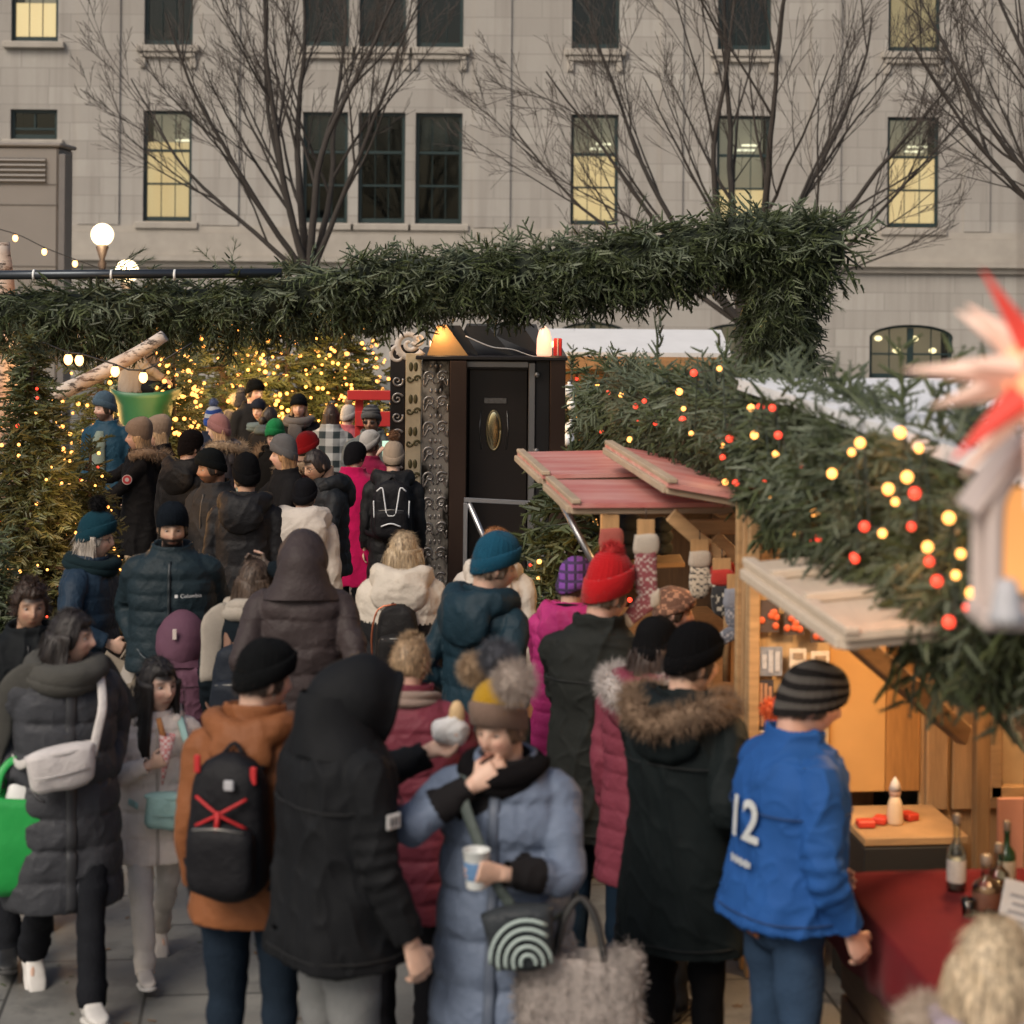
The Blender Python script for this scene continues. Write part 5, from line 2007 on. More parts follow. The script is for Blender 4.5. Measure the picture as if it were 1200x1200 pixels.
def lid(t_, name, o0, o1, a0, a1, z0, z1, top_m, edge_m, battens):
    """awning board: outer edge at o0, z0; inner at o1, z1"""
    q = [S(o0, a0, z0), S(o1, a0, z1), S(o1, a1, z1), S(o0, a1, z0)]
    b = part(name, slab(q, .022), [top_m], t_)
    e = []
    e.append(bar(S(o0 + .02, a0 - .01, z0 + .008), S(o0 + .02, a1 + .01, z0 + .008), .045, .022))
    for a in (a0 + .05, a1 - .05):
        e.append(bar(S(o0 + .0, a, z0 - .040), S(o1, a, z1 - .040), .05, .03))
    e.append(bar(S(o0, a0 + .03, z0 - .034), S(o0, a1 - .03, z0 - .034), .04, .035))
    e.append(bar(S(o1 - .05, a0 + .03, z1 - .045), S(o1 - .05, a1 - .03, z1 - .045), .04, .035))
    for f_ in battens:
        am = a0 + (a1 - a0) * f_
        e.append(bar(S(o0 + .01, am, z0 + .018), S(o0 + (o1 - o0) * .45, am, z0 + (z1 - z0) * .45 + .018), .05, .03))
    part('batten', e, [edge_m], b)
    return b


# --- near stall (drinks)
st1 = thing('market_stall', 'near wooden stall with a red cloth counter, plank end wall and cream flap', 'market stall', S(.9, 7.2, 0), 'wooden market stalls')
redcl = wool((.135, .010, .014), 0)
part('counter', [sbox(.03, .72, 4.9, 7.5, .02, .862), ], [pine_d], st1)
part('plank_front', [sbox(.0, .028, 4.9, 7.5, .08 + q * .2, .26 + q * .2, .006) for q in range(3)], [woodmat('dark_plank', (.10, .06, .035), (1, .12, 1))], st1)
rows = []
for a in np.linspace(4.86, 7.53, 60):
    wv = .012 * math.sin(a * 9) + .008 * math.sin(a * 23)
    prof = [(-.035 + wv, .66 + .03 * math.sin(a * 5)), (-.03 + wv * .8, .75), (-.022, .86), (-.01, .892), (.2, .8965), (.5, .8965), (.74, .894), (.76, .86), (.77, .70), (.76, .70), (.75, .86), (.73, .886), (.5, .888), (.2, .888), (-.002, .884), (-.012, .86), (-.020 + wv * .8, .75), (-.025 + wv, .66 + .03 * math.sin(a * 5))]
    rows.append([S(o, a, z) for o, z in prof])
solo('tablecloth', loft(rows), [redcl], 'red cloth draped over the counter of the near stall', 'tablecloth', smooth=True)
part('back_wall', [sbox(2.2, 2.24, 4.4, 9.0, 0, 2.5)], [pine_l], st1)
amb = mat('amber_lit_board', (.50, .27, .09), .6, .12, 5, .1, 30)  # orange light on the end wall is put into these boards' colour
part('end_wall', [sbox(-.03, .36, 9.06, 9.09, 0, 2.3), sbox(.78, 2.2, 9.06, 9.09, 0, 2.4)], [pine_l], st1)
part('amber_lit_wall', [sbox(.362, .62, 9.05, 9.08, .78, 2.2, .004)], [amb], st1)
part('amber_lit_wall', [sbox(.622, .778, 9.05, 9.08, .78, 2.2, .004)], [woodmat('amber_lit_plank', (.36, .17, .05), (1, 1, .1))], st1)
for o in (.80, .92, 1.06, 1.20, 1.34, 1.5, 1.66):
    part('plank', [sbox(o, o + .10, 9.02, 9.056, .7, 2.4, .006)], [pine_l if int(o * 100) % 3 else pine_d], st1)
part('shelf', [sbox(.37, .82, 8.5, 9.0, .70, .735, .004)], [pine_h], st1)
part('cupboard', [sbox(.37, .80, 8.5, 9.0, .02, .695, .006)], [mat('black_cupboard', (.012, .011, .010), .7)], st1)
for o, a, z1, w in ((.0, 8.98, 2.05, .05), (.80, 8.3, 2.3, .06), (.0, 4.9, 2.3, .06), (.90, 8.0, 2.3, .045)):
    part('post', [sbox(o - w / 2, o + w / 2, a - w / 2, a + w / 2, 0, z1, .005)], [pine_h if w < .06 else woodmat('post_pine', (.30, .17, .075), (1, 1, .1))], st1)
p0, p1 = W(1003, 752, 7.4), W(1130, 862, 7.9)
part('brace', bar(p0, p1, .05, .075), [pine_h], st1)
p0, p1 = W(1125, 775, 7.2), W(1230, 898, 7.6)
part('brace', bar(p0, p1, .05, .07), [woodmat('grey_wood', (.20, .16, .13), (.12, .12, 1))], st1)
part('eave_beam', [bar(S(.12, 4.4, 2.02), S(.12, 9.0, 2.02), .06, .14)], [woodmat('eave_wood', (.20, .10, .05), (1, .12, 1))], st1)
part('roof', [slab([S(.0, 3.9, 2.56), S(2.6, 3.9, 2.60), S(2.6, 9.4, 2.60), S(.0, 9.4, 2.60)], .05)], [white_roof], st1)
cream = woodmat('cream_board', (.58, .48, .37), (1, .12, 1), .6, 20, .15)
lid(st1, 'cream_flap', -.42, .18, 5.95, 7.30, 2.07, 2.12, cream, woodmat('cream_batten', (.60, .50, .39), (.12, 1, 1), .6, 20, .15), (.38, .72))
# framed back window and a panel coloured as a patch of pink light
fx = W(1168, 850, 8.6)
part('window_frame', [bar(W(1166, 770, 8.7), W(1166, 935, 8.7), .05, .05, (0, 1, 0)), bar(W(1160, 927, 8.7), W(1260, 927, 8.7), .05, .05), bar(W(1160, 775, 8.7), W(1260, 775, 8.7), .05, .05)], [pine_h], st1)
part('window_board', [box(W(1212, 852, 8.76), (.30, .01, .5), RL)], [mat('parchment_board', (.42, .30, .17), .7, .3, 6)], st1)
part('pink_light_panel', [box(W(1215, 985, 8.5), (.34, .02, .36), RL, .004)], [mat('pink_light_panel', (.55, .27, .20), .6, .1)], st1)
lamp('stall_light', S(.75, 8.1, 2.15), 50, (1, .62, .30), .08)
lamp('stall_light', S(.7, 6.2, 1.95), 14, (1, .60, .30), .08)
bl_ = thing('pendant_bulb', 'bare bulb hanging under the roof of the near stall', 'lamp', S(.75, 8.1, 2.2))
part('bulb', sphere(S(.75, 8.1, 2.22), .035, 14, 10), [emat('festoon', (1, .52, .18), 2.6)], bl_, True)
part('flex', tube([S(.75, 8.1, 2.25), S(.75, 8.1, 2.5)], .005, 6), [iron], bl_, True)

# cards on the end wall board
cd = random.Random(5)
part('display_board', [sbox(-.02, .355, 9.02, 9.05, .75, 1.78, .004)], [woodmat('board_pine', (.50, .34, .18), (1, 1, .1))], st1)
cards = [(901, 722, 24, 38, 'r'), (931, 728, 24, 32, 'r'), (961, 738, 22, 30, 'r'), (903, 775, 28, 34, 'g'), (935, 772, 20, 24, 'w'), (961, 776, 22, 26, 'w'), (897, 812, 19, 30, 'b'), (922, 812, 13, 24, 'b'), (893, 845, 16, 22, 'b'), (892, 862, 24, 14, 'w')]
for k, (px, py, w_, h_, ty) in enumerate(cards):
    c_ = W(px, py, 8.98)
    w_, h_ = w_ * 8.98 / F, h_ * 8.98 / F
    cm_ = {'r': (.06, .04, .035), 'g': (.20, .21, .24), 'w': (.55, .47, .38), 'b': (.035, .03, .035)}[ty]
    lbs = {'r': 'dark card with orange red flowers pinned in the %s of the board top row' % ('left', 'middle', 'right')[k % 3], 'g': 'grey blue photo print pinned on the left of the board', 'w': ('small cream card in the middle of the pinned board', 'small cream card at the right of the pinned board', '', '')[k - 4] if k < 6 else 'wide cream card at the foot of the pinned board',
           'b': ('dark square card below the grey photo print', 'narrow dark card right of the dark square card', 'lowest dark card above the wide cream one')[k - 6] if 6 <= k <= 8 else ''}[ty]
    t_ = thing('greeting_card', lbs, 'card', c_ - A(0, 0, h_ / 2), 'cards pinned to the stall board')
    part('card_sheet', box(c_, (w_, .006, h_), RL, .001), [mat('card_' + ty, cm_, .6, .5, 40)], t_)
    if ty == 'r':
        fl = [sphere(c_ + RL @ A(cd.uniform(-.4, .4) * w_, -.008, cd.uniform(-.35, .15) * h_), (.016, .005, .016), 10, 6) for _ in range(6)]
        part('flower', fl, [mat('card_flower', (.6, .10, .03), .6, .3, 60)], t_, True)
    elif ty in 'gb':
        part('print', [box(c_ + RL @ A((q - 1) * w_ * .28, -.005, 0), (w_ * .2, .004, h_ * cd.uniform(.4, .8)), RL) for q in range(3)], [mat('card_print_' + ty, (.40, .40, .42) if ty == 'g' else (.35, .18, .1), .6, .5, 70)], t_)
    else:
        part('print', [box(c_ + RL @ A(0, -.005, h_ * .15), (w_ * .6, .004, h_ * .3), RL)], [mat('card_print_w', (.25, .18, .12), .6, .5, 70)], t_)
c_ = W(905, 832, 8.7)
r_ = np.random.RandomState(2)
solo('orange_pompom', furball(c_, .038, 500, .03, .005, 4), [furmat((.62, .13, .05))], 'fluffy orange pompom beside the striped grey beanie', 'pompom', smooth=True)

# bottles and counter things
gl_b = glassmat('bottle_glass', (.80, .86, .82), 1.4)


def bottle(label, o, a, h, r, mat_, liq=None, lab=None):
    c = S(o, a, .897)
    t_ = thing('bottle', label, 'bottle', c, 'bottles on the stall counter')
    prof = [(r * .9, .001), (r, .008), (r, h * .55), (r * .9, h * .62), (r * .36, h * .74), (r * .34, h * .95), (r * .40, h * .955), (r * .40, h)]
    part('glass', lathe(prof, c, 22), [mat_], t_, True)
    if liq:
        part('liquid', lathe([(r * .88, .008), (r * .9, .012), (r * .9, h * .45), (.001, h * .455)], c, 20), [mat('liquor', liq, .15, .1)], t_, True)
    if lab:
        part('label', lathe([(r * 1.01, h * .14), (r * 1.02, h * .15), (r * 1.02, h * .46), (r * 1.01, h * .47)], c, 22), [mat('bottle_label', lab, .6, .3, 50)], t_, True)
    part('stopper', lathe([(r * .42, h), (r * .44, h + .004), (r * .44, h + .03), (r * .3, h + .034)], c, 14), [mat('stopper', (.20, .15, .11), .4)], t_, True)


bottle('tall clear bottle with a pale label at the back of the red counter', .36, 7.28, .24, .034, gl_b, (.30, .28, .25), (.55, .52, .48))
bottle('round dark red spirit bottle on the red counter', .38, 7.02, .17, .048, gl_b, (.10, .012, .01), (.12, .05, .03))
bottle('squat brown bottle right of the dark red one', .46, 7.12, .18, .037, gl_b, (.12, .05, .015))
bottle('green bottle farther along the red counter', .56, 7.32, .20, .032, mat('green_glass', (.02, .06, .025), .12, .1), None, (.45, .4, .3))
bottle('slim amber bottle near the patch of pink light', .62, 7.1, .21, .030, gl_b, (.30, .12, .02))
for o, a in ((.31, 7.0), (.34, 6.86)):
    c = S(o, a, .897)
    solo('shot_glass', lathe([(.018, 0), (.02, .004), (.026, .06), (.024, .06), (.018, .008)], c, 18), [gl_b], 'tiny empty shot glass standing on the red cloth', 'glass', 'shot glasses on the red cloth', True)
c = S(.36, 6.55, .897)
t_ = thing('card_holder', 'tilted grey printed card stand on the red counter', 'card stand', c)
Rc = RL @ rotz(rad(-8)) @ rotx(rad(-18)) @ roty(rad(14))
part('printed_card', [box(c + A(0, 0, .125), (.20, .006, .23), Rc, .002)], [mat('grey_card', (.40, .40, .40), .5, .15, 12)], t_)
part('print', [box(c + A(0, 0, .125) + Rc @ A(-.01, -.005, .07 - .026 * q), (.13 - .02 * (q % 2), .003, .008), Rc) for q in range(6)], [mat('grey_print', (.20, .20, .21), .6)], t_)
part('foot', [box(c + A(0, .02, .01), (.14, .08, .018), RL, .004)], [mat('black_foot', (.03, .03, .03), .5)], t_)
c = S(.56, 8.7, .737)
solo('santa_figure', [lathe([(.035, 0), (.038, .01), (.030, .09), (.018, .12)], c, 16), sphere(c + A(0, 0, .135), .026, 14, 10, 1), lathe([(.028, .145), (.018, .175), (.003, .20)], c, 14, 2)], [mat('cream_figure', (.6, .45, .3), .6), mat('figure_face', (.55, .35, .25), .6), mat('figure_cap', (.6, .55, .5), .6)], 'small pale figurine on the amber lit shelf', 'figurine', smooth=True)
for k, o in enumerate((.42, .50, .64)):
    c = S(o, 8.66 + .05 * k, .737)
    solo('red_parcel', [box(c + A(0, 0, .016), (.075, .06, .03), RL @ rotz(k), .006)], [mat('red_paper', (.5, .04, .02), .5)], 'small red packet lying on the amber lit shelf', 'packet', 'red packets on the amber shelf')

# --- middle stall (mittens and socks)
st2 = thing('market_stall', 'farther wooden stall with red flaps, hung with mittens and patterned socks', 'market stall', S(.9, 11.4, 0), 'wooden market stalls')
part('counter', [sbox(.03, .7, 9.5, 13.4, .02, .86)], [pine_d], st2)
dkp = woodmat('dark_brown_plank', (.075, .045, .026), (1, 1, .1))  # wall planks in a plain darker brown
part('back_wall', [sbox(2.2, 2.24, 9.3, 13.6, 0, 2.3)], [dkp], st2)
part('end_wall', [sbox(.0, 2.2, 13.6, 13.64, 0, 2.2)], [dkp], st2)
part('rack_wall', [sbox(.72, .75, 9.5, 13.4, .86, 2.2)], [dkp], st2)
part('roof', [slab([S(.0, 9.5, 2.30), S(2.4, 9.5, 2.34), S(2.4, 13.7, 2.34), S(.0, 13.7, 2.30)], .05)], [white_roof], st2)
part('post', [sbox(-.03, .02, 9.18, 9.23, 0, 2.05, .005)], [pine_h], st2)
part('post', [sbox(-.03, .02, 13.3, 13.35, 0, 2.2, .005)], [pine_h], st2)
part('gable', [prism(np.array([(.0, 1.88), (.52, 1.72), (.52, 1.98), (.0, 2.0)]), S(.02, 9.2, 0), RT, (0, 0, 1), .03)], [pine_l], st2)
part('brace', bar(W(786, 603, 9.5), W(845, 655, 9.5), .045, .07), [pine_h], st2)
part('brace', bar(W(838, 628, 9.6), W(878, 668, 9.6), .045, .06), [pine_h], st2)
part('cross_beam', bar(W(800, 618, 9.62), W(880, 616, 9.62), .05, .07), [pine_h], st2)
part('eave_beam', [bar(S(.10, 9.3, 1.93), S(.10, 13.6, 1.93), .06, .12)], [pine_h], st2)
t = NT('faded_red_board')
n1 = t.noise(t.coord(scale=(.6, 2, 1)), 3, 5, .6)
c = t.mix(t.ramp(n1, [(.35, 0.), (.7, 1.)]), (.44, .13, .115), (.56, .31, .27))
redm = t.done(c, t.bump(n1, .1, .01), Roughness=.6)
edge = woodmat('weathered_edge', (.44, .34, .24), (.12, .12, 1), .7, 20, .3)
lid(st2, 'red_flap', -.70, -.12, 10.95, 12.2, 1.99, 2.0, redm, edge, ())
lid(st2, 'red_flap', -.72, .05, 9.62, 10.62, 2.0, 2.0, redm, edge, ())
lid(st2, 'red_flap', -.34, .34, 9.22, 11.1, 2.14, 2.02, redm, edge, ())
part('prop_pole', tube([W(648, 570, 10.4), W(702, 672, 10.1)], .018, 12), [steel], st2, True)
lamp('stall_light', S(.35, 9.9, 1.85), 8, (1, .58, .24), .06)
lamp('stall_light', S(.5, 11.5, 1.9), 14, (1, .58, .24), .08)
bk = W(672, 300, 13.6)
bk[2] = 0
spruce('christmas_tree', 'dark fir with amber lights seen under the red flaps', bk, 1.9, .55, 95, 520, 110, .25, .013, FIRY, None, SPR_C, .9, blunt=.7, lname='amber fairy lights on the dark fir under the red flaps')
lamp('fairy_glow', W(668, 660, 12.9), 5, (1, .55, .2), .3)


def flat_shape(pts, c, thick, ex=A(1, 0, 0), roundn=1):
    """soft padded outline standing upright at c"""
    pts = spline(np.c_[np.array(pts + pts[:1], float), np.zeros(len(pts) + 1)], .012)[:-1, :2]
    cen = pts.mean(0)
    rows = []
    for s_, y in ((.0, -1), (.6, -.95), (.88, -.72), (.98, -.35), (1, 0), (.98, .35), (.88, .72), (.6, .95), (.0, 1)):
        q = cen + (pts - cen) * max(s_, .02)
        rows.append(np.asarray(c) + q[:, :1] * ex + q[:, 1:] * A(0, 0, 1) + np.cross(A(0, 0, 1), ex) * y * thick)
    return loft(rows)


def knit(name, base, pat, sx=26, sz=26, mode='zig'):
    key = ('knit', name)
    if key not in MATS:
        t_ = NT(name)
        co_ = t_.coord()
        ck = t_.n('ShaderNodeTexChecker')
        ck.inputs['Scale'].default_value = sx
        t_.l(co_, ck.inputs['Vector'])
        wv = t_.n('ShaderNodeTexWave', bands_direction='Z')
        wv.inputs['Scale'].default_value = sz / 6
        wv.inputs['Distortion'].default_value = 6 if mode == 'zig' else 0
        wv.inputs['Detail Scale'].default_value = 6
        t_.l(co_, wv.inputs['Vector'])
        f_ = t_.math('MULTIPLY', ck.outputs['Fac'], t_.ramp(wv.outputs['Fac'], [(.45, 0.), (.55, 1.)])) if mode == 'zig' else t_.ramp(wv.outputs['Fac'], [(.45, 0.), (.55, 1.)])
        c_ = t_.mix(f_, base, pat)
        MATS[key] = t_.done(c_, t_.bump(t_.noise(co_, 140, 2), .4, .006), Roughness=.9, Sheen_Weight=.2)
    return MATS[key]


def sock(label, px, py0, py1, d, mats3, ang=0):
    """sock hanging from a wooden card; toe down to the left"""
    c = W(px, py0, d)
    H = (py1 - py0) * d / F
    w = .048
    t_ = thing('sock', label, 'sock', c - A(0, 0, H), 'knitted goods hung on the stall')
    ex = unit(A(math.cos(rad(ang)), math.sin(rad(ang)), 0))
    part('leg', flat_shape([(-w, -.07), (w, -.07), (w * 1.02, -.3 * H), (w * 1.1, -.62 * H), (w * 1.2, -.76 * H), (w * .5, -.80 * H), (-w * .4, -.72 * H), (-w * .95, -.6 * H), (-w, -.3 * H)], c, .018, ex), [mats3[0]], t_, True)
    part('cuff', flat_shape([(-w * 1.03, -.055), (w * 1.03, -.055), (w * 1.03, -.14), (-w * 1.03, -.14)], c, .0195, ex), [mats3[1]], t_, True)
    part('heel', flat_shape([(w * .35, -.66 * H), (w * 1.28, -.62 * H), (w * 1.3, -.77 * H), (w * .5, -.80 * H)], c, .020, ex), [mats3[1]], t_, True)
    part('foot', flat_shape([(w * .4, -.70 * H), (w * .9, -.79 * H), (-w * .3, -.90 * H), (-w * 1.5, -.985 * H), (-w * 2.0, -.95 * H), (-w * 2.0, -.87 * H), (-w * .7, -.70 * H)], c, .0185, ex), [mats3[2]], t_, True)
    part('toe', flat_shape([(-w * 1.25, -.88 * H), (-w * 1.0, -.955 * H), (-w * 1.6, -1.0 * H), (-w * 2.15, -.97 * H), (-w * 2.15, -.88 * H), (-w * 1.7, -.84 * H)], c, .0195, ex), [mats3[1]], t_, True)
    part('hang_card', [box(c + A(0, 0, -.03), (.078, .006, .085), None, .002)], [woodmat('hang_card', (.46, .27, .12), (1, 1, .12))], t_)
    part('hook', tube([c + A(0, 0, .012), c + A(0, 0, .06)], .003, 6), [iron], t_, True)


ivory = wool((.46, .40, .33), 0)
sock('long burgundy and white patterned sock hanging beside the red toque', 757, 612, 737, 9.0, [knit('nordic_burgundy', (.21, .05, .06), (.42, .36, .33), 70, 40), ivory, knit('nordic_burgundy_dense', (.17, .04, .05), (.36, .28, .26), 80, 46)])
sock('plain oatmeal ribbed sock hanging above the purple plaid hat', 716, 606, 690, 9.6, [knit('oatmeal_rib', (.36, .29, .19), (.25, .19, .12), 30, 90, 'rib'), wool((.36, .10, .08), 0), knit('oatmeal_rib', (.36, .29, .19), (.25, .19, .12), 30, 90, 'rib')])
sock('blue grey patterned sock hanging beside the wooden post', 862, 676, 760, 9.35, [knit('nordic_blue', (.12, .13, .16), (.36, .35, .36), 70, 40), wool((.26, .27, .31), 0), knit('nordic_blue', (.12, .13, .16), (.36, .35, .36), 70, 40)])


def mitten(label, px, py0, py1, d, main, cuffm_, card=True):
    c = W(px, py0, d)
    H = (py1 - py0) * d / F
    w = .046
    t_ = thing('mitten', label, 'mitten', c - A(0, 0, H), 'knitted goods hung on the stall')
    part('hand', flat_shape([(-w * .9, -.42 * H), (w * .9, -.42 * H), (w * 1.05, -.7 * H), (w * .8, -.93 * H), (0, -1.0 * H), (-w * .8, -.93 * H), (-w * 1.05, -.7 * H)], c, .02, A(1, 0, 0)), [main], t_, True)
    part('thumb', flat_shape([(w * .7, -.5 * H), (w * 1.3, -.6 * H), (w * 1.5, -.75 * H), (w * 1.1, -.8 * H), (w * .7, -.7 * H)], c, .016, A(1, 0, 0)), [main], t_, True)
    part('cuff', flat_shape([(-w, -.18 * H), (w, -.18 * H), (w * .97, -.44 * H), (-w * .97, -.44 * H)], c, .023, A(1, 0, 0)), [cuffm_], t_, True)
    if card:
        part('hang_card', [box(c + A(0, 0, -.10 * H), (.085, .006, .26 * H), None, .002)], [woodmat('hang_card', (.46, .27, .12), (1, 1, .12))], t_)
    part('hook', tube([c + A(0, 0, 0), c + A(0, 0, .05)], .003, 6), [iron], t_, True)


mitten('cream and black striped mitten hanging under the wooden brace', 820, 634, 702, 9.45, knit('mitten_bars', (.50, .42, .32), (.03, .03, .035), 60, 70), wool((.50, .42, .34), 0))
mitten('dark mitten with red cuff hanging beside the blue grey sock', 846, 656, 722, 9.38, knit('mitten_dark', (.02, .02, .022), (.45, .40, .32), 44, 30), wool((.45, .045, .035), 0))
part_m = mat('grey_toque_shadow', (.05, .05, .06), .9)
for k, (px, py, w, h, cc, lb) in enumerate(((735, 628, 36, 56, (.045, .05, .052), 'folded dark grey sweater on the stall shelf left of the long sock'), (776, 628, 26, 44, (.06, .065, .06), 'folded dark green sweater on the stall shelf right of the long sock'))):
    c = W(px, py, 10.6)
    s_ = 10.6 / F
    ch = [sphere(c + A(0, 0, (q - 1) * h * s_ * .3), (w * s_ * .5, .12, h * s_ * .2), 20, 10) for q in range(3)]
    solo('folded_sweater', ch, [wool(cc, 40)], lb, 'sweater', 'folded sweaters on the stall', True)
part('goods_shelf', [bar(W(715, 660, 10.6), W(800, 657, 10.6), .3, .025)], [pine_h], st2)
c = W(853, 676, 9.75)
t_ = thing('red_hat', 'red knitted hat with a small badge on the stall post', 'hat', c - A(0, 0, .03))
part('crown', [(sphere((0, 0, 0), (.095, .09, .085), 28, 18)[0] * A(1, 1, 1) + c, sphere((0, 0, 0), 1, 28, 18)[1], 0)], [wool((.50, .05, .04), 50)], t_, True)
part('badge', [sphere(c + A(-.035, -.078, .01), (.022, .012, .022), 12, 8)], [mat('badge', (.5, .45, .38), .5)], t_, True)
part('stand', tube([c - A(0, 0, .02), c - A(0, -.02, .5)], .02, 10), [pine_h], t_, True)

# --- garland along the eaves, with its lights
eg = thing('eave_garland', 'fir branch garland with red and amber lights along the stall eaves', 'garland', S(.12, 9.0, 1.9))
pth = [S(.12, 13.7, 2.18), S(.10, 12.9, 2.23), S(.10, 12, 2.26), S(.14, 10.6, 2.32), S(.16, 9.3, 2.34), S(.15, 8.2, 2.33), S(.16, 7.2, 2.36), S(.18, 6.3, 2.36), S(.20, 5.7, 2.32)]
sp_ = [W(770, 425, 11.8), W(855, 450, 10.6), W(930, 470, 9.4), W(1012, 490, 8.0), W(1058, 490, 7.2), W(1085, 495, 6.8), W(1120, 515, 6.3), W(1000, 505, 8.4)]
up_sp = (scatter(SPR, sp_, [(.1, 0, 1), (-.2, 0, .8), (.2, .1, .8), (-.4, 0, .7), (.0, 0, 1), (.3, 0, .8), (.3, 0, .7), (-.3, 0, .8)], .9, 3, 3))
low_ = [W(1085, 735, 6.6), W(1100, 745, 6.5), W(1110, 735, 6.4), W(1075, 730, 6.8), W(1125, 715, 6.2), W(1092, 740, 7.0), W(1105, 750, 6.4)]
dn_sp = (scatter(SPR, low_, [(-.3, 0, -1), (.1, 0, -1), (.3, 0, -1), (-.4, 0, -.8), (.2, .1, -1), (-.2, 0, -1), (-.1, 0, -1)], .9, 3, 4))
part('greenery', garland('e', '', pth, .24, .28, 2300, 12, droop=.75, along=.35, pine=.10, core=.66, sc=.72) + garland('e', '', pth[4:], .27, .36, 1300, 13, droop=.9, along=.35, pine=.1, core=.55, sc=.75) + garland('e', '', [S(.0, 7.6, 2.30), S(.02, 6.6, 2.22), S(.05, 5.8, 2.18)], .20, .27, 800, 14, droop=.95, along=.3, pine=.15, core=.5, sc=.75) + up_sp + dn_sp, FIR + [CORE], eg)
r_ = np.random.RandomState(21)
PB, kinds = [], []
spots = [(700, 450, 0), (728, 463, 0), (713, 460, 1), (745, 476, 1), (755, 470, 1), (748, 492, 1), (705, 506, 1), (738, 515, 0), (768, 496, 1), (796, 459, 0), (801, 479, 0), (800, 492, 1), (810, 508, 0), (813, 437, 1), (843, 432, 0), (855, 514, 1), (846, 522, 0), (884, 510, 0), (847, 536, 1), (891, 477, 1), (905, 478, 1), (880, 478, 0), (850, 565, 0), (862, 566, 1), (912, 510, 1), (909, 532, 0), (898, 562, 1), (900, 581, 0), (1008, 519, 0), (998, 530, 0), (1055, 507, 0), (1077, 526, 0), (1063, 559, 0), (1040, 576, 1), (1041, 573, 0), (1049, 588, 0), (1072, 578, 1), (1077, 525, 0), (1112, 607, 0), (1068, 617, 1), (1013, 617, 1), (1034, 625, 0), (1087, 641, 0), (1089, 658, 1), (1002, 655, 1), (933, 625, 0), (948, 630, 1), (960, 630, 1), (1126, 649, 0), (1098, 681, 1), (1120, 674, 0), (1139, 695, 0), (1133, 712, 1), (1112, 729, 1), (1000, 652, 1), (975, 555, 0), (940, 545, 1), (955, 600, 0)]
for x, y, k in spots:
    # on the lane side of the garland
    for _ in range(1):
        u = (x - 600 - ROLL * (300 - y)) / F
        # a where the ray meets the garland's front face (o = -0.12)
        a = (2.006 - .12) / (u + .104)
        PB.append(W(x, y, a - .03 - .30 * float(sm(930, 1010, x)) - .10 * float(sm(820, 930, x))))
        kinds.append(k)
PB, kinds = np.array(PB), np.array(kinds)
w_, r2_ = bulbs(PB[kinds == 0], .017, 10), bulbs(PB[kinds == 1], .016, 10)
el = thing('fairy_lights', 'red and amber bulb string woven through the stall eave garland', 'string lights', S(-.1, 9.0, 1.9))
oo = np.argsort(PB[:, 1])
part('wire', tube(PB[oo] + A(.02, .03, 0), .003, 4), [mat('wire', (.02, .03, .02), .6)], el)
for k in range(len(PB)):
    b1 = sphere(PB[k], .0145 * (1 + .2 * math.sin(k * 3)), 12, 8)
    part('bulb', b1, [WARM if kinds[k] == 0 else REDB], el, True)
for x, y, a in ((740, 480, 12.6), (800, 490, 11.3), (860, 520, 10.2), (905, 540, 9.4), (1010, 580, 7.9), (1060, 560, 7.2), (1090, 660, 6.5)):
    lamp('fairy_glow', W(x, y, a - .55), 3.6, (1, .45, .2), .2)

# --- paper star lantern, white arched lantern
c = W(1226, 436, 3.3)
star = thing('star_lantern', 'glowing white and red pointed paper star at the right edge', 'star lantern', c)
r_ = np.random.RandomState(5)
dirs = []
ga = math.pi * (3 - math.sqrt(5))
NS = 26
for k in range(NS):
    z = 1 - 2 * (k + .5) / NS
    an = k * ga
    dirs.append((math.cos(an) * math.sqrt(1 - z * z), math.sin(an) * math.sqrt(1 - z * z), z))
dirs = np.array(dirs) @ rotx(.45).T @ roty(.3).T
t = NT('paper_white')
starw = t.done((.72, .55, .46), None, Roughness=.8, Emission_Color=(1, .45, .28, 1), Emission_Strength=.16)
t = NT('paper_red')
starr = t.done((.46, .06, .05), None, Roughness=.8, Emission_Color=(1, .06, .03, 1), Emission_Strength=.25)
for m_ in (starw, starr):
    m_.cycles.emission_sampling = 'NONE'
reds = {int(np.argmax(dirs @ unit(A(*q)))) for q in ((-.75, -.35, .5), (-.6, -.4, -.6), (.5, -.5, .5), (.2, .6, .7), (.6, -.3, -.6))}
for k, dd in enumerate(dirs):
    L_ = .225 if k % 3 else .165
    rr = .031
    part('point', tube([c + dd * .035, c + dd * L_], [rr, .002], 4), [starr if k in reds else starw], star)
part('core', sphere(c, .07, 20, 14), [emat('star_core', (1, .30, .12), .8, (.6, .3, .2))], star, True)
part('cord', tube([c + A(0, 0, .06), A(c[0], c[1], 3.9)], .003, 6), [iron], star, True)
c = W(1194, 720, 3.45)
wl = thing('arched_lantern', 'white arched wooden lantern with amber glow hanging at the right edge', 'lantern', c)
ww = mat('white_painted_wood', (.55, .46, .42), .6, .15, 8, .2, 30)
lq = .72
hx = .075 * lq
ar = [(-hx, 0, 0), (-hx, 0, .22 * lq), (-hx * .8, 0, .30 * lq), (0, 0, .37 * lq), (hx * .8, 0, .30 * lq), (hx, 0, .22 * lq), (hx, 0, 0)]
for y in (-.05, .05):
    sp2 = spline(np.array(ar) + c + A(0, y, 0), .02)
    part('arch', tube(sp2, np.tile([[.013, .016]], (len(sp2), 1)), 8, up=(0, 1, 0)), [ww], wl, True)
part('base', box(c, (.15, .14, .032), None, .006), [ww], wl)
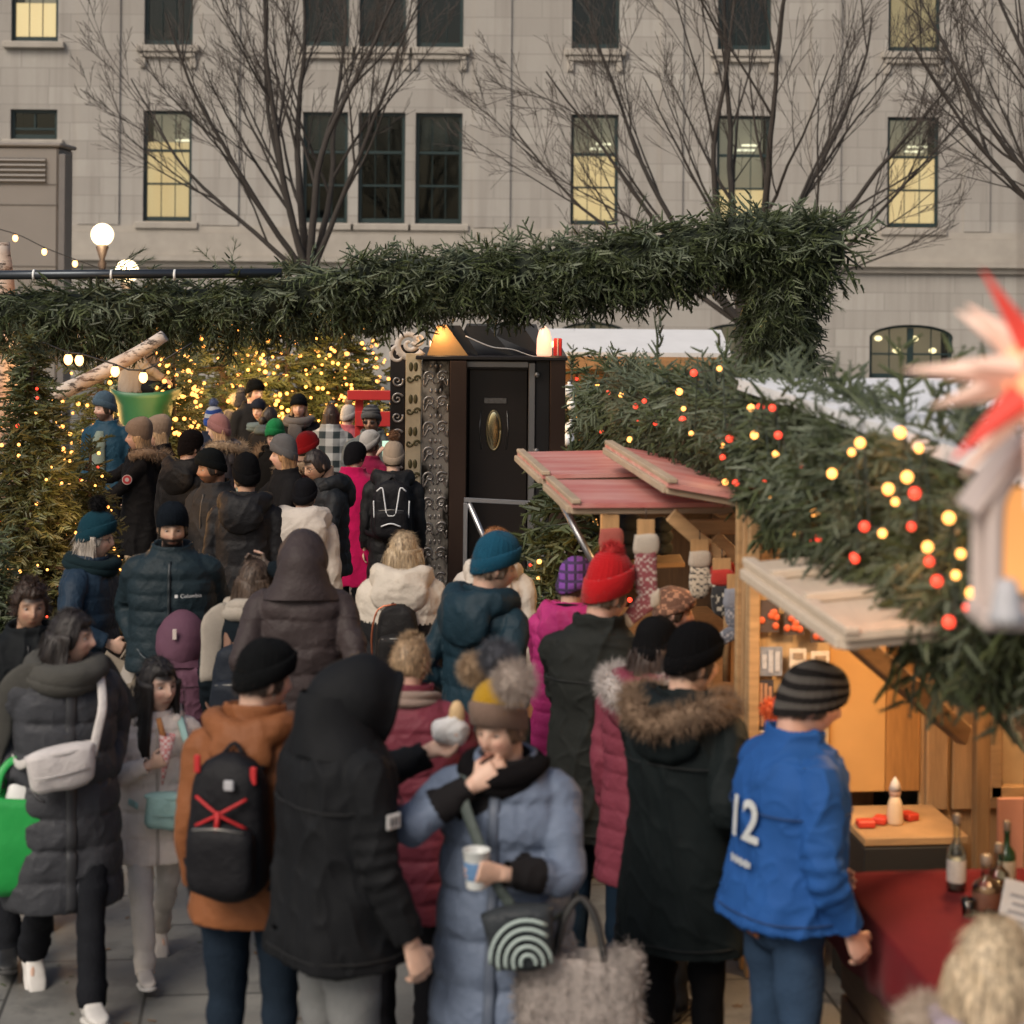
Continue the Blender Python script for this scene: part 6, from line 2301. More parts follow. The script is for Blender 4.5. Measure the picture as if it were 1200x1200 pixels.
part('roof', [slab([c + A(-.085, -.07, .175), c + A(0, -.07, .295), c + A(0, .07, .295), c + A(-.085, .07, .175)], -.01), slab([c + A(0, -.07, .297), c + A(.085, -.07, .175), c + A(.085, .07, .175), c + A(0, .07, .297)], -.01)], [ww], wl)
part('amber_pane', box(c + A(0, .035, .12), (.07, .008, .18), None, .002), [emat('amber_glow', (1, .42, .12), .5, (.5, .25, .1))], wl)
part('hanging_cord', tube([c + A(0, 0, .29), A(c[0], c[1], 3.9)], .002, 6), [iron], wl, True)
c2 = W(1180, 706, 3.35)
solo('grey_ornament', [lathe([(.003, .07), (.015, .066), (.022, .042), (.026, .014), (.033, .0), (.030, .0), (.023, .014), (.014, .055)], c2 - A(0, 0, .03), 20)], [mat('grey_enamel', (.42, .42, .44), .6, .1)], 'pale grey bell hanging in front of the white lantern', 'ornament', smooth=True)  # shape invented for a vague grey-white object

# --- bracket that carries the star and the lantern
pb = S(.35, 4.2, 0)
lp = thing('lantern_post', 'wooden post and arm carrying the paper star and white lantern', 'post', pb)
part('upright', bar(pb, pb + A(0, 0, 3.98), .09, .09, (0, 1, 0)), [woodmat('post_pine', (.30, .17, .075), (1, 1, .1))], lp)
part('arm', bar(pb + A(0, -.04, 3.93), A(W(1226, 436, 3.3)[0] - .2, 3.2, 3.93), .06, .06), [woodmat('post_pine', (.30, .17, .075), (1, 1, .1))], lp)
# ================================================================== the crowd
BLK = (.009, .009, .011)
NAVY = (.010, .016, .032)
TEAL = (.008, .026, .036)
GRP = 'visitors to the Christmas market'


def who(*a, **k):
    k.setdefault('group', GRP)
    return person(*a, **k)


# --- left foreground
p1 = who('woman in a long charcoal padded coat and thick grey scarf, walking and looking right', 90, 712, 1.66, 22, head=(62, 4), walk=1, bx=80, coat=dict(col=(0.042, 0.044, 0.05), hem=.46, puff=(.135, .019), g=1.06, zip=.024),
         arms=('pocket', 'pocket'), hair=('bob', (.014, .010, .009), 104), skin='light', shoes=(.55, .53, .5), glove=(.03, .03, .035),
         scarf=dict(col=(0.085, 0.083, 0.075), r=.068, tails=[[(-.10, -.10, 1.47), (-.20, -.06, 1.44), (-.27, .0, 1.34), (-.31, .02, 1.15), (-.32, .0, .98)], [(.10, -.02, 1.47), (.19, .08, 1.44), (.26, .12, 1.34), (.30, .12, 1.20)]]))


def crossbody(P, label, c, w, d, hgt, col, strapcol, sx, yawl=0, kind='crossbody bag', strap_from=None, flap=True):
    """small padded bag on the front of a wearer; c in the wearer's own frame"""
    m = nylon(col, .5)
    tx = P.fin
    V, f, _ = bag_rows(w, d, hgt, .16, 0, 9, 30, 3.0, 4)
    V = V - A(0, 0, hgt / 2)
    V = V @ (rotz(rad(yawl)) @ roty(rad(-sx * 8))).T + A(*c)
    top = A(*c)
    t_ = thing('crossbody_bag', label, kind, tx((top - A(0, 0, hgt / 2))[None])[0])
    part('pouch', [(tx(V), f, 0)], [m], t_, True)
    if flap:
        q = sphere((0, 0, 0), 1, 28, 14)
        part('flap', [(tx(q[0] * A(w * .5, d * .56, hgt * .16) @ (rotz(rad(yawl)) @ roty(rad(-sx * 8))).T + top + A(0, 0, hgt * .44)), q[1], 0)], [m], t_, True)
        zb = tube([(-w * .4, -d * .56, -.01), (0, -d * .62, -.012), (w * .4, -d * .56, -.01)], .004, 6)
        part('zip', [(tx(zb[0] @ (rotz(rad(yawl)) @ roty(rad(-sx * 8))).T + top), zb[1], 0)], [mat('zip_pale', [x * .7 for x in col], .4)], t_, True)
    sp_ = spline(strap_from, .03)
    part('strap', [(lambda q: (tx(q[0]), q[1], 0))(tube(sp_, np.tile([[.006, .020]], (len(sp_), 1)), 8, up=(0, -1, 0)))], [nylon(strapcol, .5)], t_, True)
    k = len(sp_) // 2
    part('buckle', [(lambda q: (tx(q[0]), q[1], 0))(box(sp_[k], (.052, .022, .05), None, .006))], [mat('white_buckle', (.6, .6, .6), .4)], t_)
    return t_


crossbody(p1, 'white padded crossbody bag on the charcoal coat of the grey scarf woman', (-.06, -.265, 1.105), .30, .10, .17, (.52, .49, .48), (.55, .52, .50), 1, 0,
          strap_from=[(.075, -.27, 1.15), (.10, -.262, 1.26), (.125, -.232, 1.36), (.13, -.10, 1.475), (.10, .10, 1.46), (-.02, .23, 1.3), (-.2, .19, 1.14), (-.22, -.10, 1.10), (-.19, -.24, 1.14)])
p2 = who('man with curly dark brown hair in a black jacket behind the grey scarf woman', 50, 676, 1.68, 12, bx=38, head=(10, 6), walk=-1, coat=dict(col=(0.0086, 0.0101, 0.0115), kind='shell', hem=.84, zip=True), hair=('curly', (.030, .016, .010)), skin='tan',
         arms=(((.30, -.10, .90), (.4, 1, 0), (-1, .1, 0), 1.3), 'down'), shoes=(.015, .015, .015))
sx, S_, E_, W_, pn_, _ = p1.J[0]
c = p1.fin((E_ * .55 + W_ * .45 + A(.01, -.10, .0))[None])[0]
gb_ = thing('shopping_bag', 'bright green reusable shopping bag hanging from the arm of the grey scarf woman', 'shopping bag', c - A(0, 0, .52))
V, f, _ = bag_rows(.30, .15, .40, .05, .02, 12, 36, 4.0, 6)
part('sack', [(place(V, c - A(-.02, 0, .53), 15), f, 0)], [mat('green_bag_plastic', (.012, .30, .055), .5, .18, 7, .3, 20)], gb_, True)
for s in (-1, 1):
    hp = spline([c + A(-.07, .06 * s, -.14), c + A(-.05, .03 * s, -.03), c + A(0, .0, .015), c + A(.05, .03 * s, -.03), c + A(.09, .06 * s, -.14)], .02)
    part('handle', tube(hp, np.tile([[.004, .016]], (len(hp), 1)), 8), [mat('green_bag_plastic', (.012, .30, .055), .5, .18, 7, .3, 20)], gb_, True)
V, f, _ = bag_rows(.16, .09, .10, 0, .02, 6, 24, 2.6, 9)
part('white_wrap', [(place(V, c - A(-.05, 0, .19), 20), f, 0)], [mat('white_paper', (.6, .6, .58), .7, .1)], gb_, True)

p3 = who('small girl with long black hair in a cream padded jacket eating a churro', 183, 784, 1.32, 16, head=(24, 2), walk=-1, hs=1.28, bx=186, coat=dict(col=(.70, .61, .54), hem=.66, puff=(.15, .013), g=1.06, zip=True), hood=dict(state='down', g=.85),
         hair=('long', (.012, .009, .008), 132), skin='light', trousers=(.55, .50, .45), shoes=(.52, .47, .42), arms=(((.05, -.27, 1.26), (1, .2, -.9), (-.6, .6, .3), 1.1), ((.22, -.18, .98), (.8, 1, 0), (-1, .2, 0), .4)), shin=.062)
c = hand_at(p3, 0, .085, .03)
ch_ = thing('churro_cone', 'pink checked paper cone holding a churro', 'snack', c - A(0, 0, .10))
up_ = unit(A(.10, -.03, 1))
rows = [lathe([(.004, -.12), (.036, .10), (.034, .10), (.004, -.10)], (0, 0, 0), 20)]
Rcone = np.stack([unit(np.cross(A(0, 1, 0), up_)), A(0, 1, 0), up_], 1)
t = NT('checked_paper')
ck = t.n('ShaderNodeTexChecker')
ck.inputs['Scale'].default_value = 75
t.l(t.coord(), ck.inputs['Vector'])
part('paper_cone', [(rows[0][0] @ Rcone.T + c, rows[0][1], 0)], [t.done(t.mix(ck.outputs['Fac'], (.62, .50, .48), (.50, .16, .16)), None, Roughness=.8)], ch_, True)
part('churro', tube(np.array([(0, 0, -.02), (-.01, -.005, .10), (-.03, .0, .17)]) + c, [.013, .014, .012], 10), [mat('churro', (.36, .15, .05), .8, .3, 60, .4, 120)], ch_, True)
crossbody(p3, 'mint green shoulder bag on the cream jacket of the girl', (.06, -.25, .98), .30, .11, .19, (.30, .47, .44), (.30, .47, .44), -1, 10, 'shoulder bag', flap=True,
          strap_from=[(.20, -.19, 1.06), (.20, -.22, 1.2), (.15, -.18, 1.40), (.13, .0, 1.49), (.1, .15, 1.42), (-.1, .21, 1.2), (-.24, .1, 1.05), (-.12, -.24, 1.02)])
p4 = who('child seen from behind in a mauve hooded fleece jacket', 206, 733, 1.15, 176, hs=1.3, bx=215, coat=dict(col=(0.105, 0.05, 0.075), kind='shell', hem=.84, g=1.08), hood=dict(state='up', g=1.30), trousers=(.05, .04, .05), hair=('short', (.02, .015, .01)))
c = p4.fin(p4.hd(A([-.0, .175, .04])))[0]
part('reflective_tag', box(c, (.022, .012, .055), None, .002), [mat('pale_tag', (.5, .42, .38), .6)], p4.coat)

p5 = who('bearded man in a navy black puffer jacket and dark beanie facing the camera', 208, 588, 1.79, 4, head=(6, 10), bx=205, coat=dict(col=(0.012, 0.022, 0.028), hem=.86, puff=(.082, .012), g=1.06, zip=True), hat=dict(col=(0.0072, 0.0101, 0.0144), H=.15, cuff=0, low=.01), skin='olive',
         hair=('short', (.02, .014, .01)), beard=((.018, .012, .010), 1.0), arms=('pocket', 'pocket'), trousers=(.012, .020, .040), glove=(.012, .022, .028))
TV, TF = text_chunks('Columbia', .028)


def on_coat(P, TV, x0, z0, lift=.006, back=False, mirror=False):
    """lay flat lettering on the front or back of the coat"""
    out = []
    for x, y, _ in TV:
        X_, Z_ = x0 + (x if not back else -x), z0 + y
        a = np.interp(Z_, CZT[0], CZT[1]) * P.gg
        b = np.interp(Z_, CZT[0], CZT[2]) * P.gg
        yy = (b + lift) * (1 - min(.98, abs(X_) / a) ** 2.4) ** (1 / 2.4)
        out.append((X_, yy if back else -yy, Z_))
    return np.array(out)


p5.gg = 1.06
part('lettering', [(p5.fin(on_coat(p5, TV, .115, 1.275, .016)), [TF], 0), (lambda q: (p5.fin(q[0]), q[1], 0))(box(on_coat(p5, [(0, 0, 0)], .04, 1.275, .016)[0], (.016, .004, .016)))], [mat('white_print', (.6, .6, .6), .6)], p5.coat)

p6 = who('woman with long grey hair, teal bobble hat and navy jacket in profile', 115, 606, 1.66, 78, head=(10, 4), bx=108, coat=dict(col=(0.014, 0.028, 0.048), hem=.80, puff=(.10, .010), kind='nylon'), hat=dict(col=(0.01, 0.045, 0.065), H=.17, cuff=.07, pom=.062, pomcol=(0.0086, 0.0079, 0.0086), rib=60),
         hair=('long', (.30, .26, .22)), glasses=True, scarf=dict(col=(0.012, 0.025, 0.03), r=.045), arms=(((.22, -.22, 1.05), (.8, .6, -.6), (-.8, .2, 0), .9), 'down'), trousers=(.014, .02, .035))
c = hand_at(p6, 0, .05, .02)
tb = thing('tote_bag', 'beige felt tote bag with a white stripe held by the teal hat woman', 'tote bag', c + A(.02, -.03, -.36))
V, f, _ = bag_rows(.34, .12, .26, .04, .0, 9, 36, 5, 3)
cc = c + A(.02, -.03, -.32)
Rt = roty(rad(22))
part('bag_body', [(place(V, cc, -10, Rt), f, 0)], [wool((.22, .185, .145), 0)], tb, True)
part('stripe', [(place(box((0, -.065, .13), (.075, .02, .25))[0], cc, -10, Rt), box((0, 0, 0), (1, 1, 1))[1], 0)], [wool((.42, .38, .34), 0)], tb)
for s in (-1, 1):
    hp = spline([(-.08, .03 * s, .25), (-.05, .02 * s, .38), (0, 0, .42), (.05, .02 * s, .38), (.08, .03 * s, .25)], .02)
    part('handle', tube(place(hp, cc, -10, Rt), .008, 8), [wool((.22, .185, .145), 0)], tb, True)

# --- centre foreground
p7 = who('person in a rust orange jacket with black beanie and black backpack seen from behind', 314, 757, 1.76, 168, head=(-46, 6), bx=303, coat=dict(col=(.20, .075, .030), kind='nylon', hem=.80, puff=(.20, .006), collar=1.3, g=.94, sg=.95), hood=dict(state='down', g=.8), hat=dict(col=(0.0072, 0.0079, 0.0086), H=.15, cuff=.065),
         hair=('short', (.03, .02, .015)), skin='light', glove=(.012, .012, .014), trousers=(.012, .020, .032), arms=('down', 'down'))


def lacing(t_, tx):
    rd = mat('red_cord', (.40, .012, .014), .6)
    yb = .356
    L_ = []
    zz = [1.22, 1.13, 1.04]
    for a, b in (((-.09, 1.30), (.09, 1.20)), ((.09, 1.30), (-.09, 1.20)), ((-.09, 1.19), (.09, 1.09)), ((.09, 1.19), (-.09, 1.09)), ((-.085, 1.075), (.085, 1.075))):
        L_.append(tube(spline([(a[0], yb - .022, a[1]), ((a[0] + b[0]) / 2, yb + .004, (a[1] + b[1]) / 2), (b[0], yb - .022, b[1])], .02), .006, 6))
    L_.append(tube([(0, yb + .006, 1.26), (.006, yb + .01, 1.18)], .009, 6))
    part('lacing', [xf(q, tx) for q in L_], [rd], t_, True)
    for s in (-1, 1):
        part('pull_tab', [xf(box((s * .10, yb - .06, 1.40 - .03 * (s < 0)), (.022, .012, .06), None, .003), tx)], [rd], t_)
    part('emblem', [xf(box((-.03, yb - .012, 1.345), (.035, .012, .035), None, .004), tx)], [mat('grey_emblem', (.38, .38, .40), .5)], t_)


backpack(p7, 'black backpack with red crossed lacing on the rust orange jacket', BLK, .30, .50, .93, .18, seed=3, extra=lacing, yb=.165)
p8 = who('tall man in a black hooded shell jacket and grey trousers holding a wrapped snack', 428, 757, 1.86, 122, head=(-12, 14), bx=402, coat=dict(col=(0.0094, 0.0101, 0.0115), kind='shell', hem=.80, g=1.03, collar=1.0), hood=dict(state='up', g=1.0, peak=.03), skin='light',
         trousers=(.16, .165, .165), hair=('short', (.03, .02, .015)), arms=(((.27, -.12, .86), (.3, 1, 0), (-1, .1, 0), .7), ((.16, -.42, 1.34), (.8, .3, -1), (-.5, .2, .8), .9)))
# emblem patch on the sleeve
sx, S_, E_, W_, pn_, _ = p8.J[0]
mid = S_ * .55 + E_ * .45
outw = unit(A(-1, -.25, 0))
ec = mid + outw * .093
ex_ = unit(np.cross(A(0, 0, 1), outw))
pt = [xf(box(ec, (.055, .006, .045), np.stack([ex_, -outw, A(0, 0, 1)], 1), .003), p8.fin)]
part('sleeve_emblem', pt + [xf(box(ec + outw * .004 + ex_ * q * .016, (.008, .005, .036), np.stack([ex_, -outw, A(0, 0, 1)], 1)), lambda V: p8.fin(V)) for q in ()], [mat('white_emblem', (.55, .55, .54), .6)], p8.coat)
part('emblem_stripe', [xf(box(ec + outw * .004 + ex_ * q * .013, (.004, .004, .026), np.stack([ex_, -outw, A(0, 0, 1)], 1)), p8.fin) for q in (-1, 0, 1)], [mat('emblem_black', (.03, .03, .03), .6)], p8.coat)
c = hand_at(p8, 1, .085, .035)
sn = thing('wrapped_snack', 'bun in white paper held up by the black hooded man', 'snack', c - A(0, 0, .06))
V, f, _ = sphere((0, 0, 0), (.062, .045, .055), 28, 18)
V = V + unit(V) * (fn(V, 60, 3) * .010)[:, None]
part('paper', [(V + c + A(0, 0, .01), f, 0)], [mat('napkin', (.62, .61, .60), .8, .08, 20, .4, 60)], sn, True)
V, f, _ = sphere((0, 0, 0), (.028, .024, .05), 20, 14)
part('bun', [(V + c + A(.02, 0, .065), f, 0)], [mat('bun_bread', (.55, .38, .20), .7, .25, 30)], sn, True)
p9 = who('woman with short streaked blonde hair in a burgundy quilted coat seen from behind', 462, 742, 1.66, 172, head=(-10, 4), bx=482, coat=dict(col=(0.15, 0.03, 0.045), hem=.60, puff=(.085, .013), g=1.05, collar=1.2), hair=('short', (.28, .19, .11)), skin='pink', scarf=dict(col=(0.3, 0.22, 0.18), r=.028),
         arms=('low', 'low'), trousers=(.015, .015, .018))
p10 = who('woman in a long slate blue padded coat and mustard bobble hat, eating with a cup', 604, 806, 1.70, -14, head=(-16, 10), bx=598, coat=dict(col=(0.118, 0.15, 0.215), hem=.30, puff=(.155, .019), g=1.04, cuff=(.016, .015, .016), zip=.02, sg=1.0), skin='light', hair=('short', (.10, .06, .035)),
          hat=dict(col=(0.19, 0.125, 0.095), crown=(.42, .24, .02), H=.185, cuff=.085, rib=26, cuffcol=(0.2, 0.135, 0.105), pom=[((.098, -.035, .205), .088, (.36, .30, .26)), ((.0, .03, .262), .078, (.075, .078, .092)), ((-.10, .02, .212), .066, (.32, .225, .145))]),
          scarf=dict(col=(0.0072, 0.0065, 0.0072), r=.045), arms=(((.065, -.185, 1.455), (1, -.25, -.7), (-.4, .9, .1), .75), ((.06, -.30, 1.20), (.8, .1, -1), (-.7, .3, .2), 1.1)), trousers=(.014, .014, .018))
cup(p10, 1, 'printed plastic cup held by the slate blue coat woman', (.52, .54, .53), .12, .044, band=(.10, .20, .36))
c = p10.fin(A([.0, -.155, 1.475]))[0]
# patterned pouch and the fleece tote on her arm
crossbody(p10, 'black and pale green swirl patterned pouch on the slate blue coat', (.12, -.285, .985), .24, .09, .19, (.03, .035, .04), (.06, .075, .07), 1, 8, 'pouch',
          strap_from=[(.10, -.27, 1.07), (.03, -.285, 1.18), (-.03, -.268, 1.30), (-.10, -.20, 1.43), (-.12, .0, 1.49), (-.05, .2, 1.35), (.18, .18, 1.1), (.25, -.05, 1.03), (.22, -.23, 1.04)])
sw = []
for k in range(6):
    a = np.linspace(-1.9, 1.9, 22)
    rr = .028 + .028 * k
    q = np.stack([.03 + np.sin(a) * rr * .9, np.full(22, 0.), -.065 + np.cos(a) * rr], 1)
    q = q[(np.abs(q[:, 0]) < .105) & (q[:, 2] < .075) & (q[:, 2] > -.085)]
    if len(q) < 4:
        continue
    q[:, 1] = -.052 * (1 - (np.abs(q[:, 0]) / .125) ** 3) ** (1 / 3) - .012 * (1 - (q[:, 2] / .10) ** 2)
    q = q @ (rotz(rad(8)) @ roty(rad(-8))).T + A(.12, -.285, .985)
    sw.append(tube(q, np.tile([[.003, .007]], (len(q), 1)), 6, up=(0, -1, 0)))
po = solo('swirl_trim', [xf(q, p10.fin) for q in sw], [mat('pale_swirl', (.34, .42, .40), .6)], smooth=True)
pz = [o for o in COL.objects if o.name.startswith('crossbody_bag')][-1]
wl_ = LOC[po.name] - LOC[pz.name]
po.parent = pz
po.location = wl_
# fleece tote
c = p10.fin(A([.30, -.16, .93]))[0]
ft = thing('fleece_tote', 'shaggy grey fleece tote bag hanging beside the slate blue coat', 'tote bag', c - A(0, 0, .55))
V, f, _ = bag_rows(.40, .14, .58, .02, .015, 16, 44, 3.4, 8)
V[:, :2] *= (1 + .10 * fn(V * A(1, 1, .15), 22, 4))[:, None]
Vw_ = place(V, c - A(0, 0, .60), -8)
q = np.random.RandomState(3)
fq = f[0]
ctr = (V[fq[:, 0]] + V[fq[:, 2]]) / 2
nn = unit(np.cross(V[fq[:, 1]] - V[fq[:, 0]], V[fq[:, 3]] - V[fq[:, 0]]))
nn = np.where((nn * (ctr - A(0, 0, .3)) * A(1, 1, 0)).sum(1, keepdims=True) < 0, -nn, nn)
pk = q.randint(0, len(fq), 20000)
bs = ctr[pk] + q.normal(size=(20000, 3)) * A(.012, .006, .014)
cl_ = np.stack([fn(bs, 60, 1), fn(bs, 60, 2), fn(bs, 60, 3)], 1)
hs_ = hairs(bs, nn[pk] * .6 + cl_ * .8, .020, .0035, .4, 5, .3)
part('fleece', [(Vw_, f, 0), (place(hs_[0], c - A(0, 0, .60), -8), hs_[1], 0)], [furmat((.30, .265, .245))], ft, True)
for s in (-1, 1):
    hp = spline([c + A(-.08, .04 * s, -.03), c + A(-.05, .02 * s, .10), c + A(0, 0, .16), c + A(.05, .02 * s, .10), c + A(.08, .04 * s, -.03)], .02)
    part('handle', tube(hp, .011, 8), [mat('black_strap', (.02, .02, .02), .7)], ft, True)

p12 = who('broad person in a brown black hooded puffer seen from behind', 355, 617, 1.84, 181, bx=357, coat=dict(col=(0.042, 0.032, 0.032), hem=.74, puff=(.12, .013), g=.93, sg=.92), hood=dict(state='up', g=1.02, peak=.0), arms=('pocket', 'pocket'), hair=('short', (.02, .015, .01)))
p13 = who('person in a dark navy coat with a loose cream scarf and raised hand', 330, 655, 1.64, 168, bx=300, coat=dict(col=(0.0086, 0.013, 0.0173), kind='wool', hem=.62), hair=('bob', (.07, .045, .03)), scarf=dict(col=(0.42, 0.37, 0.31), r=.055, tails=[[(.10, .06, 1.47), (.16, .12, 1.42), (.17, .16, 1.28), (.14, .19, 1.14)]]),
          arms=(((.06, -.06, 1.70), (1, .2, 0), (-.2, .5, .2), .9), 'down'))
backpack(p13, 'dark navy leather backpack with tan edge on the cream scarf person', (.014, .018, .026), .29, .42, .92, .15, strapcol=(0.18, 0.1, 0.07), seed=5)
p14 = who('woman with a blonde bob in a cream and black jacket seen from behind', 478, 622, 1.64, 176, head=(-8, 0), bx=475, coat=dict(col=(0.5, 0.445, 0.375), hem=.80, puff=(.16, .012), split=(1.235, (.013, .013, .014), .62), g=1.12), hood=dict(state='down', g=1.15), hair=('bob', (.36, .27, .17)), skin='light')


def glint(t_, tx):
    part('copper_zip', [xf(tube(spline([(.13, .30, 1.02), (.135, .31, 1.2), (.10, .30, 1.34), (0, .29, 1.37)], .03), .006, 6), tx)], [mat('copper_zip', (.5, .16, .08), .35, metal=.7)], t_, True)


backpack(p14, 'small black quilted backpack with copper zip on the cream jacket', (.016, .015, .015), .26, .40, .96, .14, seed=6, extra=glint)
p15 = who('woman with ginger bob in a pale cream jacket half hidden by the blue beanie man', 574, 617, 1.62, 165, bx=582, coat=dict(col=(0.52, 0.47, 0.41), hem=.72, puff=(.12, .010)), hood=dict(state='down'), hair=('bob', (.26, .115, .045)), skin='light')
p16 = who('man in a bright teal blue beanie and dark teal puffer turned to the right', 603, 634, 1.80, 138, head=(-36, 8), bx=572, coat=dict(col=(0.01, 0.026, 0.038), hem=.70, puff=(.13, .011), g=.94, sg=.92, collar=1.15), hood=dict(state='down', g=1.05), hat=dict(col=(0.012, 0.075, 0.13), H=.175, cuff=.07, rib=50), hair=('short', (.10, .07, .05)), skin='light',
          arms=('pocket', 'pocket'), trousers=(.012, .014, .02))
t = NT('purple_plaid_knit')
co = t.coord()
w1 = t.n('ShaderNodeTexWave', bands_direction='X')
w1.inputs['Scale'].default_value = 7
w2 = t.n('ShaderNodeTexWave', bands_direction='Z')
w2.inputs['Scale'].default_value = 7
t.l(co, w1.inputs['Vector'])
t.l(co, w2.inputs['Vector'])
k1 = t.ramp(w1.outputs['Fac'], [(.72, 0.), (.8, 1.)])
k2 = t.ramp(w2.outputs['Fac'], [(.72, 0.), (.8, 1.)])
plaid_p = t.done(t.mix(k2, t.mix(k1, (.17, .05, .28), (.03, .02, .05)), (.05, .025, .09)), t.bump(t.noise(co, 140, 2), .4, .006), Roughness=.9)
p17 = who('person in a pink puffer and purple plaid knitted hat at the stall', 694, 662, 1.58, 160, bx=672, head=(-30, 4), coat=dict(col=(0.38, 0.03, 0.15), hem=.66, puff=(.07, .010), collar=1.2), hood=dict(state='down'), hat=dict(col=plaid_p, H=.17, cuff=.06), hair=('short', (.05, .03, .02)), scarf=dict(col=(0.0108, 0.0086, 0.0108), r=.045), arms=('pocket', 'table'))
p18 = who('tall man in a long olive black coat and red knitted toque at the stall', 729, 664, 1.80, 160, head=(-36, 8), bx=706, coat=dict(col=(0.0158, 0.0173, 0.0158), kind='shell', hem=.62, g=.98, sg=.95, collar=1.15), hat=dict(col=(0.46, 0.012, 0.016), H=.20, cuff=.10, top=.62, rib=30, pom=[((0, .0, .205), .055, (.45, .04, .04))]), hair=('short', (.1, .07, .05)), skin='pink',
          trousers=(.012, .025, .045), arms=('pocket', 'table'))
p19 = who('person in a burgundy jacket with white fur hood and black hat behind the black parka', 786, 730, 1.64, 148, bx=768, coat=dict(col=(0.17, 0.035, 0.055), hem=.62, puff=(.08, .010)), hood=dict(state='down', fur=(.46, .42, .40)), hat=dict(col=(0.0072, 0.0072, 0.0079), H=.15, cuff=.06), hair=('bob', (.04, .025, .02)), skin='light')
p20 = who('person in a long black parka with brown fur hood and black beanie', 842, 740, 1.76, 146, head=(-30, 6), bx=806, coat=dict(col=(0.0086, 0.0122, 0.013), kind='shell', hem=.60, g=1.0, collar=1.1), hood=dict(state='down', fur=(.20, .135, .09), g=1.0), hat=dict(col=(0.005, 0.005, 0.0058), H=.16, cuff=.06), hair=('short', (.03, .02, .015)), skin='light',
          arms=('pocket', 'table'), trousers=(.008, .008, .009), glove=(.012, .012, .012))
p21 = who('man in a bright blue jacket, jeans and striped grey beanie at the counter', 956, 780, 1.76, 112, head=(-18, 12), lean=3, bx=925, coat=dict(col=(.018, .075, .25), kind='shell', hem=.90, g=1.08, collar=1.15, sg=1.06), hat=dict(col=(0.0158, 0.0144, 0.0144), stripes=((.085, .078, .072), 3), H=.175, cuff=0, low=.03, rib=0, wide=.012), hair=('short', (.06, .045, .035)), skin='pink',
          trousers=(.028, .052, .095), arms=(((.24, -.12, .90), (.5, 1, 0), (-1, .1, 0), .6), ((.20, -.25, 1.0), (.6, .8, 0), (-.8, 0, 0), .6)))
p21.gg = 1.08
TV, TF = text_chunks('12', .19, True)
part('number', [(p21.fin(on_coat(p21, TV, -.02, 1.245, .014, True)), [TF], 0)], [mat('faded_white_print', (.46, .48, .48), .7, .35, 30)], p21.coat)
r_ = np.random.RandomState(4)
bits = [box((x, y, 0), (.010, .016 if k % 2 else .022, .002)) for k, (x, y) in enumerate([(-.045 + .013 * q, 0) for q in range(8)])]
bits = np.concatenate([b_[0][[0, 2, 6, 4]] for b_ in bits])
part('print_line', [(p21.fin(on_coat(p21, [(v[0] * 1.2, v[1] * 1.2, 0) for v in bits], -.02, 1.11, .014, True)), [np.arange(len(bits)).reshape(-1, 4)], 0)], [mat('faded_white_print', (.46, .48, .48), .7, .35, 30)], p21.coat)
part('leather_patch', [(p21.fin(np.array([(x, .148 - .25 * abs(x + .03) ** 1.5, z) for x, z in ((-.085, .865), (-.015, .865), (-.015, .91), (-.085, .91))])), [np.array([[0, 1, 2, 3]])], 0)], [mat('tan_leather_patch', (.25, .09, .035), .7)], p21.trousers)
p22 = who('woman with loose blonde hair and fur hooded lilac coat in the lower right corner', 1156, 1090, 1.58, 160, head=(-12, 8), bx=1166, coat=dict(col=(0.36, 0.3, 0.36), hem=.7, puff=(.11, .01), g=1.02), hood=dict(state='down', fur=(.42, .34, .27), g=.95), hair=('bob', (.46, .36, .24), 130), hs=1.06, skin='light')
p23 = who('woman in a brown patterned headscarf looking right between the hanging mittens', 792, 690, 1.56, 92, head=(-6, 6), bx=784, coat=dict(col=(0.06, 0.045, 0.04), kind='wool', hem=.7), hat=dict(col=knit('headscarf', (.14, .065, .04), (.40, .20, .12), 36, 30), H=.14, cuff=.045, slouch=.4), hair=('short', (.05, .03, .02)), skin='pink', arms=('table', 'table'))

# --- middle of the crowd
p24 = who('person in a cream puffer with a large cream hood and black beanie seen from behind', 352, 563, 1.64, 172, bx=358, coat=dict(col=(0.47, 0.42, 0.37), hem=.74, puff=(.15, .012), g=1.05), hood=dict(state='down', g=1.45), hat=dict(col=BLK, H=.14, cuff=.05), hair=('short', (.03, .02, .015)))
p25 = who('man with glasses and dark hair in a black puffer looking down left', 376, 521, 1.78, -62, head=(8, 22), bx=384, coat=dict(col=(0.0101, 0.0122, 0.0151), hem=.84, puff=(.085, .012), g=.98, sg=.95), hood=dict(state='down'), hair=('short', (.018, .012, .010)), glasses=True, skin='olive', arms=('low', 'low'))
p26 = who('smiling woman in a grey beanie with long light brown hair raising a cup', 337, 517, 1.68, -72, head=(-8, -2), bx=338, coat=dict(col=(0.0144, 0.0144, 0.0158), kind='wool', hem=.72), hat=dict(col=(0.13, 0.13, 0.135), H=.19, cuff=.07, top=.55), hair=('long', (.33, .19, .09)), skin='light', arms=(((.10, -.36, 1.36), (.8, 0, -1), (-.6, .2, .3), 1.0), 'low'))
cup(p26, 0, 'pale green cup raised by the grey beanie woman', (.40, .47, .43), band=(.30, .36, .34))
p27 = who('woman in a bright magenta wool coat and black beanie seen from behind', 409, 518, 1.66, 168, head=(-24, 0), bx=416, coat=dict(col=(0.44, 0.008, 0.085), kind='wool', hem=.56, g=1.05, collar=1.15), hat=dict(col=BLK, H=.155, cuff=.0, low=.03), hair=('short', (.03, .02, .015)), trousers=(.010, .018, .024), skin='light')
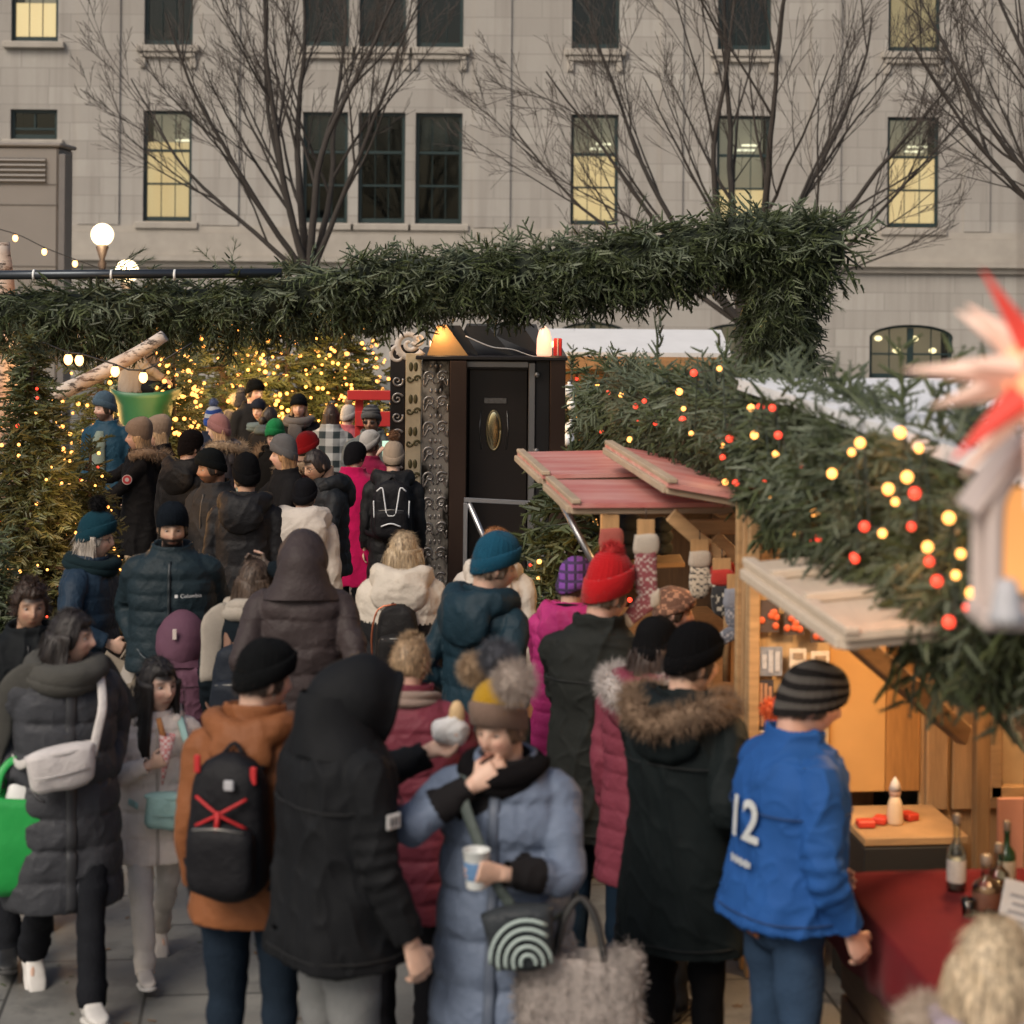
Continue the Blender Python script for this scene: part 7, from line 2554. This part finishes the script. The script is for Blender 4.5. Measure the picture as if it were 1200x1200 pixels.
p28 = who('person in a black jacket and beige pompom beanie with a black backpack seen from behind', 456, 521, 1.66, 181, bx=463, coat=dict(col=(0.0115, 0.0122, 0.0137), hem=.56, puff=(.10, .010), g=.92, sg=.92), hat=dict(col=(0.36, 0.28, 0.21), H=.16, cuff=.06, pom=.055, pomcol=(0.16, 0.085, 0.05), rib=40), hood=dict(state='down'), hair=('short', (.06, .04, .03)))


def reflect(t_, tx):
    w_ = mat('reflective_piping', (.62, .64, .66), .4)
    L_ = [[(-.12, .335, 1.40), (-.075, .345, 1.43), (-.055, .35, 1.33), (-.035, .36, 1.22), (0, .365, 1.205), (.035, .36, 1.22), (.055, .35, 1.33), (.075, .345, 1.43), (.12, .335, 1.40)], [(-.08, .375, 1.12), (0, .385, 1.145), (.08, .375, 1.12)], [(-.14, .29, 1.18), (-.145, .30, 1.32)], [(.14, .29, 1.18), (.145, .30, 1.32)]]
    part('piping', [xf(tube(spline(q, .02), .0065, 6), tx) for q in L_], [w_], t_, True)


backpack(p28, 'black backpack with white reflective piping on the beige pompom hat person', BLK, .34, .50, .98, .17, seed=8, extra=reflect, pocket=True)
p29 = who('person in a white knitted hat holding a phone up before the ornate booth', 436, 508, 1.58, 150, bx=434, head=(-20, -6), coat=dict(col=(0.3, 0.02, 0.07), hem=.7, kind='wool'), hat=dict(col=(0.55, 0.52, 0.49), H=.16, cuff=.06), hair=('short', (.1, .07, .05)), arms=('down', ((.12, -.34, 1.52), (.8, 0, -1), (-.5, -.4, .2), .9)))
c = hand_at(p29, 1, .09, .03)
ph = thing('phone', 'smartphone with lit screen held up before the booth', 'phone', c - A(0, 0, .07))
part('case', box(c, (.076, .010, .155), rotz(rad(-10)), .006), [mat('phone_black', (.02, .02, .02), .3)], ph)
part('screen', box(c + rotz(rad(-10)) @ A(0, -.006, 0), (.066, .002, .14), rotz(rad(-10))), [emat('phone_screen', (.35, .55, .42), .7)], ph)
p30 = who('man in a grey striped beanie and sunglasses facing the camera by the booth', 437, 476, 1.76, 4, head=(-14, 8), bx=438, coat=dict(col=(0.11, 0.12, 0.12), hem=.84, kind='shell'), hat=dict(col=(0.13, 0.13, 0.13), stripes=((.05, .05, .055), 3), H=.15, cuff=.05), hair=('short', (.03, .02, .015)), glasses='sun', skin='tan', beard=((.05, .03, .02), .5))
t = NT('flannel_plaid')
co = t.coord()
w1 = t.n('ShaderNodeTexWave', bands_direction='X')
w2 = t.n('ShaderNodeTexWave', bands_direction='Z')
for w_ in (w1, w2):
    w_.inputs['Scale'].default_value = 2.2
    t.l(co, w_.inputs['Vector'])
k1 = t.ramp(w1.outputs['Fac'], [(.5, 0.), (.56, 1.)])
k2 = t.ramp(w2.outputs['Fac'], [(.5, 0.), (.56, 1.)])
flannel = t.done(t.mix(t.math('MULTIPLY', t.math('ADD', k1, k2), .5), (.36, .36, .35), (.012, .02, .022)), None, Roughness=.9)
p31 = who('woman with long dark hair in a black and white plaid coat seen from behind', 389, 473, 1.66, 172, bx=389, coat=dict(col=flannel, kind='mat', hem=.75), hair=('long', (.035, .018, .012)), skin='light')
p32 = who('woman in a black beanie and thick grey scarf facing the camera before the lit firs', 352, 463, 1.68, 2, bx=352, head=(0, 6), coat=dict(col=(0.0101, 0.0108, 0.0115), kind='wool', hem=.7), hat=dict(col=(0.0072, 0.0086, 0.0101), H=.15, cuff=.05), hair=('long', (.25, .17, .10)), scarf=dict(col=(0.12, 0.11, 0.105), r=.055, tails=[[(-.03, -.17, 1.45), (-.03, -.20, 1.3), (-.03, -.215, 1.1)]]), skin='light', arms=('hold', 'hold'))
p33 = who('person in a bright green beanie behind the smiling woman', 333, 496, 1.68, -16, bx=326, head=(10, 8), coat=dict(col=(0.0144, 0.013, 0.0115), hem=.75, kind='wool'), hat=dict(col=(0.02, 0.24, 0.075), H=.18, cuff=.06, top=.5), hair=('short', (.08, .05, .03)), hood=dict(state='down', fur=(.22, .14, .08)), skin='light')
p34 = who('person in a plain red beanie behind the man with glasses', 357, 510, 1.66, 128, bx=358, coat=dict(col=(0.06, 0.02, 0.022), hem=.7, kind='wool'), hat=dict(col=(0.4, 0.014, 0.018), H=.16, cuff=.05), hair=('short', (.04, .03, .02)), hood=dict(state='down', fur=(.40, .30, .2), g=.8), skin='light')
p35 = who('person in a black jacket and black beanie with thick collar seen from behind', 291, 538, 1.79, 174, bx=291, head=(24, 0), coat=dict(col=(0.0094, 0.0094, 0.0108), hem=.76, puff=(.16, .008), g=.95, sg=.95, collar=1.15), hood=dict(state='down', g=1.0), hat=dict(col=(0.0058, 0.0058, 0.0065), H=.17, cuff=.065), hair=('short', (.015, .01, .01)), skin='tan')
p36 = who('bearded man in a black beanie and dark grey jacket holding a cup, looking left', 267, 528, 1.75, -38, head=(-24, 6), bx=256, coat=dict(col=(0.0158, 0.0166, 0.0187), hem=.82, kind='shell', zip=True, collar=1.2), hat=dict(col=(0.0072, 0.0086, 0.0094), H=.15, cuff=.055), hair=('short', (.012, .009, .008)), beard=((.015, .010, .008), .8), skin='brown', arms=(((.17, -.30, 1.16), (.8, .5, -1), (-.8, .2, .3), 1.1), 'pocket'))
cup(p36, 0, 'pale cup held low by the bearded black beanie man', (.52, .56, .54), band=(.16, .30, .32))
p37 = who('person in a black hooded jacket and black hat seen from behind beside the parka woman', 229, 506, 1.76, 152, bx=222, head=(-20, 0), coat=dict(col=(0.0079, 0.0079, 0.0086), hem=.72, puff=(.15, .008), g=1.06), hood=dict(state='down', g=1.1), hat=dict(col=(0.0086, 0.0065, 0.0065), H=.16, cuff=.0, low=.02, rib=30), hair=('short', (.02, .015, .01)), skin='light')
p38 = who('woman in a black parka with round red sleeve patch and taupe beanie', 166, 496, 1.70, -82, bx=168, head=(0, 0), coat=dict(col=(0.0086, 0.0086, 0.0094), hem=.62, kind='shell', g=1.05, collar=1.15), hat=dict(col=(0.25, 0.19, 0.145), H=.185, cuff=.0, low=.0, slouch=.7, rib=30), hair=('long', (.40, .27, .15)), hood=dict(state='down', fur=(.26, .19, .13), g=.9), skin='light',
          arms=(((.22, -.50, 1.22), (.5, .4, -1), (-.6, 0, -.4), .8), ((.20, -.42, 1.02), (.5, .5, -1), (-.6, 0, -.4), .5)), trousers=(.02, .045, .09), glove=None)
sx, S_, E_, W_, pn_, _ = p38.J[1]
mid = S_ * .45 + E_ * .55
outw = unit(A(1, -.1, .1))
ec = mid + outw * .078
Rm = np.stack([unit(np.cross(A(0, 0, 1), outw)), A(0, 0, 1), outw], 1)
for nm, r0_, dz, mc in (('patch_rim', .043, .006, (.50, .42, .40)), ('round_patch', .036, .010, (.40, .03, .04)), ('patch_centre', .018, .013, (.5, .45, .45))):
    ch = lathe([(.001, 0), (r0_, 0), (r0_, dz), (.001, dz)], (0, 0, 0), 24)
    part(nm, [(p38.fin(ch[0] @ Rm.T + ec), ch[1], 0)], [mat(nm, mc, .7)], p38.coat)
c = hand_at(p38, 0, .09, .02)
ph = thing('phone', 'dark phone pointed at the small lit fir', 'phone', c - A(0, 0, .01))
part('case', box(c, (.15, .075, .010), rotz(rad(10)), .004), [mat('phone_blue', (.06, .08, .10), .3)], ph)
part('screen', box(c + A(0, 0, .006), (.135, .062, .002), rotz(rad(10))), [mat('dark_screen', (.10, .12, .14), .15)], ph)
p38b = who('woman in a taupe slouchy beanie behind the long parka', 186, 492, 1.68, -80, bx=190, coat=dict(col=(0.0094, 0.0094, 0.0108), hem=.7, kind='wool'), hat=dict(col=(0.3, 0.225, 0.165), H=.18, cuff=0, slouch=.9, rib=30), hair=('long', (.42, .29, .17)), skin='light')
p39 = who('bearded man in a slate blue beanie and open teal jacket looking left', 130, 463, 1.80, -18, bx=128, head=(-34, 2), coat=dict(col=(0.012, 0.045, 0.075), hem=.82, puff=(.18, .008), g=1.04, zip=False), hat=dict(col=(0.075, 0.12, 0.16), H=.17, cuff=.06, rib=40), hair=('short', (.04, .025, .015)), beard=((.05, .028, .018), .85), skin='light', arms=('down', 'down'))
sh_ = []
for z in np.arange(.86, 1.46, .03):
    b_ = np.interp(z, CZT[0], CZT[2]) * 1.05
    w_ = .065 if z < 1.3 else .065 * (1.5 - z) / .2 + .01
    sh_.append([(-w_, -b_ - .004, z), (0, -b_ - .012, z), (w_, -b_ - .004, z), (w_, -b_ + .03, z), (-w_, -b_ + .03, z)])
part('shirt', [xf(loft(sh_), p39.fin)], [wool((.20, .24, .20), 0)], p39.coat, True)
p40 = who('woman with long brown hair in a dark coat below the green sleigh', 161, 467, 1.60, -12, bx=160, coat=dict(col=(0.013, 0.0101, 0.0094), hem=.7, kind='wool'), hair=('long', (.075, .038, .022)), skin='light')
p41 = who('person in a blue and white striped bobble hat before the lit shrub', 254, 480, 1.66, 155, bx=250, coat=dict(col=(0.02, 0.025, 0.04), hem=.8, kind='wool'), hat=dict(col=(0.42, 0.43, 0.45), stripes=((.03, .07, .25), 5), H=.16, cuff=.055, cuffcol=(0.02, 0.06, 0.26), pom=.05, pomcol=(0.12, 0.15, 0.25)), hair=('short', (.08, .05, .03)), skin='light')
p42 = who('woman in a dusty pink beanie and fur hooded grey coat in profile facing left', 257, 491, 1.64, -104, bx=262, coat=dict(col=(0.1, 0.09, 0.095), hem=.7, kind='wool'), hat=dict(col=(0.34, 0.16, 0.15), H=.18, cuff=.07, top=.5), hair=('long', (.42, .26, .14)), hood=dict(state='down', fur=(.32, .23, .15)), skin='light')
p43 = who('person in a navy puffer with dark hat and pale fur pompoms before the lit firs', 287, 460, 1.66, 150, bx=284, coat=dict(col=(0.014, 0.016, 0.04), hem=.7, puff=(.10, .010), g=1.1), hood=dict(state='down', g=1.1), hat=dict(col=(0.03, 0.032, 0.045), H=.15, cuff=.05, pom=[((.07, .06, .06), .075, (.52, .45, .38)), ((-.085, .0, .10), .05, (.45, .40, .34)), ((0, .03, .16), .055, (.10, .10, .12))]), hair=('short', (.05, .03, .02)))
p44 = who('tall man in a plain black knit cap at the back of the crowd', 297, 446, 1.82, 40, bx=298, coat=dict(col=(0.0144, 0.0158, 0.0187), hem=.8, kind='wool'), hat=dict(col=(0.0065, 0.0072, 0.0072), H=.15, cuff=.05), hair=('short', (.02, .015, .012)), skin='light')
p45 = who('person in a navy cap looking left between two dark coats at the back', 307, 469, 1.62, -14, bx=306, coat=dict(col=(0.0086, 0.0115, 0.0158), hem=.75, kind='wool'), hat=dict(col=(0.018, 0.022, 0.036), H=.15, cuff=.05), hair=('short', (.03, .02, .015)), skin='light', scarf=dict(col=(0.1, 0.14, 0.16), r=.05))
p46 = who('dark haired woman in a black coat with grey fur sleeves seen from behind', 322, 476, 1.60, 150, bx=316, head=(-10, 0), coat=dict(col=(0.0115, 0.0115, 0.013), hem=.7, kind='wool', split=(.1, (.11, .09, .08), .55)), hair=('bun', (.018, .012, .010)), skin='light', scarf=dict(col=(0.06, 0.08, 0.09), r=.05), arms=(((.12, -.12, 1.36), (1, .1, -.3), (-.3, .6, .2), .8), 'hold'))
p48 = who('child in a white pompom hat and pink jacket before the red stand', 405, 477, 1.52, 150, bx=408, coat=dict(col=(0.34, 0.085, 0.1), hem=.75, puff=(.10, .008)), hat=dict(col=(0.5, 0.46, 0.42), H=.16, cuff=.06, pom=.05, pomcol=(0.42, 0.3, 0.2)), hair=('short', (.1, .06, .04)))
# --- on the sleigh
zs_ = W(175, 457, ds)[2]
a1 = person('sleigh rider in a pale tweed coat with head hidden by the fir garland', 152, 395, 1.62, 96, d=ds - .02, bx=157, coat=dict(col=(0.3, 0.25, 0.205), kind='wool', hem=.84), hair=('short', (.05, .03, .02)), seat=zs_ - .88 * .93, group='riders in the green sleigh', arms=('table', 'table'))
a2 = person('sleigh rider in a grey camouflage jacket leaning forward with dark hair', 181, 430, 1.35, -96, d=ds + .05, bx=189, head=(0, 30), lean=16, coat=dict(col=knit('camouflage', (.16, .125, .10), (.06, .05, .045), 9, 9), kind='mat', hem=.84), hair=('short', (.03, .018, .012)), seat=zs_ - .88 * .78, group='riders in the green sleigh', arms=('table', 'table'))

# needles and bits trodden into the paving
r_ = np.random.RandomState(8)
n_ = 260
gx = np.stack([r_.uniform(-3.2, 1.2, n_), r_.uniform(6.2, 12.5, n_), np.full(n_, .006)], 1)
ga_ = r_.rand(n_) * 6.28
solo('fallen_needles', scatter(SPR_C[:3], gx, np.stack([np.cos(ga_), np.sin(ga_), np.zeros(n_)], 1), r_.uniform(.05, .16, n_), 2, 3, 3.0), [FIR[1], mat('dry_leaf', (.16, .09, .04), .9)], kind='stuff')
# ================================================================== light and camera
w = bpy.data.worlds.new('World')
scene.world = w
w.use_nodes = True
nt = w.node_tree
sky = nt.nodes.new('ShaderNodeTexSky')
sky.sky_type = 'NISHITA'
sky.sun_disc = False
SUN_EL, SUN_AZ = rad(42), rad(218)
sky.sun_elevation = SUN_EL
sky.sun_rotation = SUN_AZ
sky.air_density = 1.0
sky.dust_density = 4.0
sky.ozone_density = .4
bg = nt.nodes['Background']
bg.inputs[1].default_value = .062
nt.links.new(sky.outputs[0], bg.inputs[0])
sl_ = bpy.data.lights.new('sun', 'SUN')
sl_.energy = 1.25
sl_.angle = rad(28)
sl_.color = (1, .91, .79)
so_ = bpy.data.objects.new('sun', sl_)
COL.objects.link(so_)
sd_ = Vector((math.sin(SUN_AZ) * math.cos(SUN_EL), math.cos(SUN_AZ) * math.cos(SUN_EL), math.sin(SUN_EL)))
so_.rotation_euler = sd_.to_track_quat('Z', 'Y').to_euler()

cd_ = bpy.data.cameras.new('camera')
cam = bpy.data.objects.new('camera', cd_)
COL.objects.link(cam)
cd_.sensor_width = 36
cd_.lens = 72
cd_.shift_y = -.25
cd_.clip_end = 400
cd_.dof.use_dof = True
cd_.dof.focus_distance = 15.5
cd_.dof.aperture_fstop = 2.7
cam.location = (0, 0, CZ)
cam.rotation_euler = (math.pi / 2, -ROLL, 0)
scene.camera = cam
scene.view_settings.view_transform = 'Standard'
scene.view_settings.look = 'None'
scene.view_settings.exposure = 0.86
scene.view_settings.gamma = 1
scene.render.engine = 'CYCLES'
scene.cycles.max_bounces = 8
scene.cycles.transparent_max_bounces = 12
scene.cycles.sample_clamp_indirect = 4
